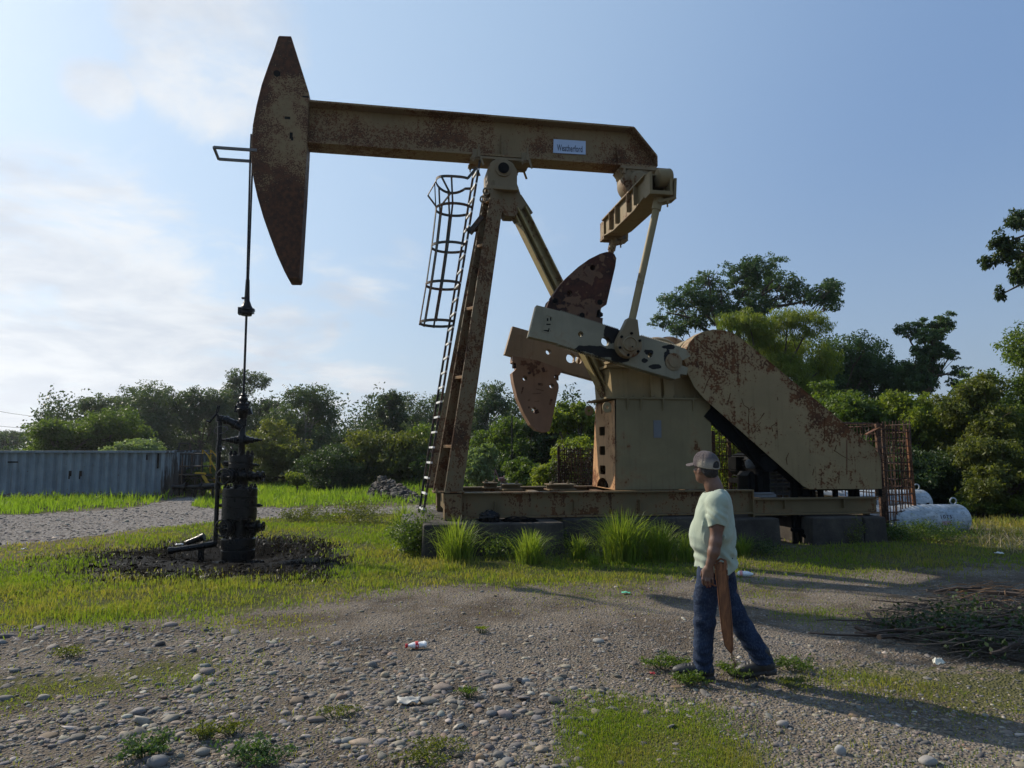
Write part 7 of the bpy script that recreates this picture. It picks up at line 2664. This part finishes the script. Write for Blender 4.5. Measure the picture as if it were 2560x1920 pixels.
            q4[~flip] = q4[~flip][:, ::-1]
            quads.append(q4)
        Q_ = np.concatenate(quads)
        Q_ = Q_[(Q_ >= 0).all(1)]
        for _ in range(smooth_it):
            acc = np.zeros_like(V); cn = np.zeros(len(V))
            for i in range(4):
                a, c_ = Q_[:, i], Q_[:, (i + 1) % 4]
                np.add.at(acc, a, V[c_]); np.add.at(cn, a, 1)
                np.add.at(acc, c_, V[a]); np.add.at(cn, c_, 1)
            V = V * .5 + acc / np.maximum(cn, 1)[:, None] * .5
        at = {k_: fn_(V) for k_, fn_ in (attrs or {}).items()}
        return big_mesh(name, V, Q_, None, mat, parent, True, at)


MX, MY = 1.503, 5.56
mz = gz(MX, MY)
# --- materials
mt, nb, p, o = newmat('skin')
tc = nb.n('ShaderNodeTexCoord').outputs['Object']
nb.link(nb.mix(nb.step(nb.noise(tc, 14, 4, .6), .3, .7), (.12, .060, .037), (.17, .088, .055)), p.inputs['Base Color'])
p.inputs['Roughness'].default_value = .52
p.inputs['Subsurface Weight'].default_value = .06
bump(nb, p, nb.noise(tc, 160, 3, .6), .12, .002)
M['skin'] = mt
mt, nb, p, o = newmat('shirt_cotton')
tc = nb.n('ShaderNodeTexCoord').outputs['Object']
f1 = nb.noise(nb.scalevec(tc, 1, 1, .45), 9, 5, .55, .6); f2 = nb.noise(tc, 240, 2, .5)
nb.link(nb.mix(nb.step(f1, .3, .7), (.315, .365, .28), (.37, .42, .325)), p.inputs['Base Color'])
p.inputs['Roughness'].default_value = .9; p.inputs['Specular IOR Level'].default_value = .15
p.inputs['Sheen Weight'].default_value = .15
bump(nb, p, nb.math('ADD', f1, nb.math('MULTIPLY', f2, .08)), .45, .02)
M['shirt'] = mt
mt, nb, p, o = newmat('denim')
tc = nb.n('ShaderNodeTexCoord').outputs['Object']
f1 = nb.noise(tc, 7, 5, .6); f2 = nb.noise(nb.scalevec(tc, 1, 1, .25), 190, 2, .6); f3 = nb.noise(nb.scalevec(tc, .8, .8, 2.2), 16, 4, .55, .5)
dn = nb.mix(nb.step(f1, .3, .75), (.008, .014, .032), (.020, .034, .070))
dn = nb.mix(nb.math('MULTIPLY', nb.step(f3, .52, .72), .4), dn, (.04, .06, .105))
nb.link(nb.mix(nb.math('MULTIPLY', nb.step(f2, .45, .7), .3), dn, (.10, .14, .2)), p.inputs['Base Color'])
p.inputs['Roughness'].default_value = .9; p.inputs['Specular IOR Level'].default_value = .2
bump(nb, p, nb.math('ADD', f3, nb.math('MULTIPLY', f2, .15)), .5, .02)
M['denim'] = mt
M['boot'] = plain('boot_leather', (.02, .019, .018), .5, 0, .4, 30, .35)
M['hair'] = plain('hair', (.010, .008, .007), .6, 0, .4, 90, .6)
M['leather'] = None
mt, nb, p, o = newmat('sheath_leather')
tc = nb.n('ShaderNodeTexCoord').outputs['Object']
l1 = nb.noise(nb.scalevec(tc, 3, 3, .7), 16, 5, .6); l2 = nb.noise(tc, 60, 3, .6)
lc = nb.mix(nb.step(l1, .3, .72), (.12, .042, .014), (.25, .095, .032))
nb.link(nb.mix(nb.math('MULTIPLY', nb.step(l2, .58, .75), .4), lc, (.07, .025, .01)), p.inputs['Base Color'])
p.inputs['Roughness'].default_value = .55
bump(nb, p, l2, .2, .004)
M['leather'] = mt
mt, nb, p, o = newmat('cap_cloth')
at = nb.n('ShaderNodeAttribute'); at.attribute_name = 'back'
tc = nb.n('ShaderNodeTexCoord').outputs['Object']
f2 = nb.noise(tc, 260, 2, .6)
cc = nb.mix(at.outputs['Fac'], (.085, .07, .075), (.32, .28, .22))
nb.link(nb.mix(nb.math('MULTIPLY', nb.step(f2, .45, .7), .35), cc, (.05, .045, .045)), p.inputs['Base Color'])
p.inputs['Roughness'].default_value = .9; p.inputs['Specular IOR Level'].default_value = .15
bump(nb, p, f2, .3, .004)
M['cap'] = mt

HF = np.array([-.74, .67]); HF /= np.linalg.norm(HF)          # where the face looks (a, d)
HL = np.array([HF[1] * -1, HF[0]])                            # his left
HA = math.atan2(HF[1], HF[0])
hc = np.array([-.036, .0, 1.575])


def hp(f, l, z):                                             # head frame -> (a, d, z)
    return (hc[0] + HF[0] * f + HL[0] * l, hc[1] + HF[1] * f + HL[1] * l, hc[2] + z)


BETA = math.atan2(MX, MY)


def nz(p):                                                   # near parts read off the picture, set back to their true place
    a, d, z = p
    k = 1 + d / 5.55
    return (a * k, d, 1.7 - (1.7 - z) * k)


# --- body: one continuous figure
B = SDF((-.32, -.36, -.02), (.56, .36, 1.74), .0062)
B.ell(hp(-.008, 0, .015), (.094, .074, .098), HA, .02)
B.ell(hp(.030, 0, -.055), (.062, .056, .072), HA, .03)
B.ell(hp(.062, 0, -.098), (.026, .026, .024), HA, .02)        # chin
B.ell(hp(.085, 0, -.022), (.018, .014, .020), HA, .012)       # nose
B.ell(hp(.074, 0, .004), (.016, .010, .028), HA, .012)
B.ell(hp(.068, .03, .022), (.018, .024, .010), HA, .012); B.ell(hp(.068, -.03, .022), (.018, .024, .010), HA, .012)
B.ell(hp(.060, .042, -.028), (.022, .020, .022), HA, .02); B.ell(hp(.060, -.042, -.028), (.022, .020, .022), HA, .02)
B.ell(hp(.076, 0, -.060), (.014, .024, .007), HA, .006); B.ell(hp(.075, 0, -.071), (.013, .022, .007), HA, .006)
for sg_ in (1, -1):
    B.ell(hp(-.006, .072 * sg_, -.022), (.020, .010, .031), HA + .3 * sg_, .006)
    B.ell(hp(.004, .074 * sg_, -.044), (.010, .009, .012), HA, .006)
B.chain([(.05, .0, 1.35), (.022, .0, 1.43), (-.012, .0, 1.52)], [.070, .064, .063], .02)
B.cone((.055, -.02, 1.34), (.06, -.17, 1.325), .05, .05, .02); B.cone((.055, .02, 1.34), (.055, .17, 1.325), .05, .05, .02)
B.stack([(1.34, .045, 0, .06, .13), (1.29, .035, 0, .10, .17), (1.15, .018, 0, .13, .18), (1.0, .015, 0, .145, .175), (.88, .04, 0, .13, .165), (.80, .045, 0, .125, .155)], .03)
# near (left) arm
B.chain([nz(q_) for q_ in [(.048, -.185, 1.325), (.046, -.232, 1.13), (.036, -.255, 1.005)]], [.062, .049, .043], .03)
B.chain([nz(q_) for q_ in [(.036, -.255, 1.005), (.022, -.266, .93), (-.004, -.268, .845)]], [.044, .043, .029], .02)
B.chain([nz((-.004, -.268, .85)), nz((-.014, -.266, .80))], [.027, .027], .015)
# palm and fingers, hanging with the fingers curled in round the strap
B.ell(nz((-.018, -.266, .780)), (.040, .019, .046), 0, .012, .12)
B.ell(nz((-.022, -.264, .755)), (.042, .018, .030), 0, .012)
fing = [((-.054, -.268, .752), (-.060, -.276, .716), (-.058, -.268, .690), (-.052, -.252, .676)),
        ((-.033, -.270, .745), (-.036, -.282, .706), (-.033, -.274, .677), (-.027, -.256, .662)),
        ((-.011, -.268, .746), (-.011, -.280, .708), (-.008, -.272, .681), (-.003, -.254, .667)),
        ((.010, -.264, .754), (.013, -.273, .722), (.015, -.266, .701), (.018, -.250, .689))]
for i, fg in enumerate(fing):
    r_ = [.0102, .0105, .0100, .0088][i]
    B.chain([nz(q_) for q_ in fg], [r_ * 1.08, r_, r_ * .94, r_ * .82], .004)
B.chain([nz(q_) for q_ in [(-.036, -.258, .808), (-.060, -.246, .778), (-.066, -.238, .748), (-.060, -.232, .726)]], [.015, .0125, .0112, .009], .006)
# far arm
B.chain([(.05, .185, 1.325), (.05, .235, 1.13), (.04, .255, 1.0)], [.062, .049, .043], .03)
B.chain([(.04, .255, 1.0), (.01, .262, .92), (-.03, .262, .845)], [.044, .043, .029], .02)
B.ell((-.042, .262, .78), (.038, .019, .05), 0, .015)
for i in range(4):
    a0 = -.068 + i * .019
    B.chain([(a0, .264, .745), (a0 - .004, .272, .705), (a0 + .004, .262, .672)], [.0105, .010, .0085], .004)
B.chain([(-.062, .25, .80), (-.085, .238, .765), (-.083, .23, .735)], [.014, .012, .010], .006)
# legs under the trousers
B.chain([(.005, -.08, .84), (-.036, -.088, .45), (-.052, -.085, .09)], [.085, .062, .042], .02)
B.chain([(.075, .085, .84), (.182, .075, .47), (.395, .05, .14)], [.085, .062, .042], .02)
B.chain([(-.052, -.085, .09), (-.15, -.09, .04)], [.038, .03], .02)
B.chain([(.395, .05, .14), (.31, .04, .05)], [.036, .028], .02)
man = B.mesh('person', M['skin'])
man.location = (MX, MY, mz); man.rotation_euler = (0, .026, -BETA); man.scale = (.985, 1, 1)
tag(man, 'man in a pale green shirt, jeans and a cap, walking and looking at the pumpjack', 'person')
m = MB()
for sg_ in (1, -1):
    m.lathe([(.002, -.011), (.008, -.008), (.0115, 0), (.008, .008), (.002, .011)], hp(.068, .03 * sg_, .004), (HF[0], HF[1], 0), 12)
m.build('eye', plain('eye_white', (.6, .57, .53), .3, 0, .1, 3, 0), man, smooth=60)

# --- hair
Hh = SDF((-.20, -.14, 1.44), (.12, .14, 1.70), .0055)
Hh.ell(hp(-.014, 0, .012), (.098, .080, .102), HA, .01)
Hh.ell(hp(-.042, 0, -.045), (.055, .066, .05), HA, .02)
def haircut(f, X, Y, Z):
    x = (X - hc[0]) * HF[0] + (Y - hc[1]) * HF[1]
    y = (X - hc[0]) * HL[0] + (Y - hc[1]) * HL[1]
    z = Z - hc[2]
    front = x - (.012 + np.clip(z, -.1, .05) * .9)
    return np.maximum(f + .004 * np.sin(X * 400) * np.sin(Y * 380) * np.sin(Z * 420), np.maximum(front, -(z + .078)))
Hh.field(haircut)
Hh.mesh('hair', M['hair'], man)

# --- cap
Cp = SDF((-.30, -.20, 1.50), (.16, .20, 1.74), .005)
Cp.ell(hp(-.010, 0, .020), (.108, .090, .106), HA, .01)
Cp.ell(hp(.03, 0, .05), (.066, .072, .072), HA, .03)
def capcut(f, X, Y, Z):
    x = (X - hc[0]) * HF[0] + (Y - hc[1]) * HF[1]
    y = (X - hc[0]) * HL[0] + (Y - hc[1]) * HL[1]
    z = Z - hc[2]
    ang_ = np.arctan2(y, x)
    seam = .0022 * np.exp(-((np.mod(ang_ + math.pi / 6, math.pi / 3) - math.pi / 6) / .035) ** 2) * (z > .02)
    g = f + seam
    inner = f + .007
    shell = np.maximum(g, -inner)
    low = -(z - (-.002 + x * .12))
    d = np.maximum(shell, low)
    hole = np.sqrt(((y - .0) / 1.0) ** 2 + (z - .012) ** 2) - .036
    hole = np.maximum(hole, x + .05)
    strap = np.maximum(np.maximum(np.abs(z - (.004 + x * .12)) - .009, np.maximum(f - .001, -(f + .006))), x + .05)
    return np.minimum(np.maximum(d, -hole), np.maximum(strap, low))
Cp.field(capcut)
def backness(V):
    x = (V[:, 0] - hc[0]) * HF[0] + (V[:, 1] - hc[1]) * HF[1]
    z = V[:, 2] - hc[2]
    return np.clip((.02 - x) / .03, 0, 1) * np.clip(1.15 - np.maximum(z - .02, 0) / .05, 0.12, 1)
cap = Cp.mesh('cap', M['cap'], man, 1, {'back': backness})
Br = SDF((-.34, -.16, 1.48), (.08, .26, 1.68), .005)
Br.ell(hp(.118, 0, .028), (.075, .078, .075), HA, .01)
def brimcut(f, X, Y, Z):
    x = (X - hc[0]) * HF[0] + (Y - hc[1]) * HF[1]
    y = (X - hc[0]) * HL[0] + (Y - hc[1]) * HL[1]
    z = Z - hc[2]
    surf = z - (.034 - 4.2 * y ** 2 - (x - .09) * .16)
    plan = np.sqrt(((x - .085) / .10) ** 2 + (y / .084) ** 2) - 1
    d = np.maximum(np.abs(surf) - .0045, plan * .085)
    return np.maximum(d, -(x - .055))
Br.field(brimcut)
Br.mesh('brim', M['cap'], cap, 1, {'back': lambda V: np.full(len(V), .08)})

# --- shirt
S = SDF((-.24, -.38, .74), (.30, .38, 1.46), .0062)
S.stack([(1.40, .040, 0, .088, .10), (1.365, .040, 0, .108, .155), (1.335, .036, 0, .122, .185), (1.25, .028, 0, .140, .205), (1.15, .019, 0, .160, .208), (1.05, .012, 0, .171, .205), (.98, .015, 0, .167, .2), (.92, .032, 0, .157, .197), (.87, .042, 0, .158, .198), (.80, .046, 0, .168, .202), (.76, .048, 0, .172, .204)], .03)
for sg_ in (-1, 1):
    S.chain([(.05, .12 * sg_, 1.345), (.052, .185 * sg_, 1.315), (.046, .232 * sg_, 1.22), (.040, .250 * sg_, 1.10)], [.075, .080, .068, .062], .03)
rs_ = np.random.default_rng(3)
def shirtcut(f, X, Y, Z):
    # soft folds: from armpit to belly, gathered at the waist, hanging at the hem
    wv = .006 * np.sin(38 * X + 34 * Z + 3 * np.sin(9 * Z + 3 * Y)) * np.clip((1.30 - Z) / .2, 0, 1) * np.clip((Z - .93) / .15, 0, 1)
    wv += .0055 * np.sin(70 * Z + 14 * X + 6 * np.sin(10 * X + 5 * Y)) * np.exp(-((Z - .915) / .055) ** 2)
    wv += .006 * np.sin(9 * np.arctan2(Y, X - .05) + 12 * Z + 1) * np.clip((.90 - Z) / .08, 0, 1)
    wv += .003 * np.sin(90 * X + 40 * Z + 5 * np.sin(20 * Z)) * (np.abs(Y) > .2) * np.clip((1.33 - Z) / .1, 0, 1)
    wv += .004 * np.sin(16 * Z - 34 * Y + 5 * np.sin(6 * Z)) * np.clip((X - .02) / .1, 0, 1)
    g = f + wv * 1.5
    shell = np.maximum(g, -(g + .014))
    arm = np.abs(Y) - (.222 + .03 * np.clip((1.10 - Z) / .1, -1, 1))
    hem = .828 + .008 * np.sin(14 * Y + 8 * X) - .035 * np.clip((X + .05) / .1, 0, 1) + .05 * np.clip((X - .13) / .08, 0, 1)
    cut_t = hem - Z
    cut_s = (1.150 + .02 * np.sin(30 * X)) - Z
    cut = np.where((np.abs(Y) > .207) & (Z > .97), np.maximum(cut_s, cut_t), cut_t)
    neck = np.sqrt(((X - .012 + (Z - 1.4) * .5) / 1.0) ** 2 + (Y / 1.05) ** 2) - .071
    neck = np.maximum(neck, 1.30 - Z)
    tilt_n = Z - (1.408 + .30 * (X - .04))
    return np.maximum(np.maximum(np.maximum(shell, cut), -neck), tilt_n)
S.field(shirtcut)
S.mesh('shirt', M['shirt'], man, 2)

# --- trousers
Tr = SDF((-.20, -.24, .03), (.54, .24, 1.0), .0062)
Tr.stack([(.97, .03, 0, .142, .178), (.88, .042, 0, .142, .178), (.80, .045, 0, .138, .172), (.76, .045, 0, .125, .165)], .03)
Tr.chain([(.005, -.085, .80), (-.037, -.088, .60), (-.044, -.088, .42), (-.054, -.086, .25), (-.055, -.086, .16), (-.048, -.084, .07)], [.104, .088, .080, .070, .068, .069], .02)
Tr.chain([(.080, .085, .80), (.100, .085, .66), (.135, .082, .555), (.186, .075, .46), (.244, .068, .366), (.305, .06, .275), (.355, .055, .20), (.392, .05, .125)], [.104, .097, .090, .084, .078, .074, .072, .074], .02)
def pants(f, X, Y, Z):
    low = np.clip((.32 - Z) / .2, 0, 1)
    wv = .0065 * np.sin(95 * Z + 25 * X + 5 * np.sin(25 * Y + 12 * X)) * low
    wv += .004 * np.sin(60 * Z + 40 * X * np.sign(Y)) * np.exp(-((Z - .44) / .07) ** 2)
    wv += .004 * np.sin(50 * X + 45 * Z + 9 * Y) * np.exp(-((Z - .74) / .08) ** 2)
    g = f + wv
    front = X < .16
    pl = np.where(front, .058 + .08 * (X + .05) - Z, (.075 + .55 * (X - .30) * .3 + .035) - Z)
    shell = np.maximum(g, -(g + .014))
    return np.maximum(np.maximum(shell, pl), Z - .965)
Tr.field(pants)
Tr.mesh('trousers', M['denim'], man, 1)

# --- boots
def boot(org, pitch, yaw):
    b_ = SDF((-.25, -.09, -.03), (.13, .09, .19), .005)
    b_.ell((-.165, 0, .038), (.068, .047, .040), 0, .02)
    b_.ell((-.10, 0, .050), (.08, .045, .045), 0, .03)
    b_.ell((-.03, 0, .055), (.07, .040, .055), 0, .03)
    b_.ell((.035, 0, .045), (.048, .040, .048), 0, .03)
    b_.cone((.012, 0, .06), (.02, 0, .15), .047, .050, .03)
    def cutb(f, X, Y, Z):
        lace = .0025 * np.sin(240 * X + 60 * Z) * ((X > -.14) & (X < -.02) & (np.abs(Y) < .03))
        up_ = np.maximum(f + lace, .008 - Z)
        w_ = .050 - .018 * np.clip((X + .02) / .1, 0, 1) + .0 * Z - .9 * np.clip(np.abs(X + .10) - .10, 0, 1) ** 2
        sole = np.maximum(np.abs(Y) - (w_ - .002 + .002 * np.sin(300 * X)), np.maximum(Z - .016, -.004 - Z))
        sole = np.maximum(sole, np.maximum(-(X + .235), X - .086))
        sole = np.maximum(sole, np.sqrt(((X + .075) / .162) ** 2 + (Y / .075) ** 2) * .05 - .05)
        heel = np.maximum(np.maximum(np.abs(Y) - .040, np.abs(X - .035) - .045), np.maximum(Z - .012, -.018 - Z))
        ball = np.maximum(np.maximum(np.abs(Y) - .046, np.abs(X + .13) - .085), np.maximum(Z - .012, -.012 - Z))
        ball = np.maximum(ball, np.sqrt(((X + .075) / .158) ** 2 + (Y / .073) ** 2) * .05 - .05)
        return np.minimum(np.minimum(up_, sole), np.minimum(heel, ball))
    b_.field(cutb)
    ob = b_.mesh('boot', M['boot'], man, 1)
    ob.location = org; ob.rotation_euler = (0, pitch, yaw)
    return ob
boot((-.052, -.088, .014), 0, R(4))
boot((.405, .045, .058), R(-14), R(-3))

# --- machete sheath carried in the hand
kk7 = lambda x, y: (lambda p_: (p_[0], p_[2]))(nz(((x - 450) * .001181, -.25, (1511 - y) * .001181)))
sh_o = empty('machete_sheath', (MX, MY, mz), -BETA)
sh_o.scale = (.985, 1, 1); sh_o.rotation_euler = (0, .026, -BETA)
tag(sh_o, 'long brown leather machete sheath carried in the left hand', 'sheath')
ol = [kk7(*q_) for q_ in [(480, 792), (500, 786), (530, 786), (549, 796), (551, 850), (560, 900), (577, 1050), (589, 1200), (592, 1325), (586, 1350), (580, 1356), (560, 1340), (536, 1312), (516, 1210), (500, 1060), (482, 880), (478, 820)]]
m = MB().plate([ol], -.262, -.242)
m.build('sheath_body', M['leather'], sh_o, bev=.006)
m = MB()
ctr_ = (sum(p_[0] for p_ in ol) / len(ol), sum(p_[1] for p_ in ol) / len(ol))
ins_ = [Vector((p_[0] + (ctr_[0] - p_[0]) * .16, -.2635, p_[1] + (ctr_[1] - p_[1]) * .02)) for p_ in ol]
for i in range(len(ins_)):
    m.bar(ins_[i], ins_[(i + 1) % len(ins_)], .004, .004, (0, 1, 0))
m.build('stitched_seam', plain('dark_stitching', (.05, .02, .008), .7), sh_o)
m = MB()
for (a, c) in ((kk7(472, 815), kk7(556, 806)), (kk7(474, 852), kk7(558, 846)), (kk7(478, 884), kk7(562, 880))):
    m.bar((a[0], -.252, a[1]), (c[0], -.252, c[1]), .034, .016, (0, 1, 0))
for p_ in (kk7(512, 826), kk7(542, 818)):
    m.bar((p_[0], -.268, p_[1] - .02), (p_[0], -.268, p_[1] + .05), .010, .02, (1, 0, 0))
m.build('strap', M['leather'], sh_o, bev=.003)
m = MB()
a, c = kk7(478, 800), kk7(548, 776)
m.tube([(a[0], -.25, a[1]), (a[0] - .03, -.245, a[1] - .03), (a[0] - .045, -.248, a[1] - .07), (-.02, -.245, .755), (.0, -.248, .735), (a[0] + .005, -.25, .72)], .006, 6)
m.tube([(a[0], -.25, a[1] + .01), ((a[0] + c[0]) / 2, -.245, c[1] + .012), (c[0], -.25, c[1])], .008, 6)
m.build('hand_loop', M['leather'], sh_o, smooth=40)
m = MB().plate([[kk7(533, 800), kk7(549, 790), kk7(556, 822), kk7(543, 826)]], -.272, -.264)
m.build('buckle', plain('tan_buckle', (.42, .32, .2), .5), sh_o)
m = MB()
s0 = Vector((kk7(580, 1350)[0], -.252, kk7(580, 1350)[1]))
for dx_, e in ((0, (600, 1450)), (.006, (606, 1440)), (-.004, (592, 1420)), (.0, (598, 1455))):
    ex_, ez_ = kk7(*e)
    m.tube([s0 + Vector((dx_, 0, 0)), s0 + Vector((dx_ * 2 + .008, .004, -.05)), Vector((ex_ + .004, -.25, (s0.z + ez_) / 2 - .01)), Vector((ex_, -.25 + dx_, ez_))], .0028, 5)
m.build('cord', plain('leather_cord', (.10, .06, .03), .8), sh_o)

# ================================================================== HAZE
m = MB().box((0, 800, 60), (3600, 1960, 164))
hz = m.build('haze', None)
mt = bpy.data.materials.new('haze_air'); mt.use_nodes = True
t_ = mt.node_tree; t_.nodes.clear()
o = t_.nodes.new('ShaderNodeOutputMaterial'); pv = t_.nodes.new('ShaderNodeVolumePrincipled')
pv.inputs['Color'].default_value = (.86, .91, 1.0, 1); pv.inputs['Density'].default_value = .0003; pv.inputs['Anisotropy'].default_value = .55
t_.links.new(pv.outputs[0], o.inputs['Volume'])
hz.data.materials.append(mt)
tag(hz, kind='stuff')
